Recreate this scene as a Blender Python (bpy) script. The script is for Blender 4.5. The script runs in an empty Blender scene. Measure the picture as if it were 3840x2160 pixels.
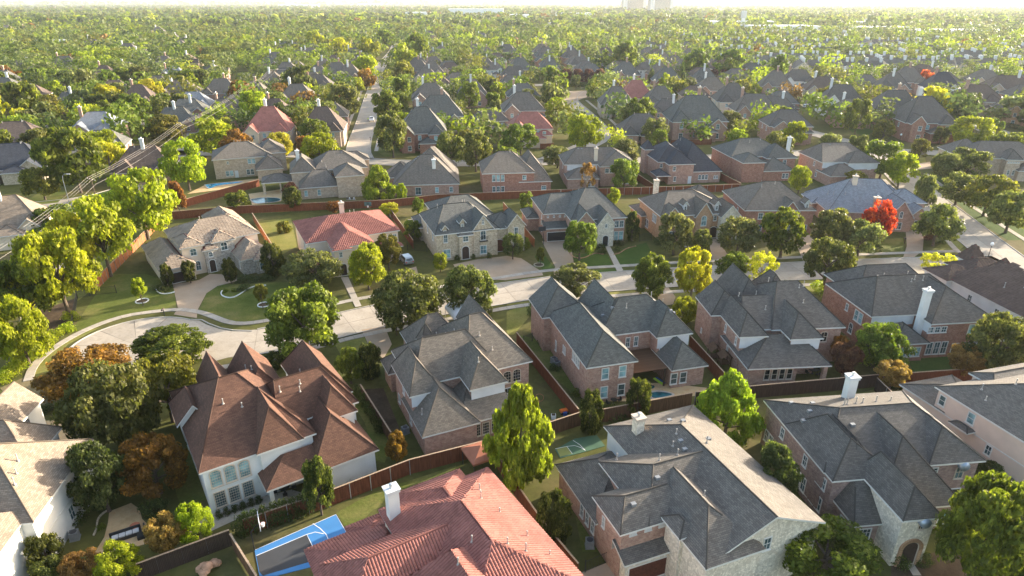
import bpy, math, random
import numpy as np
from mathutils import Vector, Matrix
R = math.radians
random.seed(7); rng = np.random.default_rng(7)
S = bpy.context.scene
# ---------------------------------------------------------------- camera, sky, sun, exposure
F_PX, CAM_H, HZ = 2450.0, 50.0, 5.0            # focal length and horizon row in 3840x2160 pixels
PITCH = math.atan((1080 - HZ) / F_PX)
cam = bpy.data.cameras.new('camera'); camo = bpy.data.objects.new('camera', cam); S.collection.objects.link(camo)
cam.sensor_width = 36; cam.lens = 36 * F_PX / 3840; cam.clip_start = 1; cam.clip_end = 40000
camo.location = (0, 0, CAM_H); camo.rotation_euler = (math.pi / 2 - PITCH, 0, 0)
S.camera = camo
SUN_AZ, SUN_EL = R(33), R(14)                  # azimuth from +X towards +Y
wd = bpy.data.worlds.new('World'); S.world = wd; wd.use_nodes = True
nt = wd.node_tree; nt.nodes.clear()
sky = nt.nodes.new('ShaderNodeTexSky'); sky.sky_type = 'NISHITA'; sky.sun_disc = False
sky.sun_elevation = SUN_EL; sky.sun_rotation = math.pi / 2 - SUN_AZ; sky.dust_density = 2.6; sky.air_density = 1.0; sky.ozone_density = .35
bg = nt.nodes.new('ShaderNodeBackground'); bg.inputs['Strength'].default_value = 0.15
wo = nt.nodes.new('ShaderNodeOutputWorld')
nt.links.new(sky.outputs[0], bg.inputs[0]); nt.links.new(bg.outputs[0], wo.inputs[0])
sl = bpy.data.lights.new('sun', 'SUN'); sl.energy = 4.3; sl.angle = R(0.5); sl.color = (1.0, 0.89, 0.73)
so = bpy.data.objects.new('sun', sl); S.collection.objects.link(so)
sd = Vector((math.cos(SUN_EL) * math.cos(SUN_AZ), math.cos(SUN_EL) * math.sin(SUN_AZ), math.sin(SUN_EL)))
so.rotation_euler = sd.to_track_quat('Z', 'Y').to_euler(); so.location = (0, 0, 120)
S.view_settings.view_transform = 'Standard'; S.view_settings.look = 'None'
S.view_settings.exposure = 1.95; S.view_settings.gamma = 1
S.cycles.max_bounces = 6; S.cycles.diffuse_bounces = 4; S.cycles.glossy_bounces = 2
S.cycles.transmission_bounces = 3; S.cycles.volume_bounces = 1; S.cycles.transparent_max_bounces = 4
S.cycles.use_denoising = True; S.cycles.volume_max_steps = 64

# ---------------------------------------------------------------- photo pixel -> place on a level at height z
CR = {n: (x, y, .4556) for n, (x, y) in dict(a=(0, 1500), b=(900, 1500), c=(1900, 1500), d=(2840, 1500), e=(0, 1000), f=(900, 1000),
      g=(1900, 1000), h=(2840, 1000), i=(0, 500), j=(900, 500), k=(1900, 500), l=(2840, 500), m=(0, 0), n=(900, 0), o=(1900, 0), p=(2840, 0)).items()}
CR['P'] = (0, 0, 3840 / 2576)
def ray(c, x, y):
    o = CR[c]; u = (o[0] + x * o[2] - 1920) / F_PX; v = -(o[1] + y * o[2] - 1080) / F_PX
    return np.array([u, math.cos(PITCH) + v * math.sin(PITCH), -math.sin(PITCH) + v * math.cos(PITCH)])
def W(c, x, y, z=0.0):
    d = ray(c, x, y); t = (CAM_H - z) / -d[2]
    return (d[0] * t, d[1] * t)
def WD(c, x, y, yd):                            # point on the ray at forward distance yd
    d = ray(c, x, y); t = yd / d[1]
    return Vector((d[0] * t, yd, CAM_H + d[2] * t))

# ---------------------------------------------------------------- object helpers
C = S.collection
def mesh(name, V, Fc, mat=None, uvs=None, mats=None, midx=None, smooth=False):
    m = bpy.data.meshes.new(name); m.from_pydata([tuple(v) for v in V], [], Fc)
    if mats:
        for q in mats: m.materials.append(q)
        if midx is not None: m.polygons.foreach_set('material_index', midx)
    elif mat: m.materials.append(mat)
    if uvs is not None:
        l = m.uv_layers.new(name='UVMap'); l.data.foreach_set('uv', [c for f in uvs for p in f for c in p])
    if smooth: m.polygons.foreach_set('use_smooth', [True] * len(m.polygons))
    m.update(); return m
def link(name, me, parent=None, loc=None, rotz=None, scale=None):
    o = bpy.data.objects.new(name, me); C.objects.link(o)
    if parent is not None: o.parent = parent
    if loc is not None: o.location = loc
    if rotz is not None: o.rotation_euler = (0, 0, rotz)
    if scale is not None: o.scale = scale if hasattr(scale, '__len__') else (scale,) * 3
    return o
def tag(o, label, cat, group=None):
    o['label'] = label; o['category'] = cat
    if group: o['group'] = group
    return o
def thing(name, label, cat, loc=(0, 0, 0), rotz=0, group=None):
    o = link(name, None, loc=loc, rotz=rotz); o.empty_display_size = .5
    return tag(o, label, cat, group)
def struct(name, me, kind='structure'):
    o = link(name, me); o['kind'] = kind; return o
class MB:                                       # collects boxes, prisms and tubes into one mesh
    def __init__(s): s.V = []; s.F = []; s.U = []
    def poly(s, pts, uv=None):
        b = len(s.V); s.V += [tuple(p) for p in pts]; s.F.append(tuple(range(b, b + len(pts))))
        s.U.append(uv if uv else [(p[0], p[1]) for p in pts]); return s
    def box(s, x0, y0, z0, x1, y1, z1):
        P = lambda x, y, z: (x, y, z)
        w, d, h = x1 - x0, y1 - y0, z1 - z0
        s.poly([P(x0, y0, z0), P(x1, y0, z0), P(x1, y0, z1), P(x0, y0, z1)], [(x0, z0), (x1, z0), (x1, z1), (x0, z1)])
        s.poly([P(x1, y1, z0), P(x0, y1, z0), P(x0, y1, z1), P(x1, y1, z1)], [(x1, z0), (x0, z0), (x0, z1), (x1, z1)])
        s.poly([P(x0, y1, z0), P(x0, y0, z0), P(x0, y0, z1), P(x0, y1, z1)], [(y1, z0), (y0, z0), (y0, z1), (y1, z1)])
        s.poly([P(x1, y0, z0), P(x1, y1, z0), P(x1, y1, z1), P(x1, y0, z1)], [(y0, z0), (y1, z0), (y1, z1), (y0, z1)])
        s.poly([P(x0, y0, z1), P(x1, y0, z1), P(x1, y1, z1), P(x0, y1, z1)])
        s.poly([P(x0, y1, z0), P(x1, y1, z0), P(x1, y0, z0), P(x0, y0, z0)]); return s
    def tube(s, pts, rad, n=6, cap=True):
        pts = [Vector(p) for p in pts]; b = len(s.V); k = len(pts)
        rad = rad if hasattr(rad, '__len__') else [rad] * k
        for i, p in enumerate(pts):
            t = (pts[min(i + 1, k - 1)] - pts[max(i - 1, 0)]).normalized()
            a = t.cross(Vector((0, 0, 1)) if abs(t.z) < .9 else Vector((1, 0, 0))).normalized(); c = t.cross(a)
            for j in range(n):
                q = 2 * math.pi * j / n; s.V.append(tuple(p + (a * math.cos(q) + c * math.sin(q)) * rad[i]))
        for i in range(k - 1):
            for j in range(n):
                f = (b + i * n + j, b + i * n + (j + 1) % n, b + (i + 1) * n + (j + 1) % n, b + (i + 1) * n + j)
                s.F.append(f[::-1]); s.U.append([(0, 0)] * 4)
        if cap:
            s.F.append(tuple(b + j for j in range(n))); s.U.append([(0, 0)] * n)
            s.F.append(tuple(b + (k - 1) * n + j for j in range(n))[::-1]); s.U.append([(0, 0)] * n)
        return s
    def lathe(s, prof, n=10, cx=0, cy=0):
        b = len(s.V)
        for r, z in prof:
            for j in range(n): q = 2 * math.pi * j / n; s.V.append((cx + r * math.cos(q), cy + r * math.sin(q), z))
        for i in range(len(prof) - 1):
            for j in range(n):
                s.F.append((b + i * n + j, b + i * n + (j + 1) % n, b + (i + 1) * n + (j + 1) % n, b + (i + 1) * n + j)); s.U.append([(0, 0)] * 4)
        s.F.append(tuple(b + j for j in range(n))[::-1]); s.U.append([(0, 0)] * n)
        s.F.append(tuple(b + (len(prof) - 1) * n + j for j in range(n))); s.U.append([(0, 0)] * n); return s
    def me(s, name, mat, smooth=False): return mesh(name, s.V, s.F, mat, s.U, smooth=smooth)
    def obj(s, name, mat, parent=None, smooth=False, **k): return link(name, s.me(name, mat, smooth), parent, **k)

# ---------------------------------------------------------------- materials
def newmat(name, rough=.8, spec=.2):
    m = bpy.data.materials.new(name); m.use_nodes = True; b = m.node_tree.nodes['Principled BSDF']
    b.inputs['Roughness'].default_value = rough; b.inputs['Specular IOR Level'].default_value = spec
    return m, m.node_tree, b
def N(t, kind, **k):
    n = t.nodes.new(kind)
    for a, v in k.items():
        if a in n.inputs: n.inputs[a].default_value = v
        else: setattr(n, a, v)
    return n
def c4(c): return (*c, 1)
def mul(c, f): return tuple(min(1, v * f) for v in c)
def ramp(t, fac, cols):
    r = t.nodes.new('ShaderNodeValToRGB'); t.links.new(fac, r.inputs[0]); e = r.color_ramp.elements
    e[0].position, e[0].color = cols[0][0], c4(cols[0][1]); e[1].position, e[1].color = cols[-1][0], c4(cols[-1][1])
    for p, c in cols[1:-1]: x = e.new(p); x.color = c4(c)
    return r.outputs[0]
def mixc(t, fac, a, b, mode='MIX'):
    m = t.nodes.new('ShaderNodeMix'); m.data_type = 'RGBA'; m.blend_type = mode
    for i, v in ((0, fac), (6, a), (7, b)):
        if isinstance(v, (int, float)): m.inputs[i].default_value = v
        elif isinstance(v, tuple): m.inputs[i].default_value = c4(v)
        else: t.links.new(v, m.inputs[i])
    return m.outputs[2]
def bump(t, b, h, strength=.3, dist=.02):
    n = N(t, 'ShaderNodeBump', Strength=strength, Distance=dist); t.links.new(h, n.inputs['Height']); t.links.new(n.outputs[0], b.inputs['Normal'])
def plain(name, col, rough=.6, spec=.3, var=.12, scale=3.0, metal=0):
    m, t, b = newmat(name, rough, spec); b.inputs['Metallic'].default_value = metal
    g = t.nodes.new('ShaderNodeNewGeometry')
    n = N(t, 'ShaderNodeTexNoise', Scale=scale, Detail=4.0); t.links.new(g.outputs['Position'], n.inputs[0])
    t.links.new(ramp(t, n.outputs[0], [(.3, mul(col, 1 - var)), (.7, mul(col, 1 + var))]), b.inputs[0]); return m
def tilemat(name, col):
    m, t, b = newmat(name, .8, .15); g = t.nodes.new('ShaderNodeNewGeometry')
    w = N(t, 'ShaderNodeTexWhiteNoise'); w.noise_dimensions = '3D'; v = N(t, 'ShaderNodeVectorMath', operation='SNAP'); v.inputs[1].default_value = (.37, .37, .37); t.links.new(g.outputs['Position'], v.inputs[0]); t.links.new(v.outputs[0], w.inputs[0])
    n = N(t, 'ShaderNodeTexNoise', Scale=.5, Detail=6.0); t.links.new(g.outputs['Position'], n.inputs[0])
    c = ramp(t, w.outputs[0], [(0, mul(col, .86)), (1, mul(col, 1.12))])
    c = mixc(t, .8, c, ramp(t, n.outputs[0], [(.3, (.76, .74, .74)), (.65, (1.1, 1.1, 1.1))]), 'MULTIPLY'); t.links.new(c, b.inputs[0]); return m
def uvnode(t): return t.nodes.new('ShaderNodeUVMap').outputs[0]
def shingle(name, col, spread=.2, w=.42, h=.17):
    m, t, b = newmat(name, .85, .25); uv = uvnode(t)
    br = N(t, 'ShaderNodeTexBrick', Scale=1.0, offset=.5, **{'Mortar Size': .012, 'Brick Width': w, 'Row Height': h, 'Bias': -.1})
    br.inputs['Color1'].default_value = c4(mul(col, 1 - spread)); br.inputs['Color2'].default_value = c4(mul(col, 1 + spread)); br.inputs['Mortar'].default_value = c4(mul(col, .45))
    t.links.new(uv, br.inputs[0])
    n1 = N(t, 'ShaderNodeTexNoise', Scale=.35, Detail=5.0); n2 = N(t, 'ShaderNodeTexNoise', Scale=9.0, Detail=3.0)
    t.links.new(uv, n1.inputs[0]); t.links.new(uv, n2.inputs[0])
    c = mixc(t, .55, br.outputs[0], ramp(t, n1.outputs[0], [(.3, (.86, .86, .86)), (.7, (1.14, 1.13, 1.12))]), 'MULTIPLY')
    c = mixc(t, .5, c, ramp(t, n2.outputs[0], [(.3, (.8, .8, .8)), (.7, (1.2, 1.2, 1.2))]), 'MULTIPLY')
    mp = N(t, 'ShaderNodeMapping'); mp.inputs['Scale'].default_value = (1.6, .16, 1); t.links.new(uv, mp.inputs[0]); n5 = N(t, 'ShaderNodeTexNoise', Scale=1.0, Detail=5.0); t.links.new(mp.outputs[0], n5.inputs[0])
    c = mixc(t, .8, c, ramp(t, n5.outputs[0], [(.3, (.84, .84, .84)), (.6, (1.05, 1.05, 1.05))]), 'MULTIPLY')
    t.links.new(c, b.inputs[0]); bump(t, b, br.outputs['Fac'], .5, -.03); return m
def brick(name, col, col2, mort, scale=1.0):
    m, t, b = newmat(name, .9, .15); uv = uvnode(t)
    br = N(t, 'ShaderNodeTexBrick', Scale=1.0, offset=.5, **{'Mortar Size': .008, 'Brick Width': .26 * scale, 'Row Height': .085 * scale})
    br.inputs['Color1'].default_value = c4(col); br.inputs['Color2'].default_value = c4(col2); br.inputs['Mortar'].default_value = c4(mort)
    t.links.new(uv, br.inputs[0])
    n = N(t, 'ShaderNodeTexNoise', Scale=1.3, Detail=6.0); t.links.new(uv, n.inputs[0])
    n3 = N(t, 'ShaderNodeTexVoronoi', Scale=3.2); t.links.new(uv, n3.inputs[0])
    c = mixc(t, .6, br.outputs[0], ramp(t, n.outputs[0], [(.3, (.75, .72, .72)), (.7, (1.25, 1.25, 1.25))]), 'MULTIPLY')
    sp = t.nodes.new('ShaderNodeSeparateColor'); t.links.new(n3.outputs['Color'], sp.inputs[0]); c = mixc(t, .5, c, ramp(t, sp.outputs[0], [(0, (.8, .78, .76)), (1, (1.2, 1.18, 1.15))]), 'MULTIPLY')
    t.links.new(c, b.inputs[0]); bump(t, b, br.outputs['Fac'], .4, -.01); return m
def stone(name, col, dark, sc=2.2):
    m, t, b = newmat(name, .9, .15); uv = uvnode(t)
    v = N(t, 'ShaderNodeTexVoronoi', Scale=sc, feature='F1'); t.links.new(uv, v.inputs[0])
    e = N(t, 'ShaderNodeTexVoronoi', Scale=sc, feature='DISTANCE_TO_EDGE'); t.links.new(uv, e.inputs[0])
    sep = t.nodes.new('ShaderNodeSeparateColor'); t.links.new(v.outputs['Color'], sep.inputs[0])
    c = ramp(t, sep.outputs[0], [(0, dark), (.45, col), (1, mul(col, 1.25))])
    c = mixc(t, ramp(t, e.outputs[0], [(.0, (1, 1, 1)), (.06, (0, 0, 0))]), c, mul(col, .7))
    t.links.new(c, b.inputs[0]); bump(t, b, e.outputs[0], .6, .03); return m
def stucco(name, col):
    m, t, b = newmat(name, .9, .12); uv = uvnode(t)
    n = N(t, 'ShaderNodeTexNoise', Scale=.6, Detail=6.0); t.links.new(uv, n.inputs[0])
    t.links.new(ramp(t, n.outputs[0], [(.3, mul(col, .9)), (.7, mul(col, 1.04))]), b.inputs[0])
    n2 = N(t, 'ShaderNodeTexNoise', Scale=30.0); t.links.new(uv, n2.inputs[0]); bump(t, b, n2.outputs[0], .15, .01); return m
def ground(name, cols, s1=.12, s2=1.8, rough=1.0, stains=False):
    fine = rough < 1
    m, t, b = newmat(name, rough, .05); g = t.nodes.new('ShaderNodeNewGeometry')
    n = N(t, 'ShaderNodeTexNoise', Scale=s1, Detail=8.0, Roughness=.65); t.links.new(g.outputs['Position'], n.inputs[0])
    n2 = N(t, 'ShaderNodeTexNoise', Scale=s2, Detail=6.0, Roughness=.7); t.links.new(g.outputs['Position'], n2.inputs[0])
    c = ramp(t, n.outputs[0], cols)
    c = mixc(t, .8, c, ramp(t, n2.outputs[0], [(.25, (.88, .88, .88)), (.75, (1.1, 1.1, 1.1))] if fine else [(.25, (.62, .62, .62)), (.75, (1.35, 1.35, 1.35))]), 'MULTIPLY')
    if stains:
        n4 = N(t, 'ShaderNodeTexNoise', Scale=.9, Detail=3.0, Distortion=1.5); t.links.new(g.outputs['Position'], n4.inputs[0]); c = mixc(t, .4, c, ramp(t, n4.outputs[0], [(.33, (.72, .7, .68)), (.5, (1, 1, 1))]), 'MULTIPLY')
        oi = t.nodes.new('ShaderNodeObjectInfo'); c = mixc(t, 1.0, c, ramp(t, oi.outputs['Random'], [(0, (.88, .88, .88)), (1, (1.08, 1.07, 1.05))]), 'MULTIPLY')
    t.links.new(c, b.inputs[0]); bump(t, b, n2.outputs[0], *((.1, .01) if fine else (.4, .12))); return m
def glass(name, col=(.06, .10, .11), rough=.06):
    m, t, b = newmat(name, rough, .9); g = t.nodes.new('ShaderNodeNewGeometry')
    n = N(t, 'ShaderNodeTexNoise', Scale=.7, Detail=2.0); t.links.new(g.outputs['Position'], n.inputs[0])
    t.links.new(ramp(t, n.outputs[0], [(.35, mul(col, .5)), (.65, mul(col, 1.6))]), b.inputs[0]); return m
def leafmat(name, col, col2, trans=.5):
    m, t, b = newmat(name, .55, .25)
    at = N(t, 'ShaderNodeAttribute', attribute_name='tint'); oi = t.nodes.new('ShaderNodeObjectInfo')
    c = ramp(t, at.outputs['Fac'], [(0, mul(col, .55)), (.5, col), (1, col2)])
    hs = N(t, 'ShaderNodeHueSaturation'); t.links.new(c, hs.inputs['Color'])
    mr = N(t, 'ShaderNodeMapRange'); mr.inputs[3].default_value = .485; mr.inputs[4].default_value = .515; t.links.new(oi.outputs['Random'], mr.inputs[0]); t.links.new(mr.outputs[0], hs.inputs['Hue'])
    mv = N(t, 'ShaderNodeMapRange'); mv.inputs[3].default_value = .85; mv.inputs[4].default_value = 1.2; t.links.new(oi.outputs['Random'], mv.inputs[0]); t.links.new(mv.outputs[0], hs.inputs['Value'])
    t.links.new(hs.outputs[0], b.inputs[0])
    tr = t.nodes.new('ShaderNodeBsdfTranslucent'); t.links.new(mixc(t, 1.0, hs.outputs[0], (1.3, 1.38, .7), 'MULTIPLY'), tr.inputs[0])
    mx = N(t, 'ShaderNodeMixShader'); mx.inputs[0].default_value = trans
    t.links.new(b.outputs[0], mx.inputs[1]); t.links.new(tr.outputs[0], mx.inputs[2]); t.links.new(mx.outputs[0], t.nodes['Material Output'].inputs[0]); return m
def fencemat(name, col):
    m, t, b = newmat(name, .85, .15); g = N(t, 'ShaderNodeTexCoord')
    mp = N(t, 'ShaderNodeMapping'); mp.inputs['Scale'].default_value = (7, 7, .6); t.links.new(g.outputs['Object'], mp.inputs[0])
    n = N(t, 'ShaderNodeTexNoise', Scale=1.0, Detail=5.0); t.links.new(mp.outputs[0], n.inputs[0])
    t.links.new(ramp(t, n.outputs[0], [(.25, mul(col, .6)), (.75, mul(col, 1.35))]), b.inputs[0]); return m
M = dict(
    grey=shingle('shingle_grey', (.148, .131, .113)), dark=shingle('shingle_charcoal', (.118, .107, .096)), blue=shingle('shingle_blue_grey', (.118, .118, .108)),
    brown=shingle('shingle_brown', (.122, .062, .042)), tanroof=shingle('shingle_tan', (.24, .19, .145)), warm=shingle('shingle_warm_grey', (.158, .136, .113)),
    slate=shingle('slate_blue', (.21, .225, .25), .15, .45, .28), brownish=shingle('shingle_dark_brown', (.12, .09, .075)),
    navy=shingle('shingle_navy', (.05, .055, .068)),
    redtile=tilemat('tile_red', (.285, .118, .096)), tantile=tilemat('tile_tan', (.27, .215, .165)), browntile=tilemat('tile_brown', (.11, .075, .06)),
    redunder=plain('tile_underlay', (.17, .06, .05), .8, .2),
    rbrick=brick('brick_rose', (.30, .155, .115), (.42, .27, .21), (.42, .36, .31)), dbrick=brick('brick_red', (.26, .105, .07), (.36, .18, .125), (.36, .29, .25)),
    tbrick=brick('brick_tan', (.38, .28, .20), (.50, .40, .30), (.48, .43, .37)), mbrick=brick('brick_mauve', (.21, .13, .115), (.32, .22, .19), (.36, .31, .28)),
    obrick=brick('brick_orange', (.36, .19, .10), (.46, .29, .17), (.45, .37, .28)),
    stone=stone('stone_grey', (.40, .36, .31), (.24, .22, .20), 4.5), lstone=stone('stone_cream', (.62, .56, .46), (.50, .44, .35), 4.0), cstone=stone('stone_tan', (.50, .42, .31), (.36, .29, .21), 4.5),
    white=stucco('stucco_white', (.66, .66, .64)), cream=stucco('stucco_cream', (.66, .55, .43)), pink=stucco('stucco_pink', (.66, .52, .43)), siding=stucco('siding_white', (.62, .63, .64)),
    trim=plain('trim_white', (.62, .61, .58), .6, .3, .06), trimd=plain('trim_dark', (.10, .085, .075), .6, .3), trimt=plain('trim_tan', (.50, .42, .34), .6, .3, .06),
    glass=glass('window_glass'), glasst=glass('window_glass_blinds', (.20, .34, .36), .15), glassd=glass('window_glass_dark', (.02, .024, .026)),
    wood=plain('wood_door', (.09, .03, .018), .6, .3, .3, 5), woodd=plain('wood_dark', (.045, .03, .024), .6, .3, .3, 5), metal=plain('metal_grey', (.35, .36, .37), .45, .5, .1, 3, .6), iron=plain('iron_black', (.02, .02, .02), .5, .4),
    galv=plain('metal_galvanised', (.55, .56, .57), .4, .5, .1, 3, .7), pipe=plain('pipe_pale', (.36, .33, .30), .5, .3),
    conc=ground('concrete_road', [(.3, (.34, .295, .24)), (.5, (.39, .34, .28)), (.7, (.43, .375, .31))], .25, 3.0, .9, True), joint=plain('joint_dark', (.17, .14, .115), .9, .1), walk=ground('concrete_walk', [(.3, (.36, .32, .27)), (.7, (.44, .39, .335))], .4, 4.0, .9, True),
    kerb=ground('concrete_kerb', [(.3, (.38, .35, .31)), (.7, (.48, .44, .39))], .4, 4.0, .9), drive=ground('paving_tan', [(.3, (.33, .245, .17)), (.7, (.41, .315, .23))], .3, 5.0, .9), patio=ground('patio_stone', [(.3, (.44, .30, .15)), (.5, (.52, .38, .22)), (.7, (.46, .26, .12))], .5, 2.0, .9),
    lawn=ground('lawn_green', [(.3, (.07, .092, .018)), (.5, (.11, .125, .03)), (.7, (.19, .165, .06))], .16, 3.0), lawnv=ground('lawn_vivid', [(.3, (.04, .075, .016)), (.7, (.07, .105, .024))], .3, 3.0),
    lawny=ground('lawn_yellowing', [(.3, (.12, .14, .03)), (.7, (.24, .21, .07))], .2, 3.0), dry=ground('lawn_dormant', [(.3, (.14, .115, .06)), (.7, (.23, .18, .10))], .2, 3.0),
    soil=ground('soil', [(.3, (.055, .038, .025)), (.7, (.12, .085, .055))], .4, 4.0), base=ground('ground_mixed', [(.25, (.055, .062, .018)), (.5, (.095, .095, .03)), (.66, (.13, .105, .05)), (.8, (.19, .15, .085))], .05, .9),
    water=glass('pool_water', (.02, .10, .12), .05), waterb=glass('pool_water_blue', (.05, .30, .55), .05),
    fence=fencemat('fence_red_brown', (.17, .06, .032)), fenceb=fencemat('fence_brown', (.13, .075, .045)), fenceo=fencemat('fence_orange', (.34, .135, .06)), fenced=fencemat('fence_dark', (.045, .03, .025)), cap=fencemat('fence_cap', (.38, .27, .185)),
    bark=plain('bark', (.11, .085, .065), .95, .1, .35, 6), barkl=plain('bark_pale', (.28, .24, .20), .95, .1, .35, 6),
    courtb=plain('court_blue', (.06, .21, .46), .6, .3, .08, .6), courtg=plain('court_green', (.06, .12, .075), .7, .2, .1, .6), courty=plain('court_olive', (.20, .22, .07), .7, .2, .1, .6), courtd=plain('court_charcoal', (.06, .062, .066), .7, .2, .1, .6), line=plain('line_white', (.75, .75, .75), .6, .2, .03),
    canvas=plain('canvas_rust', (.36, .14, .085), .9, .1, .12, 1), ac=plain('ac_grey', (.20, .21, .22), .5, .4), acd=plain('ac_fan', (.05, .05, .055), .5, .4), teal=plain('patina_copper', (.30, .36, .44), .4, .5, .1, 2, .5),
    rock=plain('rockwork', (.38, .22, .14), .9, .1, .35, 1.5), black=plain('plastic_black', (.025, .025, .027), .5, .4), shade=plain('shade_blue', (.03, .20, .55), .7, .2), canopyw=plain('canopy_white', (.80, .80, .80), .6, .3, .04),
    paintw=plain('paint_white', (.72, .73, .74), .25, .5, .03), paints=plain('paint_silver', (.42, .44, .46), .25, .6, .04, 3, .5), paintd=plain('paint_dark', (.03, .045, .07), .25, .6, .04), tyre=plain('tyre', (.02, .02, .02), .8, .2), lamp=plain('lens', (.7, .7, .68), .2, .6), lampr=plain('lens_red', (.35, .02, .02), .2, .6),
    orange=plain('fabric_orange', (.70, .16, .03), .8, .1), blues=plain('fabric_blue', (.04, .10, .35), .8, .1), hiviz=plain('fabric_lime', (.45, .75, .08), .8, .1), skin=plain('skin', (.45, .27, .19), .6, .3), jeans=plain('denim', (.05, .07, .13), .9, .1), cushion=plain('cushion', (.5, .5, .5), .9, .1),
)
L_ = dict(oak=((.105, .12, .032), (.29, .29, .085)), elm=((.11, .145, .018), (.30, .33, .045)), lime=((.24, .28, .014), (.48, .48, .03)), ylw=((.40, .38, .02), (.62, .58, .06)), olive=((.14, .14, .022), (.33, .28, .045)),
          org=((.19, .095, .022), (.42, .20, .04)), red=((.50, .05, .02), (.72, .16, .03)), mag=((.06, .075, .014), (.26, .26, .06)), cyp=((.20, .25, .02), (.38, .42, .045)), pale=((.14, .155, .05), (.34, .34, .13)), tan=((.29, .18, .05), (.50, .33, .10)), plum=((.09, .035, .03), (.19, .08, .05)), dim=((.07, .095, .028), (.19, .215, .07)))
LEAF = {k: leafmat('leaf_' + k, *v) for k, v in L_.items()}
# ---------------------------------------------------------------- house builder
OV = .38
def B(x0, y0, x1, y1, ze, p=None, ax=None, ends='hh', zr=None, ridge=None, z0=0.0, w='wall', shed=None):
    """roof block: eave rectangle, eave height, ridge (explicit or from pitch p), ends h(ip)/g(able) along the ridge axis"""
    W_, D_ = x1 - x0, y1 - y0
    ax = ax or ('x' if W_ >= D_ else 'y')
    if ridge:
        (a, b, c, d) = ridge
        if (abs(c - a) > abs(d - b) and c < a) or (abs(d - b) >= abs(c - a) and d < b): a, b, c, d = c, d, a, b
    else:
        hw = (D_ if ax == 'x' else W_) / 2
        if zr is None: zr = ze + hw * (p or 1.0)
        L = W_ if ax == 'x' else D_
        i0 = 0 if ends[0] == 'g' else min(hw, L / 2 - .05 if ends == 'hh' else L - .1); i1 = 0 if ends[1] == 'g' else min(hw, L / 2 - .05 if ends == 'hh' else L - .1)
        if ax == 'x': a, b, c, d = x0 + i0, (y0 + y1) / 2, x1 - i1, (y0 + y1) / 2
        else: a, b, c, d = (x0 + x1) / 2, y0 + i0, (x0 + x1) / 2, y1 - i1
    if ridge: ax = 'x' if abs(c - a) > abs(d - b) else ('y' if abs(d - b) > abs(c - a) else ax)
    return dict(r=(x0, y0, x1, y1), ze=ze, zr=zr, p0=(a, b), p1=(c, d), ax=ax, e=ends, z0=z0, w=w)
def bfaces(b):
    x0, y0, x1, y1 = b['r']; ze, zr = b['ze'], b['zr']
    a, bb, c, d = (x0, y0, ze), (x1, y0, ze), (x1, y1, ze), (x0, y1, ze); p0 = (*b['p0'], zr); p1 = (*b['p1'], zr)
    if b['ax'] == 'y':
        q = [[d, a, p0, p1], [bb, c, p1, p0]]
        e0, e1 = (a, bb, p0), (c, d, p1)
    else:
        q = [[a, bb, p1, p0], [c, d, p0, p1]]
        e0, e1 = (d, a, p0), (bb, c, p1)
    if b['e'][0] == 'h': q.append(list(e0))
    if b['e'][1] == 'h': q.append(list(e1))
    return q, (e0, e1)
def roofz(blocks, x, y, skip=-1):
    best = -1
    for i, b in enumerate(blocks):
        if i == skip: continue
        x0, y0, x1, y1 = b['r']
        if not (x0 <= x <= x1 and y0 <= y <= y1): continue
        z = 99
        for f in bfaces(b)[0]:
            p, q, r = Vector(f[0]), Vector(f[1]), Vector(f[2]); n = (q - p).cross(r - p)
            if abs(n.z) > 1e-6: z = min(z, p.z - (n.x * (x - p.x) + n.y * (y - p.y)) / n.z)
        best = max(best, min(z, b['zr']))
    return best
def faceuv(pts):
    P = [Vector(p) for p in pts]; n = (P[1] - P[0]).cross(P[2] - P[0]).normalized()
    h = Vector((0, 0, 1)).cross(n); h = h.normalized() if h.length > 1e-4 else Vector((1, 0, 0)); v = n.cross(h)
    return [(p.dot(h), p.dot(v)) for p in P], h, v, n
WCACHE = {}
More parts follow.
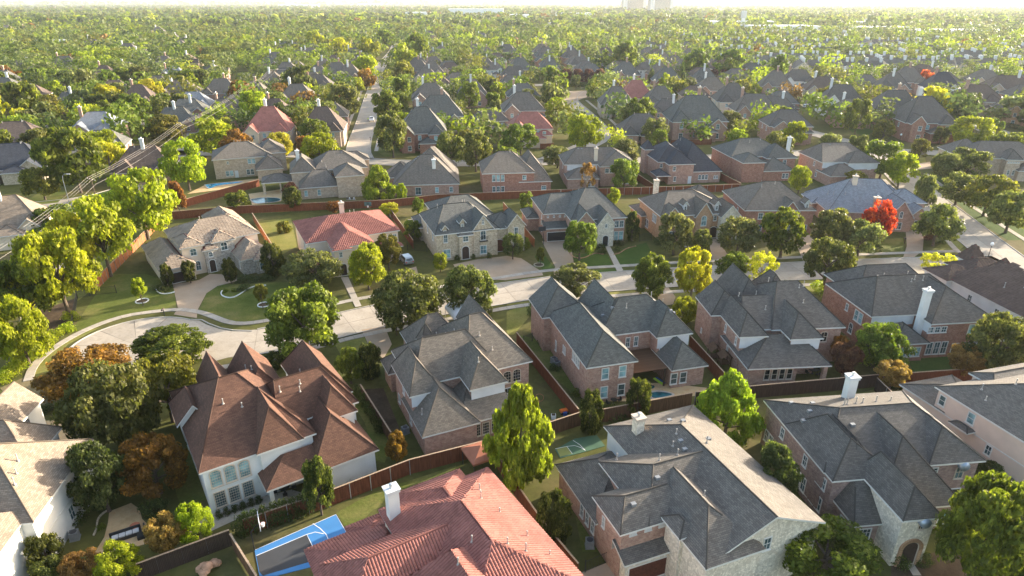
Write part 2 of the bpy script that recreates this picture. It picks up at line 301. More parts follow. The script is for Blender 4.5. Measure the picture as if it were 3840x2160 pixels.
def opening(root, kind, side, plane, u, z, w, h, arch=0.0, mun=(2, 2), glassm='glass', trimm='trim', label=None):
    key = (kind, round(w, 2), round(h, 2), round(arch, 2), mun, glassm, trimm)
    if key not in WCACHE:
        hw = w / 2
        def outl(s):
            o = [(-hw + s, s), (hw - s, s)]
            if arch > 0:
                k = 7
                for i in range(k + 1):
                    q = math.pi * i / k; o.append(((hw - s) * math.cos(q), h - arch + (arch - s) * math.sin(q)))
            else: o += [(hw - s, h - s), (-hw + s, h - s)]
            return o
        fr = MB(); A, Bn = outl(-.02), outl(.09); n = len(A)
        for i in range(n):
            j = (i + 1) % n
            for (p, q, e0, e1) in ((A[i], A[j], -.07, -.07),):
                fr.poly([(A[i][0], -.07, A[i][1]), (A[j][0], -.07, A[j][1]), (Bn[j][0], -.07, Bn[j][1]), (Bn[i][0], -.07, Bn[i][1])])
                fr.poly([(A[i][0], .05, A[i][1]), (A[j][0], .05, A[j][1]), (A[j][0], -.07, A[j][1]), (A[i][0], -.07, A[i][1])])
                fr.poly([(Bn[i][0], -.07, Bn[i][1]), (Bn[j][0], -.07, Bn[j][1]), (Bn[j][0], .03, Bn[j][1]), (Bn[i][0], .03, Bn[i][1])])
        if kind == 'window':
            for i in range(1, mun[0]): x = -hw + w * i / mun[0]; tk = .02 if mun[0] < 3 else .011; fr.box(x - tk, -.045, .08, x + tk, -.01, h - arch * .35 - .05)
            for i in range(1, mun[1]): y = h * i / mun[1]; tk = .025 if mun[1] < 3 else .011; fr.box(-hw + .06, -.047, y - tk, hw - .06, -.012, y + tk)
            fr.box(-hw - .06, -.13, -.09, hw + .06, .04, .0)
        pn = MB(); o = outl(.05); pn.poly([(x, -.015, y) for x, y in o], [(x, y) for x, y in o])
        if kind == 'garage_door':
            for i in range(4): pn.box(-hw + .09, -.04, .03 + h * i / 4, hw - .09, -.016, h * (i + 1) / 4 - .02)
        if kind == 'door':
            for k in range(2): pn.box(-hw + .16 + k * hw * .86, -.04, .2, -hw + .16 + k * hw * .86 + hw * .5, -.016, h - arch - .25)
        WCACHE[key] = (fr.me(kind + '_frame', M[trimm]), pn.me('pane' if kind == 'window' else kind, M[glassm]))
    rz = {'f': 0, 'r': math.pi / 2, 'b': math.pi, 'l': -math.pi / 2}[side]
    loc = {'f': (u, plane, z), 'b': (u, plane, z), 'l': (plane, u, z), 'r': (plane, u, z)}[side]
    if kind == 'window':
        o = link('window', WCACHE[key][0], root, loc, rz); link('pane', WCACHE[key][1], o)
    else:
        o = link(kind, WCACHE[key][1], root, loc, rz); link('door_frame', WCACHE[key][0], o)
    return o
PIPE = MB().tube([(0, 0, -.25), (0, 0, .62)], .055, 7).lathe([(.16, .0), (.1, .12)], 7).lathe([(.075, .55), (.09, .62), (.07, .68)], 7).me('vent_pipe', M['pipe'])
VBOX = MB().box(-.24, -.2, -.2, .24, .2, .16).me('roof_vent', M['ac'])
class House:
    def __init__(s, name, label, o, rot, blocks, wall='rbrick', roof='grey', trim='trim', walls={}, tiles=None, cat='house', group=None, z=0, caps=None):
        s.b = blocks; s.root = thing(name, label, cat, (o[0], o[1], z), R(rot), group); s.o = o; s.rot = R(rot); s.trim = trim
        V, Fc, U = [], [], []; fa = MB(); cp = MB(); wl = {}; s.faces = []
        T = .2
        for i, b in enumerate(blocks):
            q, ends = bfaces(b); x0, y0, x1, y1 = b['r']; ze, zr = b['ze'], b['zr']
            e = i * .004
            for f in q:
                f = [(p[0], p[1], p[2] + e * .5) for p in f]
                uv, h, v, n = faceuv(f); k = len(V); V += f; Fc.append(tuple(range(k, k + len(f)))); U.append(uv); s.faces.append((i, f, h, v, n))
                fa.poly([(p[0], p[1], p[2] - T) for p in f[::-1]])
            def edge(p, q_): fa.poly([(p[0], p[1], p[2] - T + e), (q_[0], q_[1], q_[2] - T + e), (q_[0], q_[1], q_[2] + e), (p[0], p[1], p[2] + e)], [(0, 0), (1, 0), (1, .1), (0, .1)])
            cs = [(x0, y0, ze), (x1, y0, ze), (x1, y1, ze), (x0, y1, ze)]
            for k in range(4):
                p, q_ = cs[k], cs[(k + 1) % 4]; g = -1
                if b['ax'] == 'y' and k in (0, 2): g = 0 if k == 0 else 1
                if b['ax'] == 'x' and k in (1, 3): g = 1 if k == 1 else 0
                if g >= 0 and b['e'][g] == 'g':
                    r = (*(b['p0'] if g == 0 else b['p1']), zr); edge(p, r); edge(r, q_)
                else: edge(p, q_)
            # ridge and hip caps
            segs = [((*b['p0'], zr), (*b['p1'], zr))]
            for g, pr in ((0, b['p0']), (1, b['p1'])):
                if b['e'][g] == 'h':
                    for cpt in ends[g][:2]: segs.append((cpt, (*pr, zr)))
            for p, q_ in segs:
                p, q_ = Vector(p), Vector(q_)
                if (q_ - p).length < .3: continue
                nn = max(1, int((q_ - p).length / 1.2)); run = []
                for k in range(nn + 1):
                    t = p.lerp(q_, k / nn)
                    hid = roofz(blocks, t.x, t.y, i) > t.z + .12
                    if not hid: run.append(t + Vector((0, 0, .01)))
                    if (hid or k == nn):
                        if len(run) > 1: cp.tube([run[0], run[-1]], .085, 5)
                        run = []
            # walls
            iv = OV + e; X0, Y0, X1, Y1 = x0 + iv, y0 + iv, x1 - iv, y1 - iv; mb = wl.setdefault(b['w'], MB())
            def top(x, y):
                z = 99
                for f in q:
                    P, Q, Rr = Vector(f[0]), Vector(f[1]), Vector(f[2]); n = (Q - P).cross(Rr - P)
                    if abs(n.z) > 1e-6: z = min(z, P.z - (n.x * (x - P.x) + n.y * (y - P.y)) / n.z)
                return z - T - .01
            cw = [(X0, Y0), (X1, Y0), (X1, Y1), (X0, Y1)]
            for k in range(4):
                p, q_ = cw[k], cw[(k + 1) % 4]; g = -1
                if b['ax'] == 'y' and k in (0, 2): g = 0 if k == 0 else 1
                if b['ax'] == 'x' and k in (1, 3): g = 1 if k == 1 else 0
                zz = b['z0']
                L = math.hypot(q_[0] - p[0], q_[1] - p[1]); u0 = p[0] * 1.3 + p[1]
                pts = [(*p, zz), (*q_, zz), (*q_, top(*q_) if g >= 0 and b['e'][g] == 'g' else min(top(*q_), ze + .4))]
                uv = [(u0, zz), (u0 + L, zz), (u0 + L, pts[2][2])]
                if g >= 0 and b['e'][g] == 'g':
                    r = b['p0'] if g == 0 else b['p1']
                    m_ = (r[0], p[1]) if b['ax'] == 'y' else (p[0], r[1])
                    pts.append((*m_, top(*m_))); uv.append((u0 + math.hypot(m_[0] - p[0], m_[1] - p[1]), pts[-1][2]))
                pts.append((*p, top(*p) if g >= 0 and b['e'][g] == 'g' else min(top(*p), ze + .4))); uv.append((u0, pts[-1][2]))
                mb.poly(pts, uv)
        rm = M['redunder'] if tiles else M[roof]
        s.roof = link('roof', mesh('roof', V, Fc, rm, U), s.root)
        if cp.V: cp.obj('ridge_cap', M[caps or roof], s.roof)
        fa.obj('fascia', M[trim], s.roof)
        for k, mb in wl.items(): mb.obj('wall', M[walls.get(k, wall)], s.root)
        if tiles: s.tile(tiles, M[roof])
    def plane(s, bi, side):
        x0, y0, x1, y1 = s.b[bi]['r']; iv = OV + bi * .004
        return {'f': y0 + iv, 'b': y1 - iv, 'l': x0 + iv, 'r': x1 - iv}[side]
    def win(s, L):
        for t in L:
            bi, side, u, z, w, h = t[:6]; k = dict(t[6]) if len(t) > 6 else {}
            kind = k.pop('kind', 'window'); n = k.pop('n', 1); gap = k.pop('gap', .15)
            for j in range(n):
                kk = dict(k); kk.setdefault('trimm', s.trim)
                opening(s.root, kind, side, s.plane(bi, side), u + (j - (n - 1) / 2) * (w + gap), z, w, h, **kk)
        return s
    def vents(s, L, kind='pipe'):
        for x, y in L:
            z = roofz(s.b, x, y)
            link('vent_pipe' if kind == 'pipe' else 'roof_vent', PIPE if kind == 'pipe' else VBOX, s.root, (x, y, z), 0, (1, 1, random.uniform(.8, 1.5)) if kind == 'pipe' else None)
        return s
    def loc(s, c, x, y, z):
        p = W(c, x, y, z); dx, dy = p[0] - s.o[0], p[1] - s.o[1]; ca, sa = math.cos(s.rot), math.sin(s.rot)
        return (dx * ca + dy * sa, -dx * sa + dy * ca)
    def chimney(s, x, y, zt, w=.95, d=.8, mat='white', flue=True):
        zb = roofz(s.b, x, y); zb = max(0, zb - 1.2) if zb > 0 else 0
        c = MB().box(x - w / 2, y - d / 2, zb, x + w / 2, y + d / 2, zt).obj('chimney', M[mat], s.root)
        MB().box(x - w / 2 - .1, y - d / 2 - .1, zt - .28, x + w / 2 + .1, y + d / 2 + .1, zt - .002).box(x - w / 2 - .17, y - d / 2 - .17, zt, x + w / 2 + .17, y + d / 2 + .17, zt + .1).obj('chimney_cap', M['siding' if mat in ('white', 'siding') else 'trimt'], c)
        if flue: MB().lathe([(.15, zt + .1), (.15, zt + .38), (.24, zt + .4), (.2, zt + .52), (.05, zt + .56)], 8, x, y).obj('flue', M['galv'], c)
        return s
    def post(s, x, y, z, mat='trim', r=.2, name='post'):
        MB().box(x - r, y - r, 0, x + r, y + r, z).box(x - r - .06, y - r - .06, 0.001, x + r + .06, y + r + .06, .25).obj(name, M[mat], s.root); return s
    def tile(s, spec, mat):
        tw, th, hgt, single = spec
        prof = [(-.5, 0), (-.36, .7), (0, 1), (.36, .7), (.5, 0)] if hgt > .05 else [(-.5, 0), (-.47, 1), (.47, 1), (.5, 0)]
        tv, tf = [], []
        k = len(prof)
        for (yy, lift) in ((-.54, .035), (.54, 0)):
            for (x, z) in prof: tv.append((x * tw * .98, yy * th, z * hgt + lift))
        for j in range(k - 1): tf.append((j, j + 1, k + j + 1, k + j))
        tf.append(tuple(range(k))[::-1])
        allm = []
        cam_l = Matrix.Rotation(-s.rot, 3, 'Z') @ Vector((-s.o[0], -s.o[1], CAM_H))
        for (i, f, h, v, n) in s.faces:
            P = [Vector(p) for p in f]; uv = [(p.dot(h), p.dot(v)) for p in P]; nd = P[0].dot(n)
            us = [a for a, _ in uv]; vs = [b for _, b in uv]; row = 0; vv = min(vs) + th * .45
            while vv < max(vs):
                uu = math.floor(min(us) / tw) * tw + tw / 2
                while uu < max(us):
                    ok = True; sg = None
                    for a in range(len(uv)):
                        (ax, ay), (bx, by) = uv[a], uv[(a + 1) % len(uv)]
                        cr = (bx - ax) * (vv - ay) - (by - ay) * (uu - ax); d = cr / (math.hypot(bx - ax, by - ay) + 1e-9)
                        if d < -.02: ok = False; break
                    if ok:
                        c = h * uu + v * vv + n * nd
                        if roofz(s.b, c.x, c.y, i) < c.z + .03: allm.append((c, h, v, n))
                    uu += tw
                vv += th; row += 1
        def vis(t):
            c, h, v, n = t; dv = cam_l - c
            pr = n.dot(dv.normalized()) / dv.length
            w = Matrix.Rotation(s.rot, 3, 'Z') @ c + Vector((s.o[0], s.o[1], 0))
            if w.y * math.cos(PITCH) + (CAM_H - w.z) * math.sin(PITCH) <= 0: return -1
            yy = -(w.y * math.sin(PITCH) + (w.z - CAM_H) * math.cos(PITCH)) / (w.y * math.cos(PITCH) + (CAM_H - w.z) * math.sin(PITCH)) * F_PX + 1080
            return pr if yy < 2150 else -1
        allm.sort(key=vis, reverse=True); ns = 300 if single else 0
        if ns:
            tm = mesh('tile', tv, tf, mat, smooth=False)
            for c, h, v, n in allm[:ns]:
                o = link('tile', tm, s.roof); o.matrix_local = Matrix(((h.x, v.x, n.x, c.x), (h.y, v.y, n.y, c.y), (h.z, v.z, n.z, c.z), (0, 0, 0, 1)))
        A = np.array(tv); Vs, Fs = [], []
        for j, (c, h, v, n) in enumerate(allm[ns:]):
            q = random.uniform(-.012, .012)
            Vs.append(A @ np.array([h, v, n]) + np.array(c) + np.array(n) * q); b0 = j * len(tv); Fs += [tuple(b0 + x for x in f) for f in tf]
        if Vs:
            o = link('roof_tiles', mesh('roof_tiles', np.concatenate(Vs), Fs, mat), s.roof); o['kind'] = 'stuff'
def dormer(x, y, z, w=1.6, d=3.0, h=1.9, wl='dorm'):
    return B(x - w / 2, y, x + w / 2, y + d, z + h * .62, ax='y', ends='gh', zr=z + h * 1.15, z0=z - .6, w=wl, ridge=(x, y, x, y + d - .3))
GL = dict(glassm='glasst'); GD = dict(glassm='glassd')

# ================================================================ the near houses, each measured in its own frame
# brown-roofed white house by the cul-de-sac
h = House('stucco_house', 'white stucco house with brown shingle hip roof beside the cul-de-sac', (-25.58, 53.77), 34.1, [
    B(-5.5, 3.1, 6.7, 21.5, 6, ridge=(-.8, 12.8, 1.2, 12.8), zr=10.8), B(.2, 2.9, 5.25, 12, 6, ridge=(2.72, 5.6, 2.72, 10.4), zr=9.6),
    B(3.5, 6.4, 13.0, 16, 6, ridge=(2.2 + 2.4, 10.6, 10.2, 10.6), zr=9.7), B(8.0, 4.7, 12.2, 12, 6, ridge=(10.1, 6.9, 10.1, 10.5), zr=9.0),
    B(7.8, 9.0, 13.3, 20.5, 6.0, ridge=(10.4, 11, 10.4, 18), zr=9.9), B(-2.2, 14, 1.5, 23.2, 6, ax='y', ends='hg', ridge=(-.35, 15, -.35, 23.2), zr=9.3),
    B(1.5, 13, 6.7, 23, 6, ax='y', ends='hg', ridge=(4.0, 15, 4.0, 23), zr=9.5), B(-5.6, 18.5, -2.0, 24, 3.6, p=1.1),
    B(4.9, 0, 12.6, 9, 3.2, ridge=(8.73, 3.86, 8.73, 8), zr=7.4), B(0, 0, 6.2, 5.2, 3.2, ridge=(3.0, 3.0, 6.0, 3.0), zr=4.9, z0=2.85),
    B(-6.0, 12.2, -2.6, 18, 6.5, ax='y', ends='gh', ridge=(-4.0, 12.2, -4.0, 17), zr=8.6, z0=5.6)], 'white', 'brown')
h.win([(0, 'f', -2.6, .75, 1.15, 2.0, dict(n=3, gap=.28, mun=(5, 6), trimm='trimt', glassm='glass')), (0, 'f', -2.6, 3.4, 1.15, 2.1, dict(n=3, gap=.28, mun=(5, 6), arch=.35, trimm='trimt', glassm='glasst')),
       (0, 'l', 9, 3.6, 1.0, 1.4), (0, 'l', 16, 1, 1.0, 1.5), (8, 'r', 4, 1, 1.2, 1.5)])
h.vents([(-1.2, 9.6), (.5, 8.6), (4.9, 9.4), (7.3, 9.6), (7.0, 8.9), (8.2, 12.5), (3.4, 16), (3.0, 17.5)]).post(.55, .55, 3.0).post(4.6, .6, 3.0)
brown = h
# grey house with brick walls next to it
h = House('brick_house', 'rose brick house with dark grey shingles and a cone turret behind the bald cypress', (-10.52, 63.05), 24.5, [
    B(0, 0, 7.4, 9, 3.2, ridge=(3.6, 4.0, 3.6, 8), zr=6.9), B(5, .3, 12.4, 9, 3.2, ridge=(8.2, 6.6, 12, 6.6), zr=5.6, ends='hg'),
    B(0, 4.65, 4.2, 13.3, 6, ridge=(2.05, 8.0, 2.05, 11.5), zr=9.1), B(1, 6.6, 13, 17, 6, ridge=(4, 11.6, 10, 11.6), zr=9.9),
    B(7.2, 3.0, 12.4, 12, 6, p=1.25), B(8, 6.3, 17.5, 20.5, 6, ridge=(11.3, 13.4, 13, 13.4), zr=11), B(4.2, 16.9, 12, 24.5, 4.6, ridge=(7.6, 20.6, 9, 20.6), zr=8.6),
    B(12.6, 14, 17.1, 23, 6, ax='y', ends='hg', zr=9.4), B(4.8, 15.4, 7.2, 17.8, 6.6, p=2.2), B(0, 15.5, 5, 20, 3.2, p=.9)], 'rbrick', 'warm', walls=dict(sid='siding'))
h.win([(1, 'f', 8.9, .75, .95, 1.75, dict(n=4, gap=.22, mun=(3, 4), glassm='glassd', trimm='trimt')), (5, 'f', 14.6, 3.2, 1.2, 1.9, dict(n=2, gap=.2, arch=.4, mun=(3, 4), glassm='glassd', trimm='trimt')), (5, 'f', 14.6, .8, 1.1, 1.7, dict(n=2, glassm='glassd')),
       (2, 'l', 11.5, 1, .8, 1.3), (2, 'l', 8.8, 3.9, .8, 1.3), (2, 'l', 6.2, 1, .9, 1.5), (6, 'l', 21, .05, 2.6, 2.2, dict(kind='garage_door', glassm='woodd'))])
h.vents([(8.0, 14), (6.5, 13.4), (11.6, 10.6), (12.6, 8.6), (9.2, 5), (1, 3), (8.9, 13)])
for b_ in (2, 4):   # white siding on the upper back walls
    x0, y0, x1, y1 = h.b[b_]['r']
    MB().box(x0 + OV - .05, y0 + OV - .06, 4.2, x1 - OV + .05, y0 + OV + .02, 5.9).obj('siding', M['siding'], h.root)
rose = h
# brick house with pergola
h = House('brick_house', 'rose brick house with blue-grey roof, wooden pergola and spa at the back', (9.73, 74.16), 14.9, [
    B(0, 0, 7.4, 17, 6, ridge=(3.7, 3.6, 3.7, 13), zr=9.2), B(-1.2, 15.6, 6.4, 23, 6, ax='y', ends='hg', zr=9.4), B(6, 9, 11.6, 20, 6, ax='y', ends='hg', zr=9.6),
    B(5, 7.66, 18.5, 16.5, 6, ridge=(9.5, 12.0, 14, 12.0), zr=9.8), B(12.7, 5.3, 18.5, 14, 6, ridge=(15.6, 8.2, 15.6, 11), zr=9.2), B(13, .7, 18.7, 7, 3.2, ridge=(15.85, 3.6, 15.85, 5.4), zr=5.9),
    B(12, 15.5, 18, 20, 4, p=.9)], 'rbrick', 'blue', walls=dict(sid='siding'))
h.win([(0, 'f', 2.9, 3.6, 1.05, 1.75, dict(mun=(1, 2), glassm='glasst')), (0, 'f', 5.4, 3.6, 1.05, 1.75, dict(mun=(1, 2), glassm='glasst')), (0, 'f', 2.9, .7, 1.05, 1.8, dict(mun=(1, 2), glassm='glasst')), (0, 'f', 5.4, .7, 1.05, 1.8, dict(mun=(1, 2))),
       (0, 'l', 4.8, 3.9, .55, 1.4, dict(n=4, gap=.2)), (0, 'l', 9.6, 2.9, .5, 1.2, dict(n=2)), (0, 'l', 13.3, 1.4, .6, 1.7), (4, 'f', 14.0, 3.5, 1.0, 1.6, dict(mun=(1, 2), glassm='glasst')), (3, 'f', 9.6, 3.5, .7, 1.6), (3, 'f', 10.9, 3.5, .7, 1.6), (3, 'f', 8.4, .3, 1.2, 2.1),
       (5, 'f', 14.4, .7, 1.05, 1.75, dict(n=2, gap=.4, mun=(1, 2), glassm='glass'))])
h.vents([(9.6, 13.4), (10.2, 10.6), (14.6, 11.6), (16.4, 11.2)]); h.vents([(6.8, 11.2), (8.2, 11.0), (15.9, 7.8), (16.4, 7.8)], 'box')
MB().box(12.9 + .2, 5.3 + OV - .06, 4.0, 18.1, 5.3 + OV - .01, 5.9).obj('siding', M['siding'], h.root)
pergola_house = h
# brick house 5
h = House('brick_house', 'brick house with broad charcoal roof and covered patio, left of the tall white chimney', (32.61, 82.75), 4.6, [
    B(-.1, 0, 4.3, 12, 6, ridge=(2.1, 3.2, 2.1, 9), zr=8.4), B(-1.6, 7.2, 4.2, 14.3, 6, ax='y', ends='hg', zr=8.8), B(1.5, 2.1, 12, 14, 6, ridge=(3.2, 8, 9.5, 8), zr=8.8), B(6.85, -1.27, 11.85, 9, 6, ridge=(9.35, 2.2, 9.35, 7.5), zr=8.6),
    B(5.5, 1.8, 16.85, 17, 6, ridge=(9.4, 9.9, 12.7, 9.9), zr=10.2), B(3.5, 10, 9, 19.5, 6, ax='y', ends='hg', zr=9.5), B(10, 13.5, 14, 19.5, 6, p=1.5), B(-.2, -4.2, 12, 6, 3.2, ridge=(4.5, .6, 9, .6), zr=5.9, z0=2.9),
    B(.1, -3.6, 8.0, 5, 3.1, p=.3)], 'rbrick', 'dark')
h.win([(8, 'f', 4.9, .7, .85, 1.75, dict(n=4, gap=.25, mun=(1, 2), glassm='glassd', trimm='trimt')), (0, 'l', 1.6, 3.9, .6, 1.3), (0, 'l', 5.6, 3.9, .6, 1.3), (0, 'l', 4.0, 1.2, .6, 1.2), (4, 'f', 13.3, 3.5, 1.1, 1.7, dict(n=2, gap=.2, arch=.3, glassm='glassd', trimm='trimt')),
       (1, 'l', 11, 1.1, .5, .8)])
h.vents([(6.0, 9.2), (9.0, 11.8), (12.4, 8.6), (13.2, 8.8), (5.9, 5.4), (3.0, 8.6), (12, 6)]).post(11.4, -3.6, 3.0, 'rbrick', .28)
MB().box(7.2, -1.27 + OV - .06, 4.1, 11.5, -1.27 + OV - .01, 5.9).obj('siding', M['siding'], h.root)
MB().box(.25, OV - .06, 4.0, 3.9, OV - .01, 5.9).obj('siding', M['siding'], h.root)
h5 = h
# large hip house with tall chimney
h = House('brick_house', 'large brick house with one sweeping hip roof and a tall white chimney', (54.78, 89.39), 6.0, [
    B(0, 0, 18.1, 13, 6, ridge=(4.2, 6.4, 13, 6.4), zr=9.9), B(7.3, -3.3, 18.1, 8, 6, ridge=(12.7, 2.0, 12.7, 6), zr=9.6), B(2, 7, 16.5, 17, 6, ridge=(6, 12, 13, 12), zr=9.5), B(1.9, -4, 7.4, 2, 3.2, p=.75)], 'dbrick', 'dark')
h.win([(0, 'l', 3.4, 3.4, 1.0, 1.8, dict(n=2, gap=.1, mun=(1, 2), glassm='glasst')), (0, 'l', 6.6, 3.9, .7, 1.2), (0, 'l', 4.6, .8, 1.0, 1.8, dict(arch=.4)), (1, 'f', 8.9, 4.3, .9, 1.0, dict(n=3, gap=.15)), (1, 'f', 15.6, 3.8, 1.0, 1.6, dict(n=3, gap=.15, mun=(1, 2), glassm='glasst')), (1, 'f', 9.6, .6, 1.0, 2.1, dict(n=3, gap=.2)),
       (1, 'f', 15.4, .7, 1.0, 1.7, dict(n=3)), (3, 'f', 4.9, .8, .95, 1.6, dict(n=3, gap=.15, glassm='glasst')), (1, 'f', 12.6, .1, 1.1, 2.2, dict(kind='door', glassm='woodd'))])
h.vents([(6.5, 8), (11, 8.5), (9.3, 5.2), (10, 5.5), (11.3, 5.3)]); h.vents([(5, 7.2), (6.2, 8), (7, 8.1), (8.6, 8.3), (10, 8.6), (12.2, 9), (13.6, 9.2), (14, 13), (15.5, 6)], 'box')
MB().box(.4, OV - .06, 4.2, 7.3, OV - .01, 5.9).obj('siding', M['siding'], h.root)
MB().box(7.3 + OV - .06, -3.0, 4.2, 7.3 + OV - .01, .3, 5.9).obj('siding', M['siding'], h.root)
x, y = h.loc('h', 1362, 362, 7.2); h.chimney(x, y, 10.6, .95, .85); hipbig = h
# brown tile house at the right edge
h = House('stucco_house', 'white stucco house with brown tile roof and pointed turrets at the right edge', (75.82, 102.37), 8.3, [
    B(0, -14, 16, 4.3, 6, ridge=(6.2, -7, 8.5, -2), zr=9.2, ax='y'), B(-1.0, 1, 6, 7, 6, p=.55), B(5, 2, 14, 9, 6, p=.55), B(6.5, -1.5, 9.5, 1.5, 7.9, p=1.5), B(7.5, 6, 11, 9.5, 7, p=1.6)], 'white', 'browntile', tiles=(.55, .42, .03, False))
h.win([(0, 'l', -8.5, 3.8, .9, 1.3), (0, 'l', -3, 3.8, .9, 1.3), (0, 'l', -11, 1, 1, 1.5)]); h.vents([(3, -6), (4.5, -8)])
# red clay tile house at the bottom
h = House('tile_roof_house', 'house with salmon red clay tile roof and white chimney at the bottom edge', (-2.51, 54.18), 31.3, [
    B(-11.8, -17.5, 0, 0, 6, ridge=(-5.95, -6, -5.95, -11.5), zr=9), B(-9.8, -8, -2.6, 1.3, 6, ridge=(-6.2, -2.6, -6.2, -7), zr=8.1), B(-18.5, -10.6, -5, -3.6, 6, ridge=(-15.2, -7.1, -8, -7.1), zr=8.2),
    B(-14, -25, -4.5, -9, 6, ridge=(-9.2, -20, -9.2, -10.5), zr=8.75), B(-18.7, -6, -10.5, 1.6, 3.3, ridge=(-15.6, -2.4, -12, -2.4), zr=5.0), B(-14.6, -2, -10.8, 2.4, 3.3, p=.35)], 'cream', 'redtile', tiles=(.28, .40, .085, True))
h.vents([(-7.2, -10.2), (-9.4, -12), (-4.8, -12), (-3.2, -4.2), (-3.8, -5.6), (-3.0, -7.6), (-3.6, -13), (-2.2, -11), (-1.5, -13.5)])
x, y = h.loc('C' if 'C' in CR else 'b', 1262, 905, 7.0); h.chimney(x, y, 9.5, 1.05, .9); redh = h
# grey house bottom
h = House('brick_house', 'brick and stone house with grey weathered roof beside the green sport court', (9.73, 44.88), 21.0, [
    B(6.5, -5.4, 18.5, 15.2, 6, ax='y', ends='gh', ridge=(12.4, -5.4, 12.4, 9.2), zr=8.7, w='stone'), B(0, 0, 8, 5.5, 6, ridge=(1.9, 2.7, 6.5, 2.7), zr=7.7), B(3.0, .02, 13, 9.8, 6, ridge=(6.2, 4.8, 12, 4.8), zr=8.5),
    B(4.85, -6, 11.2, 5, 6, ridge=(8.0, -1.6, 8.0, 4), zr=8.3, w='stone'), B(.1, 4.6, 7.6, 14.2, 3.2, ridge=(3.6, 8.4, 3.6, 11), zr=5.4), B(.1, -1.0, 5.9, 1.4, 3.2, ax='x', ends='gg', ridge=(.1, 1.4, 5.9, 1.4), zr=4.2, w='stone'),
    B(4.5, -2.6, 6.8, .5, 6.3, p=.7, w='stone')], 'rbrick', 'grey', walls=dict(stone='lstone'))
h.win([(5, 'f', 3.1, .05, 4.6, 2.25, dict(kind='garage_door', glassm='wood')), (1, 'f', 1.6, 5.15, .7, .25, dict(n=1, mun=(1, 1), glassm='glassd')), (1, 'f', 3.2, 5.15, .7, .25, dict(mun=(1, 1), glassm='glassd')), (1, 'f', 4.7, 5.15, .7, .25, dict(mun=(1, 1), glassm='glassd')), (4, 'l', 7, .9, .7, 1.6, dict(n=3, gap=.5)), (1, 'l', 3.6, 3.6, .5, 1.3), (3, 'f', 6.5, .05, 2.4, 2.2, dict(kind='garage_door', glassm='wood')),
       (0, 'f', 15.5, 2.0, 1.2, 2.2, dict(arch=.5)), (0, 'f', 12.2, 4.6, .9, 1.5)])
h.vents([(4.6, 8.9), (7.4, 5.5), (9.6, 5.6), (10.3, 7.4), (2.6, 6.0), (8.8, 0), (13.4, 6), (11.4, 8.5)]); h.vents([(12.6, 11.5), (13.4, 10.2), (14.4, 7), (11.2, 7.4), (10.9, 6.2), (6.0, 3.6), (2.4, 1.9)], 'box')
x, y = h.loc('c', 1080, 245, 7.2); h.chimney(x, y, 8.9, .95, .95, 'lstone'); greyh = h
MB().box(6.5 + OV - .06, 9.6, 3.4, 6.5 + OV - .008, 14.7, 5.95).obj('siding', M['siding'], h.root)
# bottom right house with stone entry tower
h = House('brick_house', 'mauve brick house with cream stone entry tower and arched doorway, lower right', (33.34, 48.92), 6.5, [
    B(-1, 4.7, 17.0, 18, 6, ridge=(4.2, 11.4, 12.8, 11.4), zr=8.9), B(-.9, 3.3, 6, 13, 6, ridge=(2.6, 6.6, 2.6, 11), zr=8.5), B(0, 0, 6.5, 12, 3.2, ridge=(3.2, 6.6, 3.2, 11), zr=8.45), B(3.6, 1.4, 12.6, 12, 3.4, ridge=(8.1, 6.3, 8.1, 11.6), zr=8.6),
    B(2.5, -2.6, 6.6, 5, 6, ridge=(4.55, -.6, 4.55, 4.5), zr=8.3, w='stone'), B(10.4, 4.5, 16.9, 12, 6, ridge=(13.6, 7.6, 13.6, 10), zr=8.4)], 'mbrick', 'dark', walls=dict(stone='lstone'))
h.win([(4, 'f', 4.55, .05, 1.7, 2.9, dict(kind='door', arch=.85, glassm='woodd', trimm='trimt')), (4, 'f', 4.9, 4.4, .6, 1.0, dict(arch=.3, glassm='glassd', trimm='trimt')), (5, 'f', 14.6, 3.6, 1.0, 1.7, dict(arch=.5, trimm='trimt')), (5, 'f', 11.5, 4.5, 1.0, .8), (5, 'f', 14.2, .05, 2.4, 2.2, dict(kind='garage_door', glassm='black')), (3, 'f', 9.9, .6, .95, 1.7, dict(n=3, gap=.2, glassm='glasst')), (2, 'f', 1.6, .7, 1.3, 1.7, dict(mun=(3, 3))),
       (1, 'l', 5.4, 3.6, .75, 1.4, dict(n=2)), (0, 'l', 8.5, 3.7, .8, 1.4), (0, 'l', 13.5, 3.7, .8, 1.4), (0, 'l', 16, 1, .9, 1.6, dict(n=2)), (0, 'l', 9.0, .8, .9, 1.8, dict(n=3)), (1, 'l', 6.2, .8, .9, 1.7, dict(n=3, gap=.3)), (2, 'l', 2.2, .8, .8, 1.5)])
for u, z, y_ in ((4.9, 5.5, -2.6), (14.6, 5.45, 4.5)):
    bi = 4 if y_ < 0 else 5; MB().tube([(u, h.plane(bi, 'f') - .55, z), (u, h.plane(bi, 'f') + 1.2, z)], .52, 12).obj('copper_hood', M['teal'], h.root, smooth=True)
vb = MB().box(-.17, -.16, -.12, .17, .1, .12).me('arch_brick', M['obrick'])
for k in range(21):
    q = math.pi * k / 20; o_ = link('arch_brick', vb, h.root, (4.55 + 1.02 * math.cos(q), h.plane(4, 'f') - .02, 2.1 + 1.02 * math.sin(q))); o_.rotation_euler = (0, -q, 0)
for sx in (-1.02, 1.02):
    for k in range(9): link('arch_brick', vb, h.root, (4.55 + sx, h.plane(4, 'f') - .02, .13 + k * .235))
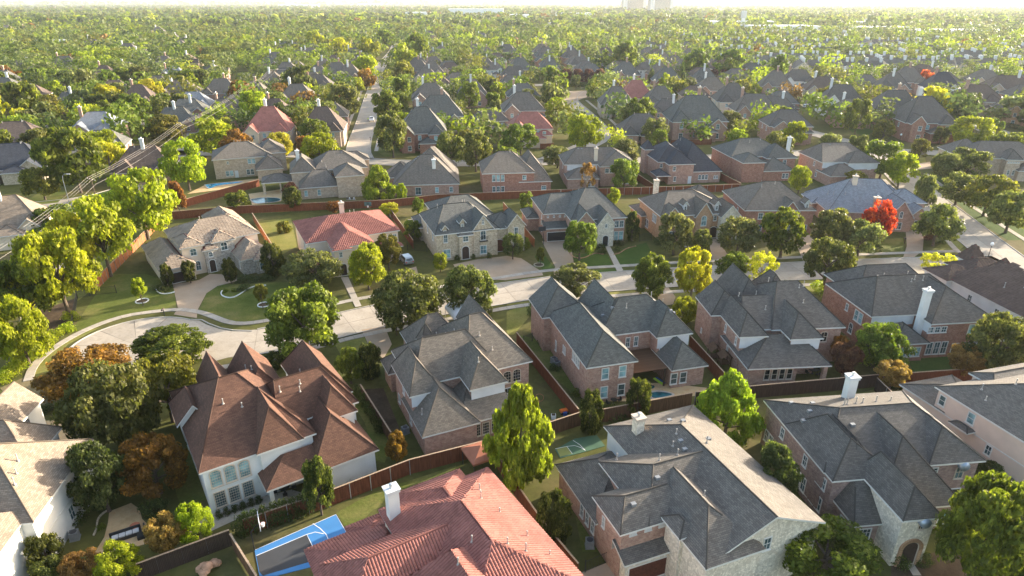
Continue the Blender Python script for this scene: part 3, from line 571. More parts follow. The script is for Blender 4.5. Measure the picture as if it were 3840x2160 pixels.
h.vents([(5.5, 12.6), (6, 12.8), (8, 13), (9.8, 13.2), (11.6, 13.2), (7.2, 13)]); h.vents([(4.6, 9.4), (1.8, 13), (3, 14.5), (1, 15.5), (.6, 12)], 'box')
x, y = h.loc('h', 742, 1085, 6.6); h.chimney(x, y, 9.7, 1.05, .95); tower = h
# beige house, right edge
h = House('stucco_house', 'beige stucco two-storey house with grey roof at the lower right edge', (52.76, 69.73), 15.6, [
    B(0, -18, 15, 0, 6, ridge=(7.4, -12, 7.4, -6), zr=8.8), B(.2, -2, 9, 5, 3.3, p=.4), B(6.3, -2.6, 16, 1.0, 6.4, p=.4), B(-.9, -6.2, .8, -3.6, 3.4, p=.3, z0=3.1)], 'pink', 'grey')
h.win([(0, 'l', -1.2, 3.9, .9, 1.4, dict(mun=(1, 2))), (0, 'l', -5.2, 3.9, 1.0, 1.5, dict(mun=(1, 2), glassm='glasst')), (0, 'l', -8.2, 1.6, .8, 1.3), (0, 'l', -14.5, 3.8, 1, 1.5), (0, 'l', -16, .6, .9, 1.6, dict(n=2))])
MB().box(OV - .06, -17.5, 3.0, OV - .01, -.5, 3.12).obj('trim_band', M['trim'], h.root); h.vents([(3, -3.5), (2, -5), (6, -5)])
# white house at the left edge
h = House('stucco_house', 'white two-storey stucco house with tan shingle roof at the lower left edge', (-44.11, 46.45), 8.4, [
    B(-13, 0, 0, 12.7, 6, ridge=(-7.0, 6.5, -6.0, 6.5), zr=10.6), B(-14, 10.5, -9.0, 21.5, 6.4, ax='y', ends='gg', zr=9.0), B(-13.6, 9, -4.4, 15.5, 6.05, ridge=(-9, 12.6, -8, 12.6), zr=9.4), B(-12, -5, -1.0, 2, 6.02, p=.7)], 'white', 'tanroof')
h.win([(0, 'r', 6, 1, 1, 1.6), (3, 'f', -2.6, 3.5, 1.0, 1.5, dict(n=2, mun=(3, 4), glassm='glassd')), (3, 'f', -2.4, .6, 1.1, 1.9, dict(n=2, mun=(3, 4), glassm='glassd')), (1, 'r', 18, 4.3, 1.0, 1.7, dict(arch=.5, mun=(3, 4), glassm='glassd')), (1, 'f', -11.5, 4.5, 1, 1.6)])
MB().box(-OV - .02, .6, 3.05, -OV + .05, 12.2, 3.17).obj('trim_band', M['trim'], h.root); h.vents([(-3.5, 6), (-3, 4.5), (-2.6, 3.2)])

# ---- north side of the street
h = House('stone_house', 'pale stone house with tan flat-tile roof and curved driveway by the cul-de-sac', (-64.43, 119.59), 37.2, [
    B(-.4, .3, 15.2, 14, 6, ridge=(5.5, 7.2, 11, 7.2), zr=8.9), B(-.4, -.4, 4.2, 7, 6, p=.62), B(5.4, -.5, 10.2, 7, 6, p=.62, w='stone'), B(8.9, -6.6, 15.3, 5, 3.3, p=.75, w='stone'), B(-5, -2.8, 1.6, 15, 3.2, p=.62), B(8.5, 7, 15.3, 20, 6, p=.7), B(11.2, -7.6, 15.2, -3, 3.1, p=.62, w='stone'),
    B(3.4, -1.2, 6.4, 2, 4.9, p=.5, w='stone')], 'cream', 'tantile', tiles=(.6, .5, .03, False), walls=dict(stone='stone'))
h.win([(7, 'f', 4.9, .05, 1.3, 2.7, dict(kind='door', arch=.5, glassm='woodd')), (1, 'f', 2.0, 4.0, 1.2, 1.5, dict(arch=.3, mun=(2, 2))), (2, 'f', 7.8, 3.9, 1.3, 1.7, dict(arch=.3)), (6, 'f', 13.1, .7, 1.8, 1.7, dict(arch=.4, mun=(3, 2))), (1, 'f', 2.4, .8, 1.0, 2.0, dict(arch=.4)), (7, 'f', 4.9, 3.3, .8, 1.1, dict(arch=.3)),
       (4, 'f', -1.6, .05, 3.2, 2.2, dict(kind='garage_door', glassm='woodd')), (3, 'l', -4, .8, .7, 1.5)]); h.vents([(11.5, 12), (6, 9)])
h = House('tile_roof_house', 'cream villa with dark red tile roof and white chimney north of the street', (-40.66, 121.67), 26.0, [
    B(0, .5, 19.3, 16.5, 6, ridge=(6.4, 8.2, 13, 8.2), zr=8.8), B(4.1, -4.5, 12.4, 7, 5.9, ridge=(8.3, -.5, 8.3, 5.5), zr=7.9), B(4.0, -5.2, 7.8, -1, 5.6, p=.45), B(12.2, 1.0, 16.6, 8, 5.9, p=.5), B(.2, -5, 5, 3, 3.2, p=.35), B(12.3, -1.5, 19.2, 4, 3.2, p=.3)],
    'cream', 'redtile', tiles=(.36, .48, .11, False))
h.win([(2, 'f', 5.9, .05, 1.3, 2.6, dict(kind='door', arch=.6, glassm='woodd')), (2, 'f', 5.6, 4.0, .7, 1.1), (1, 'f', 9.6, 3.8, .8, 1.3, dict(arch=.3, glassm='glasst')), (3, 'f', 14.2, 3.7, .8, 1.4, dict(arch=.4)), (0, 'f', 17.6, 3.8, .9, 1.4, dict(n=2)), (0, 'l', 5, 3.6, .9, 1.4), (1, 'f', 10, .05, 2.2, 2.3, dict(kind='garage_door', glassm='woodd')), (4, 'f', 2.4, .8, .9, 1.6, dict(arch=.3))])
x, y = h.loc('j', 842, 668, 7.6); h.chimney(x, y, 10.2, .9, .8, 'pink'); h.vents([(11, 9), (12, 9.5)])
h = House('stone_house', 'tan stone house with blue-grey roof, iron balcony and wooden carriage gate', (-15.81, 127.16), 19.2, [
    B(0, 0, 14, 16, 6, ridge=(4.2, 9, 9.6, 9), zr=9.7), B(7.9, -.1, 12.9, 9, 6, ax='y', ends='gh', zr=9.3, w='stone'), B(12, 1.4, 20.2, 9.5, 5.4, p=.6), B(15.8, .5, 20.3, 8, 5.8, ax='y', ends='gh', zr=8.5), B(3, 10, 16, 24, 6, ridge=(8, 17.5, 12, 17.5), zr=9.0), B(-.6, 14, 5, 23, 3.2, p=.6),
    dormer(2.3, .5, 5.6), dormer(6.3, 1.2, 6.4), B(4.6, -.7, 8.1, 2.5, 5.5, p=.5, w='stone')], 'cstone', 'blue', walls=dict(stone='cstone', dorm='cstone'))
h.win([(8, 'f', 6.3, .05, 1.7, 3.0, dict(kind='door', arch=.7, glassm='woodd', trimm='trim')), (0, 'f', 2.4, .6, 1.6, 1.9, dict(mun=(2, 2), glassm='glasst')), (0, 'f', 2.3, 4.0, .9, 1.9, dict(arch=.3)), (1, 'f', 10.4, .6, 1.5, 1.9, dict(glassm='glasst')), (1, 'f', 10.4, 3.7, 1.2, 2.3, dict(arch=.6)), (8, 'f', 6.4, 4.0, 1.2, 1.2), (1, 'f', 10.4, 7.2, .5, 1.2, dict(arch=.25)),
       (2, 'f', 14.3, .05, 3.0, 2.9, dict(kind='garage_door', arch=1.2, glassm='wood')), (3, 'f', 18.0, .6, 1.2, 1.9), (3, 'f', 18.0, 3.8, .9, 1.7), (0, 'l', 4, 3.6, .9, 1.6), (0, 'l', 9, 3.6, .9, 1.6), (6, 'f', 2.3, 5.4, .6, 1.1), (7, 'f', 6.3, 6.4, .6, .9)])
bal = MB(); y_ = h.plane(1, 'f')
for k in range(9): bal.tube([(9.55 + k * .21, y_ - .55, 3.6), (9.55 + k * .21, y_ - .55, 4.5)], .02, 4)
bal.box(9.5, y_ - .6, 3.5, 11.3, y_, 3.6).box(9.5, y_ - .58, 4.5, 11.3, y_ - .52, 4.55); bal.obj('balcony', M['iron'], h.root); h.vents([(8.6, 10), (9.2, 10.4), (3, 10)])
h = House('brick_house', 'pink brick house with two-car garage and stepped front walk, facing the vivid lawn', (7.03, 141.79), 10.0, [
    B(0, 0, 9, 14, 6, ridge=(3.4, 6.8, 8, 6.8), zr=8.9), B(5, -5.5, 18, 14, 6, ridge=(11, 4.6, 13.4, 4.6), zr=10.4), B(5.6, -6.8, 10.6, 2, 5.3, ax='y', ends='gh', zr=8.2), B(10.4, -7.6, 14.8, 1, 5.0, ax='y', ends='gh', zr=8.0, w='stone'), B(-.2, -2.2, 6.1, 1.5, 3.2, ax='x', ends='gg', ridge=(-.2, 1.0, 6.1, 1.0), zr=4.3), B(-2.6, 6, 1, 14, 3.2, p=.5)],
    'rbrick', 'blue', walls=dict(stone='lstone'))
h.win([(4, 'f', 3.0, .05, 4.8, 2.2, dict(kind='garage_door', glassm='black')), (0, 'f', 1.2, 5.0, .4, .45, dict(mun=(1, 1))), (0, 'f', 2.6, 5.0, .4, .45, dict(mun=(1, 1))), (0, 'f', 4.0, 5.0, .4, .45, dict(mun=(1, 1))), (0, 'f', 5.2, 5.0, .4, .45, dict(mun=(1, 1))), (3, 'f', 12.6, .05, 1.4, 2.6, dict(kind='door', arch=.5, glassm='black')), (2, 'f', 8.2, 3.7, 1.3, 1.8, dict(glassm='glasst')), (3, 'f', 12.6, 4.4, .6, .9, dict(arch=.2)),
       (1, 'f', 16.3, 3.6, 1.0, 1.6, dict(n=2)), (1, 'f', 16.3, .6, 1.0, 2.1, dict(n=2, glassm='glasst')), (2, 'f', 8.2, .6, 1.2, 1.8), (0, 'l', 3, 4.0, .5, 1.0)])
h.vents([(6, 8), (9.8, 6), (12.6, 6), (13.3, 6.4)])
h = House('brick_house', 'orange-brown brick house with three front gables behind the silver-green oak', (33.3, 139.53), 9.3, [
    B(0, .5, 18.4, 15.5, 6, ridge=(4.7, 8.5, 10.5, 8.5), zr=9.6), B(7.9, -.3, 12.4, 8, 5.6, ax='y', ends='gh', zr=8.9), B(13.6, -1.2, 18.6, 7, 5.6, ax='y', ends='gh', zr=8.3, w='stone'), B(1, 0, 5, 6, 5.6, ax='y', ends='gh', zr=8.1), B(10, 9, 19, 18, 6, p=.75), B(-1, 10, 3, 19, 3.2, p=.5), dormer(6.4, 1.8, 6.6), dormer(13.6, 1.0, 6.6)],
    'obrick', 'warm', walls=dict(stone='lstone', dorm='siding'))
h.win([(1, 'f', 10.2, 3.4, 1.3, 2.4, dict(arch=.6, glassm='glasst')), (1, 'f', 10.2, .6, 1.4, 1.9), (2, 'f', 16.2, .6, 1.3, 1.9), (0, 'f', 13.2, 4.2, .8, 1.2), (0, 'f', 13.1, .05, 2.2, 2.8, dict(kind='garage_door', arch=1.0, glassm='woodd')), (3, 'f', 3, 3.7, 1.2, 1.6), (3, 'f', 3, .6, 1.4, 1.8), (0, 'l', 5, 3.3, .7, 1.8, dict(n=3)), (0, 'l', 9.5, .6, 1.0, 2.0, dict(n=2)), (6, 'f', 6.4, 6.6, .55, 1.0, dict(arch=.25, mun=(1, 2))), (7, 'f', 13.6, 6.6, .55, 1.0, dict(arch=.25, mun=(1, 2)))])
x, y = h.loc('k', 1226, 487, 6.5); h.chimney(x, y, 9.6, 1.1, .9, 'lstone'); h.vents([(6, 9.5), (9, 10)])
h = House('brick_house', 'brick house with broad grey roof and arched white dormer left of the slate-roofed house', (53.47, 144.13), .3, [
    B(0, .5, 16.6, 18, 6, ridge=(7.4, 10, 11, 10), zr=10.4), B(8.6, .2, 12.8, 8, 5.7, ax='y', ends='gh', zr=8.2), dormer(14.6, 1.0, 6.2), B(-1.5, 9, 3, 20, 3.2, p=.5)], 'dbrick', 'warm', walls=dict(dorm='siding'))
h.win([(1, 'f', 10.7, 4.0, 1.0, 1.6, dict(arch=.4)), (1, 'f', 10.7, .6, 1.4, 1.8), (2, 'f', 14.6, 6.2, .6, 1.1, dict(arch=.25)), (0, 'f', 4, 3.8, 1.1, 1.5), (0, 'f', 4, .6, 1.3, 1.8), (0, 'f', 14.6, .6, 1.2, 1.8), (0, 'l', 6, 3.6, 1, 1.5), (0, 'f', 7.3, .05, 1.3, 2.5, dict(kind='door', glassm='woodd'))]); h.vents([(6, 8), (7, 11), (9.5, 9)])
h = House('brick_house', 'brick house with blue-grey slate roof and brick chimney behind the red maple', (76.59, 156.08), -5.5, [
    B(0, -4.5, 20, 13.5, 3.6, ridge=(7.4, 4.5, 14.6, 4.5), zr=9.7), B(15, -2, 23.5, 6, 5.6, p=.6), B(12.4, -8, 18.4, 2, 3.5, ax='y', ends='gh', zr=7.6), B(17.2, -7.2, 22.6, 0, 3.2, ax='y', ends='gh', zr=6.0), B(15, 4, 22, 12, 4.5, p=.8), B(-1.0, 4, 4, 13, 3.2, p=.6)], 'rbrick', 'slate')
h.win([(2, 'f', 15.4, 3.4, .8, 1.6, dict(arch=.3)), (2, 'f', 15.4, .6, 1.3, 1.7), (3, 'f', 19.9, .05, 1.6, 2.6, dict(kind='door', glassm='woodd')), (1, 'f', 19.2, 4.2, 1.2, .8), (0, 'f', 9, .7, 1.2, 1.7), (0, 'f', 5, .7, 1.2, 1.7), (0, 'f', 2, .7, 1.0, 1.7)])
x, y = h.loc('l', 800, 405, 9); h.chimney(x, y, 10.6, 1.0, .8, 'cream'); h.chimney(10.6, -4.6, 7.4, 1.2, 1.0, 'rbrick'); h.vents([(3, 2), (5, 0), (2.4, 4)])
# ---- back row
def hs(label, o, rot, blocks, wall, roof, wins=(), vents=(), boxes=(), chim=(), name='brick_house', **k):
    h = House(name, label, o, rot, blocks, wall, roof, **k); h.win(wins).vents(vents).vents(boxes, 'box')
    for c in chim: h.chimney(*c)
    return h
hs('tan brick house with grey hip roof beside the bright blue swimming pool', (-90.86, 196.34), 22, [B(0, 0, 17.5, 15, 6, ridge=(6.5, 7.4, 11, 7.4), zr=9.6), B(12, -7, 20, 8, 3.4, p=.8), B(13, 4, 22, 16, 6, p=.75)], 'tbrick', 'grey',
   [(0, 'f', 4.4, .7, 1.0, 1.6, dict(n=2, glassm='glasst')), (0, 'f', 11.2, 4, 1.0, 1.5, dict(n=2, glassm='glasst')), (0, 'f', 4.4, 4.4, .6, .8), (0, 'f', 10.4, .6, 1, 1.7, dict(n=2)), (0, 'f', 6.4, .05, 1.0, 2.1, dict(kind='door', glassm='siding'))], [(7, 9), (8, 9), (9, 8)])
hs('tan brick house with several hip roofs and a white chimney beside a kidney-shaped pool', (-58.15, 174.16), 17.5, [B(0, 0, 10.7, 13, 3.2, ridge=(4.4, 6.4, 8, 6.4), zr=6.6), B(-2, 7, 5.4, 20, 6, p=.95), B(9.8, -1.5, 17.8, 9, 6, p=.6), B(4.5, 8, 19.6, 23, 6, ridge=(9.5, 15, 13, 15), zr=10), B(12, 18, 21.4, 25, 6, p=.6), B(-10, 8.5, -1, 16, 3.3, p=.45, z0=3.0)], 'tbrick', 'grey',
   [(0, 'f', 1.7, .8, .9, 1.6, dict(glassm='glasst')), (0, 'f', 5.2, .8, .9, 1.6, dict(glassm='glasst')), (3, 'f', 8, 4, 1, 1.4), (4, 'f', 14, 3.9, 1.2, 1.3)], [(7, 11), (8, 9)], [(12, 20), (9, 19), (13, 14)], [(0.6, 12.5, 11.0, .95, .8)]).post(-9.4, 9.1, 3.1, 'cstone', .35).post(-5, 9, 3.1, 'tbrick', .2)
hs('low brick house under one steep grey roof with white chimney behind the conical tree', (-33.16, 177.37), 6.1, [B(0, 0, 18.7, 18, 3.2, ridge=(8.0, 9.5, 11, 9.5), zr=9.6), B(3.5, 7, 18.5, 24, 3.25, ridge=(10.6, 14.5, 11.8, 16.5), zr=10.6), B(-2.6, 9, 6, 19, 3.2, p=.8)], 'rbrick', 'grey',
   [(0, 'f', 3, .05, 1.6, 2.2), (0, 'f', 7, .3, 1.6, 2.1), (0, 'f', 12.2, .8, 1.0, 1.5, dict(glassm='glasst')), (0, 'f', 16.2, .8, 1.0, 1.5, dict(glassm='glasst'))], [(12, 8), (6, 9)], [(8.4, 10.5), (9.2, 10.5), (6.5, 9.5), (7.2, 9.6), (11, 15.5)], [(11.6, 5.2, 9.0, .95, .8)])
hs('red brick house with pointed grey hip roof and tall back windows', (-8.2, 179.5), 6.1, [B(-.2, 0, 14.8, 15, 6, ridge=(5.4, 9.6, 9, 9.6), zr=10.2), B(10.2, .2, 19.8, 20, 3.3, ridge=(14.6, 9, 14.6, 14), zr=9.6)], 'dbrick', 'warm',
   [(0, 'f', 4.4, 3.6, .95, 1.9, dict(n=3, gap=.3, glassm='glasst')), (0, 'f', 4.4, .6, .95, 1.6, dict(n=3, gap=.3)), (1, 'f', 17.4, .8, 1.4, 1.2, dict(glassm='glasst')), (0, 'f', 11.8, 3.9, 1.1, 1.3, dict(glassm='glasst'))], [(8.6, 9), (11, 11)], [(12.6, 8)])
hs('brick house with grey hip roof, cream chimney and a bare pale tree behind it', (16.3, 190.56), 3.2, [B(-1, 0, 20.7, 14, 6, ridge=(3.6, 6.6, 14, 6.6), zr=9.7), B(9, -3, 20.7, 7, 6, ridge=(14.8, 2.4, 14.8, 5), zr=9.4), B(-.8, -6, 8.8, 2, 3.2, p=.6)], 'rbrick', 'grey',
   [(0, 'l', 5, 3.8, .8, 1.4), (1, 'f', 12, 4, 1.2, 1.3, dict(n=2)), (1, 'f', 18, 3.9, 1.2, 1.5, dict(glassm='glasst')), (1, 'f', 17, .7, 1.1, 1.6, dict(n=2, glassm='glasst')), (2, 'f', 6.3, .8, .9, 1.5, dict(n=2))], [(6, 7.6), (10, 7.5), (13, 7)], [(4, 6), (5, 6), (15, 4), (16, 4)], [(8.6, 1.6, 10.4, .95, .8, 'cream')])
MB().box(0, OV - .06, 4.2, 8.9, OV - .01, 5.9).obj('siding', M['siding'], bpy.data.objects[-1] if False else [o for o in C.objects if o.get('category') == 'house'][-1])
hs('red brick house with charcoal slate-dark roof and small covered porch', (46.5, 190.56), 6.9, [B(-.4, 0, 7.9, 12, 6, p=.75), B(-2.4, 3.7, 9, 20, 6, ridge=(2.6, 9, 3.6, 15), zr=10), B(4, .6, 16.7, 25, 3.5, ridge=(9.8, 9, 9.8, 18), zr=10.6), B(-4.5, -2.2, -.2, 4, 3.2, p=.6, z0=2.9), B(-3.4, 14, 0, 19, 7.6, p=1.4)], 'rbrick', 'navy',
   [(0, 'f', 1.6, 4, .9, 1.3), (1, 'f', -1.2, 4.2, .8, 1.2), (0, 'f', 6.6, .05, 1, 2.2, dict(kind='door', glassm='siding')), (2, 'f', 11, 1, .9, 1.5, dict(n=3, arch=.3)), (2, 'f', 15, 1.1, .6, 1.1, dict(n=2, arch=.3)), (0, 'f', 2, .8, .8, 1.5)], [(9, 17), (11, 12), (7, 13)], [(7, 16), (8, 17), (10, 19), (12, 18), (13, 16)]).post(-4.0, -1.7, 3.0, 'rbrick', .15)
hs('red brick house with square two-storey wing and green-grey roof', (68.61, 192.61), 6.4, [B(0, 0, 7.4, 9, 6, p=.55), B(-.2, 8, 19.6, 24, 6, ridge=(6, 16, 12, 16), zr=10.2), B(7, .5, 17, 11, 3.2, p=.65), B(10, 5, 19.8, 16, 6, p=.7)], 'dbrick', 'blue', [(1, 'f', 4, 4, 1.1, 1.3), (2, 'f', 14.4, .8, .9, 1.5, dict(n=2)), (3, 'f', 16, 4, 1.1, 1.4)], [(12, 15), (8, 14)], [(10, 17), (13, 17)], [(18.2, 8.6, 11.6, .95, .8)])
hs('brick house with grey hip roof and white siding gables left of the round green tree', (92.53, 193.41), 4.5, [B(0, 0, 16.8, 15, 6, ridge=(4, 9, 12.5, 9), zr=10), B(6.8, -2, 16.8, 6, 6, p=.7), B(0, -5.8, 10.4, 3, 3.2, p=.6)], 'rbrick', 'grey', [(0, 'l', 5, 3.9, .9, 1.4), (0, 'l', 9, 1, .9, 1.4), (1, 'f', 14, 4, 1.1, 1.4), (0, 'l', 3, 1, .9, 1.4)], [(9, 10), (12, 9)], [(6, 8)])
hr = [o for o in C.objects if o.get('category') == 'house'][-1]
MB().box(.4, OV - .06, 4.2, 6.9, OV - .01, 5.9).obj('siding', M['siding'], hr); MB().box(7.2, -2 + OV - .06, 4.1, 16.4, -2 + OV - .01, 5.9).obj('siding', M['siding'], hr)
hs('tan brick house with round stair turret and cone roof near the right edge', (141.2, 200), -8, [B(0, 0, 22, 14, 6, ridge=(5, 7, 16, 7), zr=10), B(8.6, -2.6, 13.4, 4, 6.2, p=1.1), B(-3, 6, 8, 16, 6, p=.75), B(12, -4, 24, 4, 3.2, p=.5)], 'tbrick', 'grey', [(0, 'f', 3, 3.6, .9, 1.5, dict(n=2)), (0, 'f', 18, 3.8, 1.4, 1.4), (1, 'f', 11, 5.1, .5, .5, dict(n=5, gap=.2)), (1, 'f', 11, 1.5, .7, 1.5, dict(n=2, gap=.7)), (3, 'f', 18, .8, 1.2, 1.4, dict(n=2))], [(8, 8)])
# ---------------------------------------------------------------- ground, streets, pavements
g = 9000.0
gm = MB(); gm.poly([(-3 * g, -300, 0), (3 * g, -300, 0), (3 * g, 4 * g, 0), (-3 * g, 4 * g, 0)]); struct('ground', gm.me('ground', M['base']))
def resample(P, step):
    P = [Vector((*p, 0)) for p in P]; out = [P[0]]; acc = 0
    for a, b in zip(P, P[1:]):
        L = (b - a).length; t = step - acc
        while t <= L: out.append(a.lerp(b, t / L)); t += step
        acc = (acc + L) % step
    if (out[-1] - P[-1]).length > step * .3: out.append(P[-1])
    return out
def smooth(P, it=2):
    for _ in range(it):
        Q = [P[0]]
        for a, b in zip(P, P[1:]): Q += [(a[0] * .75 + b[0] * .25, a[1] * .75 + b[1] * .25), (a[0] * .25 + b[0] * .75, a[1] * .25 + b[1] * .75)]
        P = Q + [P[-1]]
    return P
def side(P, d):
    out = []
    for i, p in enumerate(P):
        t = (P[min(i + 1, len(P) - 1)] - P[max(i - 1, 0)]).normalized(); out.append(p + Vector((-t.y, t.x, 0)) * d)
    return out
ROADS = []                                      # (points, half width) for keeping trees off
def slabs(parent, P, d0, d1, zt, mat, gap=.018, name='slab', base=.0):
    A, Bq = side(P, d0), side(P, d1)
    for i in range(len(P) - 1):
        q = [A[i], A[i + 1], Bq[i + 1], Bq[i]]; c = sum(q, Vector()) / 4
        q = [c + (p - c) * (1 - 2 * gap / max((p - c).length, .3)) for p in q]
        if (q[1] - q[0]).cross(q[2] - q[0]).z < 0: q = q[::-1]
        lo = [(p.x, p.y, base) for p in q]; hi = [(p.x, p.y, zt) for p in q]
        V = lo + hi; Fc = [(4, 5, 6, 7)] + [(j, (j + 1) % 4, 4 + (j + 1) % 4, 4 + j) for j in range(4)]
        link(name, mesh(name, V, Fc, mat), parent)
def road(name, P, hw, step=5.0, detail=True, kerb=True, z=.012, skip=0):
    P = resample(smooth(P), step); ROADS.append((P, hw + 1))
    A, Bq = side(P, hw), side(P, -hw); m = MB()
    for i in range(len(P) - 1): m.poly([Bq[i] + Vector((0, 0, z)), Bq[i + 1] + Vector((0, 0, z)), A[i + 1] + Vector((0, 0, z)), A[i] + Vector((0, 0, z))])
    r = struct(name, m.me(name, M['joint' if detail else 'conc']))
    if detail:
        slabs(r, P, 0.01, hw, z + .02, M['conc'], base=z + .001); slabs(r, P, -hw, -.01, z + .02, M['conc'], base=z + .001)
    if kerb:
        for s in (1, -1):
            k = MB(); a, b = side(P, s * (hw + .02)), side(P, s * (hw + .2))
            for i in range(skip, len(P) - 1):
                q = [a[i], a[i + 1], b[i + 1], b[i]] if s < 0 else [b[i], b[i + 1], a[i + 1], a[i]]
                up = Vector((0, 0, .13)); k.poly([p + up for p in q][::-1]); k.poly([a[i], a[i + 1], a[i + 1] + up, a[i] + up])
            struct('kerb', k.me('kerb', M['kerb']))
    return P
MAIN = [(-56, 91.4), (-46, 91.2), (-38, 93.2), (-28.5, 98.8), (-22, 102.6), (-12, 107.3), (0, 112.2), (10, 115.4), (20, 117.2), (40, 120.6), (60, 122.7), (84, 125.4), (104, 126.5)]
mp_ = road('main_street', MAIN, 4.5, skip=3)
# cul-de-sac bulb
m = MB(); cx, cy, r0 = -59.5, 91.2, 10.0
for i in range(32):
    a, b = 2 * math.pi * i / 32, 2 * math.pi * (i + 1) / 32
    m.poly([(cx, cy, .02), (cx + r0 * math.cos(a), cy + r0 * math.sin(a), .02), (cx + r0 * math.cos(b), cy + r0 * math.sin(b), .02)])
bulb = struct('cul_de_sac', m.me('cul_de_sac', M['joint'])); ROADS.append(([Vector((cx, cy, 0)), Vector((cx + .1, cy, 0))], 11))
for i in range(12):
    q = [(1.0, .03 + 2 * math.pi * i / 12)]
    V = []; n = 5; ra, rb = 3.4, r0
    for (ri, ro) in ((.05, ra - .02), (ra + .02, rb)):
        vs = []; st = 2 * math.pi / 12; aa = [i * st + .006 + (st - .012) * k / n for k in range(n + 1)]
        vs = [(cx + ro * math.cos(t), cy + ro * math.sin(t), .038) for t in aa] + [(cx + ri * math.cos(t), cy + ri * math.sin(t), .038) for t in aa[::-1]]
        link('slab', mesh('slab', vs, [tuple(range(len(vs)))], M['conc']), bulb)
k = MB()
for i in range(40):
    a, b = R(64) + R(238) * i / 40, R(64) + R(238) * (i + 1) / 40
    q = [(cx + rr * math.cos(t), cy + rr * math.sin(t), zz) for rr, t, zz in ((r0, a, .13), (r0, b, .13), (r0 + .2, b, .13), (r0 + .2, a, .13))]
    k.poly(q[::-1]); k.poly([(cx + r0 * math.cos(a), cy + r0 * math.sin(a), 0), (cx + r0 * math.cos(a), cy + r0 * math.sin(a), .13), (cx + r0 * math.cos(b), cy + r0 * math.sin(b), .13), (cx + r0 * math.cos(b), cy + r0 * math.sin(b), 0)])
struct('kerb', k.me('kerb', M['kerb']))
road('side_street', [(99, 112), (104, 128), (107, 142), (111.5, 160), (115.5, 178), (121, 198), (128, 220), (134, 236)], 4.8)
road('side_street', [(100, 100), (99, 112)], 4.8, detail=False)
CROSS = [(-190, 232), (-120, 236), (-70, 232), (-45, 219), (-19, 218), (10, 220), (40, 222), (75, 228), (110, 236), (134, 240), (170, 230), (205, 222)]
road('cross_street', CROSS, 4.2, 8, False)
road('straight_street', [(-52, 224), (-57, 240), (-66, 302), (-77.5, 371), (-88, 440), (-107, 540), (-128, 745), (-150, 900)], 4.3, 10, False)
road('diagonal_street', [(12, 222), (26, 243), (37, 266), (37, 300), (34, 340), (31, 380), (39, 410)], 4.2, 8, False)
road('park_street', [(134, 240), (128, 262), (122, 280), (116, 310), (110, 345)], 4.2, 8, False)
road('avenue', [(186, 215), (196, 250), (205, 290), (206, 325), (196, 380), (150, 432), (90, 440), (30, 442), (-20, 446)], 5.5, 10, False)
road('left_street', [(-230, 150), (-150, 164), (-124, 168), (-112, 178), (-112, 200), (-118, 232)], 4.2, 8, False)
road('left_street', [(-91, 104), (-94, 130), (-99, 145), (-118, 166)], 2.0, 8, False, False)
road('left_street', [(-118, 232), (-140, 300), (-165, 400), (-200, 520)], 4.2, 10, False, False)
road('left_street', [(-260, 280), (-140, 300)], 4.2, 10, False, False)
road('shop_road', [(-900, 1500), (0, 1250), (600, 1000), (1500, 800)], 8, 40, False, False)
road('shop_road', [(330, 420), (520, 700), (760, 1150)], 7, 40, False, False)
m = MB(); m.poly([(x, y, .034) for x, y in ((-57, 92), (-45.5, 86.0), (-43.5, 87.4), (-43.2, 95.9), (-46.2, 96.1), (-48.6, 96.9), (-51.5, 98.5), (-53.4, 100.0), (-55.2, 100.2))]); struct('street_apron', m.me('street_apron', M['conc']))
k = MB(); P = [Vector((x, y, 0)) for x, y in ((-43.0, 96.1), (-46.2, 96.3), (-48.6, 97.1), (-51.4, 98.8), (-53.2, 100.2), (-55.2, 100.3))]; a, b = side(P, 0), side(P, -.18)
for i in range(len(P) - 1): up = Vector((0, 0, .13)); k.poly([p + up for p in (a[i], a[i + 1], b[i + 1], b[i])]); k.poly([a[i], a[i] + up, a[i + 1] + up, a[i + 1]])
struct('kerb', k.me('kerb', M['kerb']))
# pavements of single slabs
def walk(P, w=1.25, step=1.6, sm=2):
    P = resample(smooth(P, sm), step); m = MB(); A, Bq = side(P, w / 2), side(P, -w / 2)
    for i in range(len(P) - 1): m.poly([Bq[i] + Vector((0, 0, .02)), Bq[i + 1] + Vector((0, 0, .02)), A[i + 1] + Vector((0, 0, .02)), A[i] + Vector((0, 0, .02))])
    r = struct('sidewalk', m.me('sidewalk', M['joint'])); slabs(r, P, -w / 2, w / 2, .075, M['walk'], .012, 'paving_slab', .021)
NW = [(-69.6, 80.7), (-71.8, 85), (-72.3, 90), (-71.4, 95.3), (-69.5, 99.3), (-66.9, 102.2), (-62.3, 103.8), (-59.3, 104.6), (-55, 103.6), (-51.9, 101.7), (-47.6, 98.9), (-44.4, 98.9), (-40, 101.0), (-31, 107.6), (-24, 110.9), (-12, 115), (-1, 119.6), (6.3, 122.7), (16, 124.3), (25, 125.6), (40, 128), (56, 129.6), (75, 131.9), (97, 134)]
walk(NW)
walk([(-44, 84.2), (-38, 86.4), (-30, 91.2), (-24.5, 94.8), (-12, 100), (-1, 105.2), (10, 108.6), (20, 110.5), (40, 113.6), (60, 115.8), (84, 118.5), (94, 119.5)])
walk([(97, 133), (100.5, 145), (104, 160), (109, 178), (114, 197)], step=2.2)
walk([(116, 134), (119, 150), (122, 166), (126, 184), (131, 204)], step=2.2)
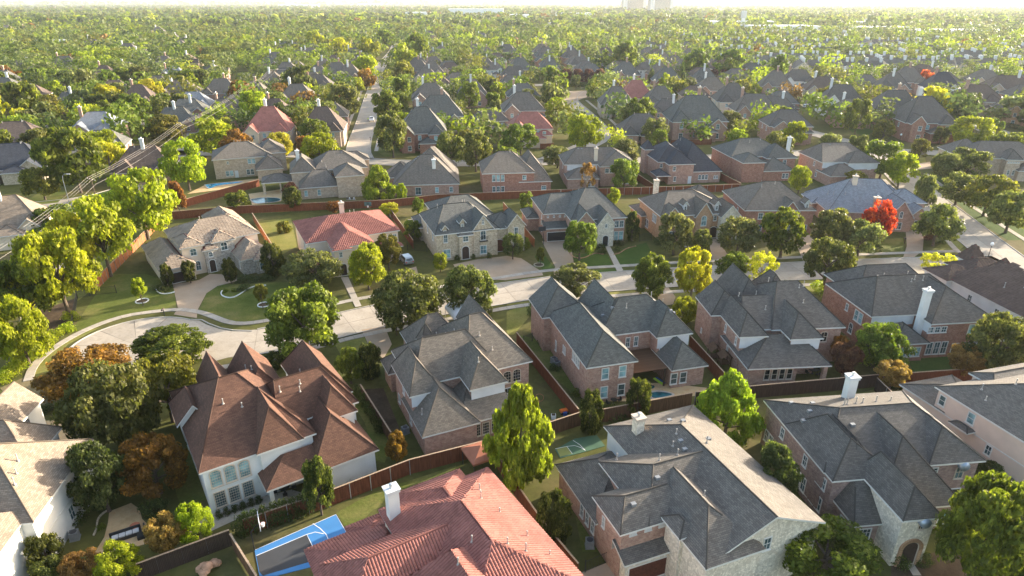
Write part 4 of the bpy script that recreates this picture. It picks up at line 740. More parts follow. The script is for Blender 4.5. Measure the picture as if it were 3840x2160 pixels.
for pth in ([(-64, 238), (-73.5, 302), (-85, 371), (-96, 440)], [(-49.5, 238), (-58.5, 302), (-70, 371), (-80, 440)], [(46, 268), (46, 300), (43, 340), (41, 372)]):
    m = MB(); P = resample(smooth(pth), 6); A, Bq = side(P, .7), side(P, -.7)
    for i in range(len(P) - 1): m.poly([Bq[i] + Vector((0, 0, .07)), Bq[i + 1] + Vector((0, 0, .07)), A[i + 1] + Vector((0, 0, .07)), A[i] + Vector((0, 0, .07))])
    struct('sidewalk', m.me('sidewalk', M['walk']))
# flat sheets given by photo points
ZL = {'lawn': .004, 'soil': .004, 'driveway': .036, 'patio': .036, 'footpath': .062}
zc = [0]
def sheet(name, c, pts, mat, z=None):
    zc[0] += 1; z = ZL[name] + zc[0] * .00025
    P = [W(c, *p) if len(p) == 2 else W(p[0], p[1], p[2]) for p in pts]
    a = sum(P[i][0] * P[(i + 1) % len(P)][1] - P[(i + 1) % len(P)][0] * P[i][1] for i in range(len(P)))
    if a < 0: P = P[::-1]
    m = MB(); m.poly([(x, y, z) for x, y in P]); return struct(name, m.me(name, M[mat]))
sheet('driveway', 'e', [(1420, 140), (1440, 230), (1466, 345), (1430, 395), (1620, 425), (1625, 360), (1700, 220), (1790, 160), (1950, 120), (1950, 70), (1730, 60), (1640, 110), (1540, 130)], 'drive')
sheet('lawn', 'e', [(1640, 360), (1700, 220), (1800, 150), (2250, 130), (2700, 130), (2700, 330), (2190, 450), (1900, 470)], 'lawn')
sheet('lawn', 'e', [(1450, 340), (1430, 140), (1200, 60), (900, 60), (620, 480), (640, 550), (850, 460), (1050, 400), (1300, 370)], 'lawn')
sheet('lawn', 'e', [(230, 900), (420, 660), (640, 540), (820, 500), (560, 640), (450, 760), (400, 860)], 'lawny', .012)
sheet('lawn', 'i', [(330, 1440), (600, 1000), (900, 700), (1280, 700), (1040, 960), (745, 1300), (560, 1440)], 'lawny')
sheet('soil', 'e', [(200, 500), (330, 360), (620, 260), (600, 420), (520, 520), (300, 620)], 'soil')
sheet('driveway', 'f', [(1000, 520), (1190, 490), (1250, 640), (1180, 760), (1060, 650)], 'drive'); sheet('driveway', 'f', [(270, 700), (420, 690), (420, 820), (320, 830)], 'drive')
sheet('lawn', 'f', [(830, 590), (1010, 555), (1060, 650), (1050, 760), (850, 760), (780, 640)], 'lawny')
sheet('footpath', 'f', [(830, 90), (890, 85), (1000, 325), (950, 335)], 'walk')
sheet('driveway', 'f', [(1250, 60), (1450, 0), (1500, 180), (1350, 240)], 'drive')
sheet('driveway', 'k', [(-440, 1080), (-250, 1040), (0, 1010), (120, 1030), (290, 1140), (300, 1170), (-10, 1210), (-380, 1190)], 'drive')
sheet('driveway', 'k', [(290, 890), (520, 880), (560, 1110), (600, 1150), (370, 1170), (400, 1100)], 'drive')
sheet('lawn', 'k', [(540, 1010), (700, 980), (830, 1000), (880, 1100), (690, 1115), (580, 1100)], 'lawnv'); sheet('lawn', 'k', [(880, 1010), (980, 940), (1150, 900), (1200, 1000), (1250, 1070), (920, 1095)], 'lawnv'); sheet('lawn', 'k', [(230, 1010), (280, 960), (390, 1105), (300, 1135)], 'lawnv')
sheet('lawn', 'k', [(720, 1125), (900, 1112), (910, 1135), (740, 1150)], 'lawnv'); sheet('footpath', 'k', [(810, 930), (850, 930), (960, 1130), (910, 1142)], 'walk')
sheet('footpath', 'k', [(1450, 890), (1490, 890), (1530, 1050), (1480, 1060)], 'walk'); sheet('driveway', 'k', [(1660, 870), (1740, 870), (1830, 1020), (1810, 1080), (1700, 1085)], 'drive')
sheet('driveway', 'l', [(300, 860), (470, 830), (490, 940), (400, 990), (400, 1060), (380, 1060)], 'drive'); sheet('lawn', 'l', [(490, 880), (560, 820), (750, 860), (900, 880), (1200, 860), (1210, 980), (860, 1000), (420, 1020)], 'lawn')
sheet('driveway', 'l', [(1220, 800), (1330, 750), (1440, 790), (1370, 860), (1360, 970), (1290, 1020), (1200, 1020), (1230, 930)], 'drive'); sheet('lawn', 'l', [(1440, 960), (1560, 870), (1620, 850), (1700, 930), (1640, 985), (1460, 985)], 'lawny')
sheet('lawn', 'l', [(1640, 570), (1900, 560), (2195, 700), (2195, 880), (2060, 880), (1780, 700)], 'lawnv'); sheet('lawn', 'l', [(1390, 360), (1560, 350), (1570, 440), (1470, 440)], 'lawnv'); sheet('lawn', 'p', [(500, 1160), (580, 1170), (580, 1200), (520, 1200)], 'lawny')
sheet('lawn', 'l', [(1210, 200), (1380, 200), (1390, 240), (1260, 250)], 'lawny'); sheet('driveway', 'l', [(1250, 260), (1420, 235), (1440, 290), (1320, 300)], 'drive')
sheet('lawn', 'g', [(0, 370), (250, 270), (210, 330), (180, 420), (60, 560), (0, 560)], 'lawny'); sheet('lawn', 'g', [(0, 300), (250, 262), (240, 290), (0, 320)], 'lawny', .012)
sheet('lawn', 'g', [(600, 300), (560, 280), (620, 260), (870, 190), (1060, 180), (1060, 210), (700, 300)], 'lawny', .011); sheet('driveway', 'g', [(1230, 190), (1330, 170), (1390, 250), (1370, 310), (1260, 330)], 'drive')
sheet('lawn', 'l', [(330, 1215), (660, 1195), (640, 1300), (400, 1330)], 'lawny'); sheet('lawn', 'g', [(1370, 200), (1560, 200), (1560, 330), (1400, 330)], 'lawny')
sheet('lawn', 'g', [(100, 560), (330, 620), (640, 1020), (560, 1060), (250, 780)], 'lawn'); sheet('lawn', 'f', [(920, 1000), (1010, 980), (1240, 1360), (1100, 1400), (960, 1180)], 'lawn'); sheet('lawn', 'f', [(1020, 1010), (1180, 1000), (1340, 1400), (1230, 1340)], 'soil')
sheet('lawn', 'b', [(790, 930), (1100, 760), (1780, 540), (1700, 760), (1100, 900), (900, 1100)], 'lawn'); sheet('lawn', 'h', [(1240, 770), (1560, 740), (1620, 840), (1280, 865)], 'lawnv'); sheet('lawn', 'h', [(770, 1060), (960, 1010), (1040, 1080), (900, 1150)], 'lawn')
sheet('patio', 'a', [(900, 920), (1080, 850), (1150, 900), (1170, 980), (1260, 1070), (1230, 1180), (1000, 1240), (760, 1290), (860, 1130), (890, 1010)], 'patio'); sheet('patio', 'a', [(1500, 980), (1740, 900), (2400, 740), (2600, 800), (2000, 960), (1700, 1100)], 'walk'); sheet('patio', 'a', [(250, 190), (560, 150), (850, 240), (800, 330), (400, 350)], 'patio')
sheet('lawn', 'e', [(0, 1000), (220, 900), (560, 1080), (560, 1160), (250, 1220), (80, 1090)], 'dry')
sheet('lawn', 'a', [(1430, 700), (1560, 300), (1640, 620), (1720, 820), (1480, 860)], 'lawn'); sheet('lawn', 'b', [(1000, 100), (1120, 60), (1260, 300), (1190, 520), (1120, 500)], 'lawn')
sheet('lawn', 'j', [(140, 720), (420, 700), (470, 930), (330, 1010), (260, 920)], 'lawny'); sheet('patio', 'j', [(70, 500), (350, 460), (340, 560), (100, 590)], 'patio'); sheet('patio', 'i', [(1540, 500), (1700, 420), (2140, 370), (2130, 420), (1700, 480)], 'patio')
sheet('driveway', 'c', [(620, 1420), (830, 1340), (900, 1449), (900, 1600), (640, 1600)], 'drive'); sheet('driveway', 'c', [(980, 1449), (1330, 1320), (1420, 1420), (1300, 1600), (1000, 1600)], 'walk')
sheet('footpath', 'd', [(1180, 1280), (1270, 1330), (1350, 1449), (1280, 1449)], 'walk')
sheet('lawn', 'd', [(1100, 1300), (1600, 1240), (1900, 1449), (1100, 1500)], 'soil'); sheet('lawn', 'c', [(560, 920), (640, 880), (760, 1250), (620, 1250)], 'lawn')
sheet('patio', 'g', [(780, 1110), (1000, 1080), (1160, 960), (1300, 960), (1650, 1000), (1600, 1060), (1200, 1110)], 'patio')
sheet('lawn', 'i', [(140, 580), (350, 480), (560, 470), (480, 570), (200, 600)], 'lawn'); sheet('lawn', 'i', [(640, 520), (960, 460), (980, 500), (900, 545), (650, 545)], 'lawnv')
sheet('lawn', 'm', [(730, 430), (860, 390), (1440, 340), (1460, 380), (1000, 430)], 'lawny'); sheet('lawn', 'm', [(1440, 770), (1600, 760), (1560, 800), (1450, 800)], 'lawny'); sheet('driveway', 'm', [(680, 400), (830, 350), (1000, 340), (960, 390), (740, 420)], 'drive')
sheet('lawn', 'n', [(600, 1110), (760, 1110), (740, 1180), (640, 1180)], 'lawny'); sheet('lawn', 'n', [(940, 700), (1090, 690), (1080, 740), (950, 745)], 'lawny'); sheet('lawn', 'n', [(970, 780), (1050, 775), (1040, 805), (960, 810)], 'lawny')
sheet('lawn', 'n', [(1120, 1150), (1330, 1180), (1380, 1270), (1200, 1290), (1110, 1240)], 'lawn'); sheet('lawn', 'p', [(340, 890), (560, 880), (760, 960), (640, 1000), (420, 960)], 'lawn'); sheet('lawn', 'p', [(700, 1000), (760, 980), (960, 1080), (900, 1120), (780, 1090)], 'lawnv')
sheet('lawn', 'o', [(930, 1090), (1170, 1130), (1150, 1190), (1060, 1200)], 'lawnv'); sheet('driveway', 'o', [(890, 1020), (990, 1010), (1010, 1050), (920, 1090)], 'drive'); sheet('driveway', 'o', [(440, 760), (680, 745), (660, 800), (520, 850), (420, 850)], 'drive', .03)
for pts in ([(1910, 1180), (1560, 590), (1570, 560)],): pass
# ---------------------------------------------------------------- trees
def cards(P, Nn, s, asp=.62):
    """diamond leaf clumps at P facing Nn with sizes s -> verts, faces"""
    n = len(P); r = rng.normal(size=(n, 3)); T = np.cross(Nn, r); T /= np.linalg.norm(T, axis=1)[:, None] + 1e-9; Bt = np.cross(Nn, T)
    s = s[:, None]
    V = np.stack([P - T * s, P + Bt * s * asp, P + T * s, P - Bt * s * asp], 1).reshape(-1, 3)
    return V
def leafmesh(name, V, tint, mat):
    n = len(V) // 4; m = bpy.data.meshes.new(name); m.vertices.add(len(V)); m.vertices.foreach_set('co', V.astype(np.float32).ravel())
    m.loops.add(len(V)); m.loops.foreach_set('vertex_index', np.arange(len(V), dtype=np.int32)); m.polygons.add(n)
    m.polygons.foreach_set('loop_start', np.arange(0, len(V), 4, dtype=np.int32)); m.polygons.foreach_set('loop_total', np.full(n, 4, dtype=np.int32))
    a = m.attributes.new('tint', 'FLOAT', 'FACE'); a.data.foreach_set('value', tint.astype(np.float32)); m.materials.append(mat); m.update(calc_edges=True); return m
def crown_pts(shape, n, nl, lr):
    """leaf positions, normals and tints in a unit crown: radius 1, z 0..1"""
    Lc = []
    while len(Lc) < nl:
        z = rng.uniform(.06, .96); a = rng.uniform(0, 2 * math.pi)
        if shape == 'round': e = math.sqrt(max(0, 1 - ((z - .42) / .60) ** 2))
        elif shape == 'cone': e = min(1, (1 - z) * 1.55) ** .8 * (1 if z > .14 else .6 + z * 2.8)
        elif shape == 'oval': e = math.sqrt(max(0, 1 - ((z - .5) / .55) ** 2)) * (1.0 - .22 * z)
        elif shape == 'vase': e = (.35 + .65 * min(1, z / .6)) * math.sqrt(max(0, 1 - max(0, (z - .55) / .48) ** 2))
        else: e = math.sqrt(max(0, 1 - ((z - .45) / .58) ** 2))
        rr = e * (rng.uniform(.25, 1) ** .5) * (1 - lr * .75)
        Lc.append((rr * math.cos(a), rr * math.sin(a), z, lr * rng.uniform(.55, 1.4) * (.55 + .45 * e if shape == 'cone' else 1), rng.uniform(-.28, .28)))
    Lc = np.array(Lc); w = Lc[:, 3] ** 2; idx = rng.choice(nl, n, p=w / w.sum()); c = Lc[idx]
    d = rng.normal(size=(n, 3)); d[:, 2] += .25; d /= np.linalg.norm(d, axis=1)[:, None]
    rad = c[:, 3] * rng.uniform(.55, 1.08, n); vz = .62
    P = c[:, :3] + d * rad[:, None] * np.array([1, 1, vz]); P[:, 2] = np.clip(P[:, 2], 0, 1.06)
    Nn = d + rng.normal(size=(n, 3)) * .55; Nn /= np.linalg.norm(Nn, axis=1)[:, None]
    tint = np.clip(.42 + c[:, 4] + rng.normal(size=n) * .2, 0, 1); return P, Nn, tint
CROWN = {}
def crown(kind, shape, lvl, var):
    key = (kind, shape, lvl, var)
    if key not in CROWN:
        n, nl, lr, s = {0: (12500, 80, .185, .040), 1: (5600, 50, .22, .054), 2: (1500, 26, .29, .10)}[lvl]
        if shape == 'sparse': n = int(n * .35); nl = int(nl * .8); lr *= .75
        if shape == 'cone': nl = int(nl * 1.7); lr *= .75
        P, Nn, t = crown_pts(shape, n, nl, lr)
        CROWN[key] = leafmesh('crown_' + kind, cards(P, Nn, s * rng.uniform(.55, 1.35, n)), t, LEAF[kind])
    return CROWN[key]
TRUNK = {}
def trunk(shape, var, mat='bark'):
    key = (shape, var, mat)
    if key not in TRUNK:
        m = MB(); multi = shape in ('vase',)
        if multi:
            for k in range(4):
                a = k * 1.6 + var; m.tube([(math.cos(a) * .04, math.sin(a) * .04, -.02), (math.cos(a) * .1, math.sin(a) * .1, .3), (math.cos(a) * .3, math.sin(a) * .3, .7), (math.cos(a) * .5, math.sin(a) * .5, 1.05)], [.035, .03, .022, .008], 6)
        else:
            top = 1.45 if shape == 'cone' else 1.1
            m.tube([(0, 0, -.03), (.0, 0, .06), (.02, .01, .4), (.0, .03, .75), (.02, 0, top)], [.085, .06, .05, .04, .012], 8)
            for k in range(7 if shape != 'cone' else 3):
                a = k * 2.4 + var; z = .42 + .07 * k; L = .62 - .03 * k
                m.tube([(0, 0, z), (math.cos(a) * L * .45, math.sin(a) * L * .45, z + .16), (math.cos(a) * L, math.sin(a) * L, z + .36)], [.034, .024, .008], 5)
        TRUNK[key] = m.me('trunk', M[mat])
    return TRUNK[key]
SH = dict(oak='round', elm='round', lime='round', ylw='round', olive='round', org='vase', red='oval', mag='oval', cyp='cone', pale='round', tan='vase', plum='vase', dim='round')
NM = dict(oak='oak_tree', elm='elm_tree', lime='ash_tree', ylw='yellow_tree', olive='olive_green_tree', org='orange_leaved_tree', red='red_maple_tree', mag='magnolia_tree', cyp='cypress_tree', pale='live_oak_tree', tan='crape_myrtle_tree', plum='plum_tree', dim='shade_tree')
SHIFT = {'grey-green kerb tree below the red maple': (0, 9), 'pale tree below the bright round tree': (0, -7.5), 'feathery tree behind the charcoal-roofed brick house': (0, -7.5), 'tree at the right edge behind the brown tile house': (7, 0), 'wide grey tree behind the avenue hedge': (9, 0)}
CLEAR = ('dark tree before the long brick wall', 'green dense tree on the diagonal street corner', 'grey-green tree left of the long brick wall', 'yellow tree between the wires and the broad elm', 'spreading green tree by the left street', 'dark plum tree by the patio roof', 'dark oak on the left kerb, near end of the straight street', 'distant red tree, upper right')
TREES = []                                      # (x, y, radius) of everything planted
def tree(x, y, r, H, hc, kind, label, group='trees in the neighbourhood', shape=None, lvl=None, var=None, name=None):
    shape = shape or SH[kind]; d = math.hypot(x, y)
    if lvl is None: lvl = 0 if d < 135 else (1 if d < 330 else 2)
    var = random.randrange(2 if lvl == 0 else 3) if var is None else var
    if label in SHIFT: x += SHIFT[label][0]; y += SHIFT[label][1]
    if label in CLEAR:                          # keep trunks out of the footprint of a house
        for fx, fy, hw, hd, a in FOOT:
            lx, ly = (x - fx) * math.cos(a) + (y - fy) * math.sin(a), -(x - fx) * math.sin(a) + (y - fy) * math.cos(a)
            if abs(lx) < hw and abs(ly) < hd:
                if hw - abs(lx) < hd - abs(ly): lx = math.copysign(hw + .8, lx)
                else: ly = math.copysign(hd + .8, ly)
                x, y = fx + lx * math.cos(a) - ly * math.sin(a), fy + lx * math.sin(a) + ly * math.cos(a)
    t = thing(name or NM[kind], label, 'tree', (x, y, 0), random.uniform(0, 6.28), group)
    link('trunk', trunk('vase' if shape == 'vase' else ('cone' if shape == 'cone' else 'round'), var, 'barkl' if kind in ('ylw', 'tan') else 'bark'), t, (0, 0, 0), 0, (min(r * (1.0 if shape != 'cone' else .8), 5.5), min(r, 5.5), max(H - hc * (.55 if shape != 'cone' else .62), .5)))
    link('crown', crown(kind, shape, lvl, var), t, (0, 0, H - hc), 0, (r, r, hc))
    TREES.append((x, y, r)); return t
def ptree(c, px, py, wp, hp, kind, label, low=.22, **k):
    """tree from its crown centre, width and height in photo pixels; low = share of its height that is bare trunk"""
    sc = CR[c][2]; hc_px = hp * sc; w_px = wp * sc; z = 4.0
    for _ in range(12):
        p = W(c, px, py, z); sl_ = math.sqrt(p[0] ** 2 + p[1] ** 2 + (CAM_H - z) ** 2); dep = math.asin((CAM_H - z) / sl_)
        r = w_px / F_PX * sl_ / 2 * .95; ext = hc_px / F_PX * sl_
        hc = math.sqrt(max((ext ** 2 - (2 * r * math.sin(dep)) ** 2 * .95), (ext * .42) ** 2)) / math.cos(dep) * .8
        H = hc / (1 - low); z = H - hc * .48
    p = W(c, px, py, z); return tree(p[0], p[1], r, H, hc, kind, label, **k)
# ---------------------------------------------------------------- fences
FP = {}
def fence(pts, label, mat='fence', h=2.1, posts='iron', metal_front=False, name='board_fence'):
    P = [Vector((*W(c, x, y, h), 0)) if isinstance(c, str) else Vector((c, x, 0)) for c, x, y in pts]
    f = thing(name, label, 'fence', P[0], 0, 'board fences between the gardens')
    key = (mat, h)
    if key not in FP:
        m = MB(); n = 16
        for k in range(n):
            j = random.uniform(-.012, .012); m.box(k * 2.4 / n + .006, -.02 + j, .05, (k + 1) * 2.4 / n - .006, .02 + j, h - random.uniform(0, .02))
        for z in (.35, h - .4): m.box(0, .022, z, 2.4, .07, z + .09)
        FP[key] = (m.me('fence_panel', M[mat]), MB().box(0, -.09, h - .01, 2.4, .09, h + .035).me('cap_board', M['cap']), MB().tube([(0, .1, 0), (0, .1, h - .02)], .045, 6).me('post', M['metal']))
    pm, cm, sm = FP[key]; o0 = P[0]
    for a, b in zip(P, P[1:]):
        L = (b - a).length; n = max(1, round(L / 2.4)); ang = math.atan2(b.y - a.y, b.x - a.x) + (math.pi if metal_front else 0)
        for k in range(n):
            q = (b if metal_front else a).lerp(a if metal_front else b, k / n) - o0
            pn = link('fence_panel', pm, f, q, ang, (L / n / 2.4, 1, 1)); link('cap_board', cm, pn); link('post', sm, f, q, ang)
    return f
fence([('i', 1410, 645), ('j', 0, 597), ('j', 820, 562), ('j', 1230, 547)], 'long red-brown board fence behind the stone house and red tile villa')
fence([('j', 1230, 547), ('j', 1620, 505), ('j', 2140, 484), ('k', 470, 462)], 'red-brown board fence behind the house with the iron balcony')
fence([('k', 470, 462), ('k', 900, 450), ('k', 1520, 432), ('k', 1920, 417)], 'dark red board fence with metal posts behind the three-gabled house', metal_front=True)
fence([('i', 1500, 548), ('i', 2130, 378)], 'sloping-looking brown board fence below the bright blue pool')
fence([('j', 100, 655), ('j', 262, 912)], 'board fence between the stone house and the red tile villa', 'fenceo'); fence([('j', 1222, 598), ('j', 1425, 880)], 'board fence between the red tile villa and the balcony house', 'fence')
fence([('i', 1290, 705), ('i', 1035, 950), ('i', 745, 1235)], 'sunlit orange board fence along the row of yellow trees', 'fenceo')
fence([('f', 990, 968), ('f', 1242, 1362)], 'ivy-grown brown fence between the brown-roofed and rose brick houses', 'fenceb'); fence([('g', 82, 540), ('g', 592, 1172)], 'red-brown fence left of the pergola house', 'fence'); fence([('g', 1512, 566), ('g', 1792, 872)], 'red-brown fence right of the pergola house', 'fence')
fence([('b', 20, 985), ('b', 720, 752), ('b', 1390, 492)], 'dark red fence with metal posts behind the blue sport court', 'fence', metal_front=True); fence([('b', 1390, 492), ('b', 2060, 322)], 'dark red fence behind the rust-coloured gazebo', 'fence')
fence([('c', 330, 190), ('c', 612, 98)], 'brown board fence between the bald cypress and the first magnolia', 'fenceb'); fence([('c', 760, 82), ('c', 980, 40), ('c', 1530, -60)], 'brown board fence behind the two magnolias and small pool', 'fenceb')
fence([('c', 1560, -66), ('h', 50, 972), ('h', 1000, 887)], 'very dark fence behind the covered patio house', 'fenced'); fence([('h', 1000, 890), ('h', 1600, 850), ('h', 2195, 815)], 'brown fence behind the tall white chimney house', 'fence'); fence([('h', 988, 915), ('h', 1165, 1085)], 'dark fence left of the beige stucco house', 'fenced', metal_front=True)
fence([('b', 2055, 335), ('c', 0, 570), ('c', 300, 1000), ('c', 590, 1345)], 'red-brown fence between the clay tile house and the grey-roofed house', 'fence'); fence([('a', 1060, 1372), ('a', 1885, 1068)], 'dark brown fence below the stone patio', 'fenced'); fence([('a', 1892, 1100), ('a', 2110, 1449)], 'short fence at the left end of the blue sport court', 'fenceb')
fence([('k', 1070, 330), ('k', 1240, 440)], 'fence left of the charcoal-roofed brick house', 'fence'); fence([('k', 1765, 325), ('k', 1930, 412)], 'fence right of the charcoal-roofed brick house', 'fence'); fence([('j', 2165, 565), ('k', 230, 868)], 'orange-brown fence right of the carriage gate', 'fenceo')
fence([('o', 275, 1182), ('o', 388, 1178)], 'short dark red fence beside the red tile house on the diagonal street', 'fence'); fence([('o', 1350, 1152), ('o', 1690, 1145)], 'dark red fence below the long brick side wall', 'fence'); fence([('n', 1990, 1040), ('n', 2060, 1190)], 'fence between the two columns of houses right of the straight street', 'fence')
# iron railings
def railing(pts, label, h=1.5):
    P = [Vector((*W(c, x, y), 0)) for c, x, y in pts]; f = thing('iron_railing', label, 'fence', P[0]); 
    for a, b in zip(P, P[1:]):
        m = MB(); L = (b - a).length; n = int(L / .16); o = a - P[0]; d = (b - a) / L
        for k in range(n + 1): q = o + d * (L * k / max(n, 1)); m.tube([q, q + Vector((0, 0, h))], .012, 4)
        rl = MB()
        for z in (.15, h - .12): rl.tube([o + Vector((0, 0, z)), o + d * L + Vector((0, 0, z))], .02, 4)
        m.obj('bars', M['iron'], f); rl.obj('rail', M['iron'], f)
        for q in (o, o + d * L): MB().box(-.05, -.05, 0, .05, .05, h + .1).obj('post', M['iron'], f, loc=q)
railing([('c', 645, 1420), ('c', 825, 1340)], 'black iron gate beside the grey-roofed house garage'); railing([('e', 745, 240), ('e', 960, 215)], 'black iron railing at the end of the orange fence'); railing([('g', 140, 640), ('g', 210, 615)], 'small black iron gate left of the pergola house'); railing([('k', 1090, 890), ('k', 1190, 880)], 'black iron railing between the pink and orange-brown brick houses', 1.8); railing([('j', 1380, 960), ('j', 1540, 975)], 'black iron railing left of the balcony house', 1.8)
railing([('e', 595, 540), ('e', 640, 260), ('e', 740, 240)], 'thin iron railing overgrown with creeper near the cul-de-sac', 1.4)

# ---------------------------------------------------------------- garden things
def at(c, x, y, z=0): return (*W(c, x, y, z), z)
# pergola of the brick house
p = pergola_house; rt = thing('pergola', 'dark wooden slatted pergola over the patio of the brick house', 'pergola', p.root.location, p.rot)
for (x, y) in ((7.7, 2.0), (12.7, 2.0)): MB().box(x - .1, y - .1, 0, x + .1, y + .1, 2.85).obj('post', M['woodd'], rt)
for k in range(3): MB().box(7.5, 1.9 + k * 2.7, 2.85, 12.95, 2.05 + k * 2.7, 3.05).obj('beam', M['woodd'], rt)
sm = MB().box(0, 1.6, 3.055, .09, 7.6, 3.15).me('slat', M['fenceb'])
for k in range(36): link('slat', sm, rt, (7.5 + k * .153, 0, 0))
# wooden playhouse between two brick houses
rt = thing('playhouse', 'small wooden playhouse with two slatted roofs in the side yard', 'playhouse', at('E' if 'E' in CR else 'g', 1700, 760), R(5))
for k, (x, y, z) in enumerate(((0, 0, 1.9), (.9, -1.9, 1.7))):
    for sx in (-.7, .7):
        for sy in (-.7, .7): MB().box(x + sx - .06, y + sy - .06, 0, x + sx + .06, y + sy + .06, z).obj('post', M['fenceb'], rt)
    m = MB(); m.poly([(x - .95, y - 1, z - .1), (x, y - 1, z + .6), (x, y + 1, z + .6), (x - .95, y + 1, z - .1)][::-1]); m.poly([(x, y - 1, z + .6), (x + .95, y - 1, z - .1), (x + .95, y + 1, z - .1), (x, y + 1, z + .6)][::-1]); m.poly([(x - .95, y - 1, z - .14), (x, y - 1, z + .56), (x, y + 1, z + .56), (x - .95, y + 1, z - .14)]); m.poly([(x, y - 1, z + .56), (x + .95, y - 1, z - .14), (x + .95, y + 1, z - .14), (x, y + 1, z + .56)])
    m.obj('roof', M['fenceb'], rt); MB().box(x - .7, y - .7, .5, x + .7, y + .7, .58).obj('deck', M['fenceb'], rt)
# gazebo with rust canvas
gx = at('b', 1985, 560); rt = thing('gazebo', 'square gazebo with rust-coloured canvas roof behind the clay tile house', 'gazebo', gx, R(28))
m = MB(); r_ = 1.75
for k in range(4):
    a, b = [(-r_, -r_), (r_, -r_), (r_, r_), (-r_, r_)][k], [(-r_, -r_), (r_, -r_), (r_, r_), (-r_, r_)][(k + 1) % 4]
    m.poly([(*a, 2.35), (*b, 2.35), (0, 0, 3.25)]); m.poly([(*a, 2.1), (*b, 2.1), (*b, 2.35), (*a, 2.35)]); m.poly([(0, 0, 3.22), (*b, 2.32), (*a, 2.32)])
m.obj('canopy', M['canvas'], rt)
for sx in (-1.6, 1.6):
    for sy in (-1.6, 1.6): MB().tube([(sx, sy, 0), (sx, sy, 2.2)], .05, 6).obj('pole', M['iron'], rt)
# air conditioners
acm = MB().box(-.4, -.4, .06, .4, .4, .9).box(-.46, -.46, 0, .46, .46, .06).me('casing', M['ac']); acf = MB().lathe([(.33, .9), (.33, .93), (.1, .97)], 12).me('fan', M['acd'])
for c, x, y, lb in (('g', 388, 790, 'left of two grey air conditioners beside the pergola house'), ('g', 412, 820, 'nearer of two grey air conditioners beside the pergola house'), ('b', 1362, 270, 'grey air conditioner by the corner of the rose brick house'), ('c', 682, 1205, 'air conditioner between the clay tile and grey-roofed houses'), ('a', 620, 1140, 'round-topped air conditioner beside the white house'), ('k', 208, 785, 'pale air conditioner beside the pink brick house'), ('a', 800, 425, 'white air conditioner behind the white house')):
    t = thing('air_conditioner', lb, 'air conditioner', at(c, x, y), random.uniform(0, 1), 'air conditioners beside the houses'); link('casing', acm, t); link('fan', acf, t)
# sport courts
def pad(name, c, pts, mat, z, label=None, cat='sport court'):
    P = [W(c, *p) for p in pts]
    a = sum(P[i][0] * P[(i + 1) % len(P)][1] - P[(i + 1) % len(P)][0] * P[i][1] for i in range(len(P)))
    if a < 0: P = P[::-1]
    m = MB(); m.poly([(x, y, z) for x, y in P]); n = len(P)
    for i in range(n): j = (i + 1) % n; m.poly([(*P[i], 0), (*P[j], 0), (*P[j], z), (*P[i], z)])
    o = m.obj(name, M[mat])
    return tag(o, label, cat) if label else o
ct = thing('sport_court', 'blue and charcoal home basketball court below the hedge', 'sport court')
for nm, pts, mt, z in (('court_surface', [(120, 1240), (790, 945), (880, 1100), (880, 1300), (300, 1449), (160, 1449)], 'courtb', .05), ('key_area', [(135, 1285), (550, 1110), (610, 1230), (590, 1330), (190, 1449), (160, 1420)], 'courtd', .056)):
    o = pad(nm, 'b', pts, mt, z); o.parent = ct
def stripe(parent, c, pts, z, w=.08):
    P = [Vector((*W(c, *p), 0)) for p in pts]; A, Bq = side(P, w / 2), side(P, -w / 2); m = MB()
    for i in range(len(P) - 1): m.poly([Bq[i] + Vector((0, 0, z)), Bq[i + 1] + Vector((0, 0, z)), A[i + 1] + Vector((0, 0, z)), A[i] + Vector((0, 0, z))])
    return m.obj('line', M['line'], parent)
stripe(ct, 'b', [(135, 1285), (550, 1110), (610, 1230)], .062); stripe(ct, 'b', [(600, 1020), (660, 1060), (710, 1110), (740, 1180)], .062); stripe(ct, 'b', [(550, 1110), (620, 1090), (690, 1105)], .062); stripe(ct, 'b', [(120, 1240), (790, 945), (880, 1100)], .064, .06)
cg = thing('sport_court', 'dark green backyard court with an olive key behind the grey-roofed house', 'sport court')
o = pad('court_surface', 'c', [(400, 410), (560, 320), (740, 290), (810, 380), (640, 430), (440, 480)], 'courtg', .05); o.parent = cg; o = pad('key_area', 'c', [(410, 405), (495, 385), (540, 445), (440, 470)], 'courty', .056); o.parent = cg
stripe(cg, 'c', [(400, 405), (495, 385), (540, 445)], .062, .06); stripe(cg, 'c', [(495, 385), (560, 378), (610, 395), (650, 420)], .062, .06); stripe(cg, 'c', [(545, 335), (600, 370), (650, 420)], .062, .06)
def hoop(c, x, y, rz, label, H=3.05, board='line'):
    t = thing('basketball_hoop', label, 'basketball hoop', at(c, x, y), rz, 'basketball hoops')
    MB().tube([(0, .9, 0), (0, .9, 2.4), (0, .2, H)], .06, 6).obj('pole', M['iron'], t); bd = MB().box(-.9, -.02, H - .15, .9, .03, H + .9).obj('backboard', M[board], t)
    MB().box(-.3, -.035, H + .1, .3, -.022, H + .16).box(-.3, -.035, H + .5, .3, -.022, H + .55).box(-.3, -.035, H + .1, -.25, -.022, H + .55).box(.25, -.035, H + .1, .3, -.022, H + .55).obj('target_square', M['iron'], bd)
    m = MB(); pts = [(.23 * math.cos(q), -.28 + .23 * math.sin(q), H) for q in [2 * math.pi * k / 12 for k in range(13)]]; m.tube(pts, .015, 4, False); m.obj('rim', M['orange'], t)
    m = MB(); m.lathe([(.13, H - .4), (.22, H)], 10, 0, -.28); m.obj('net', M['line'], t)
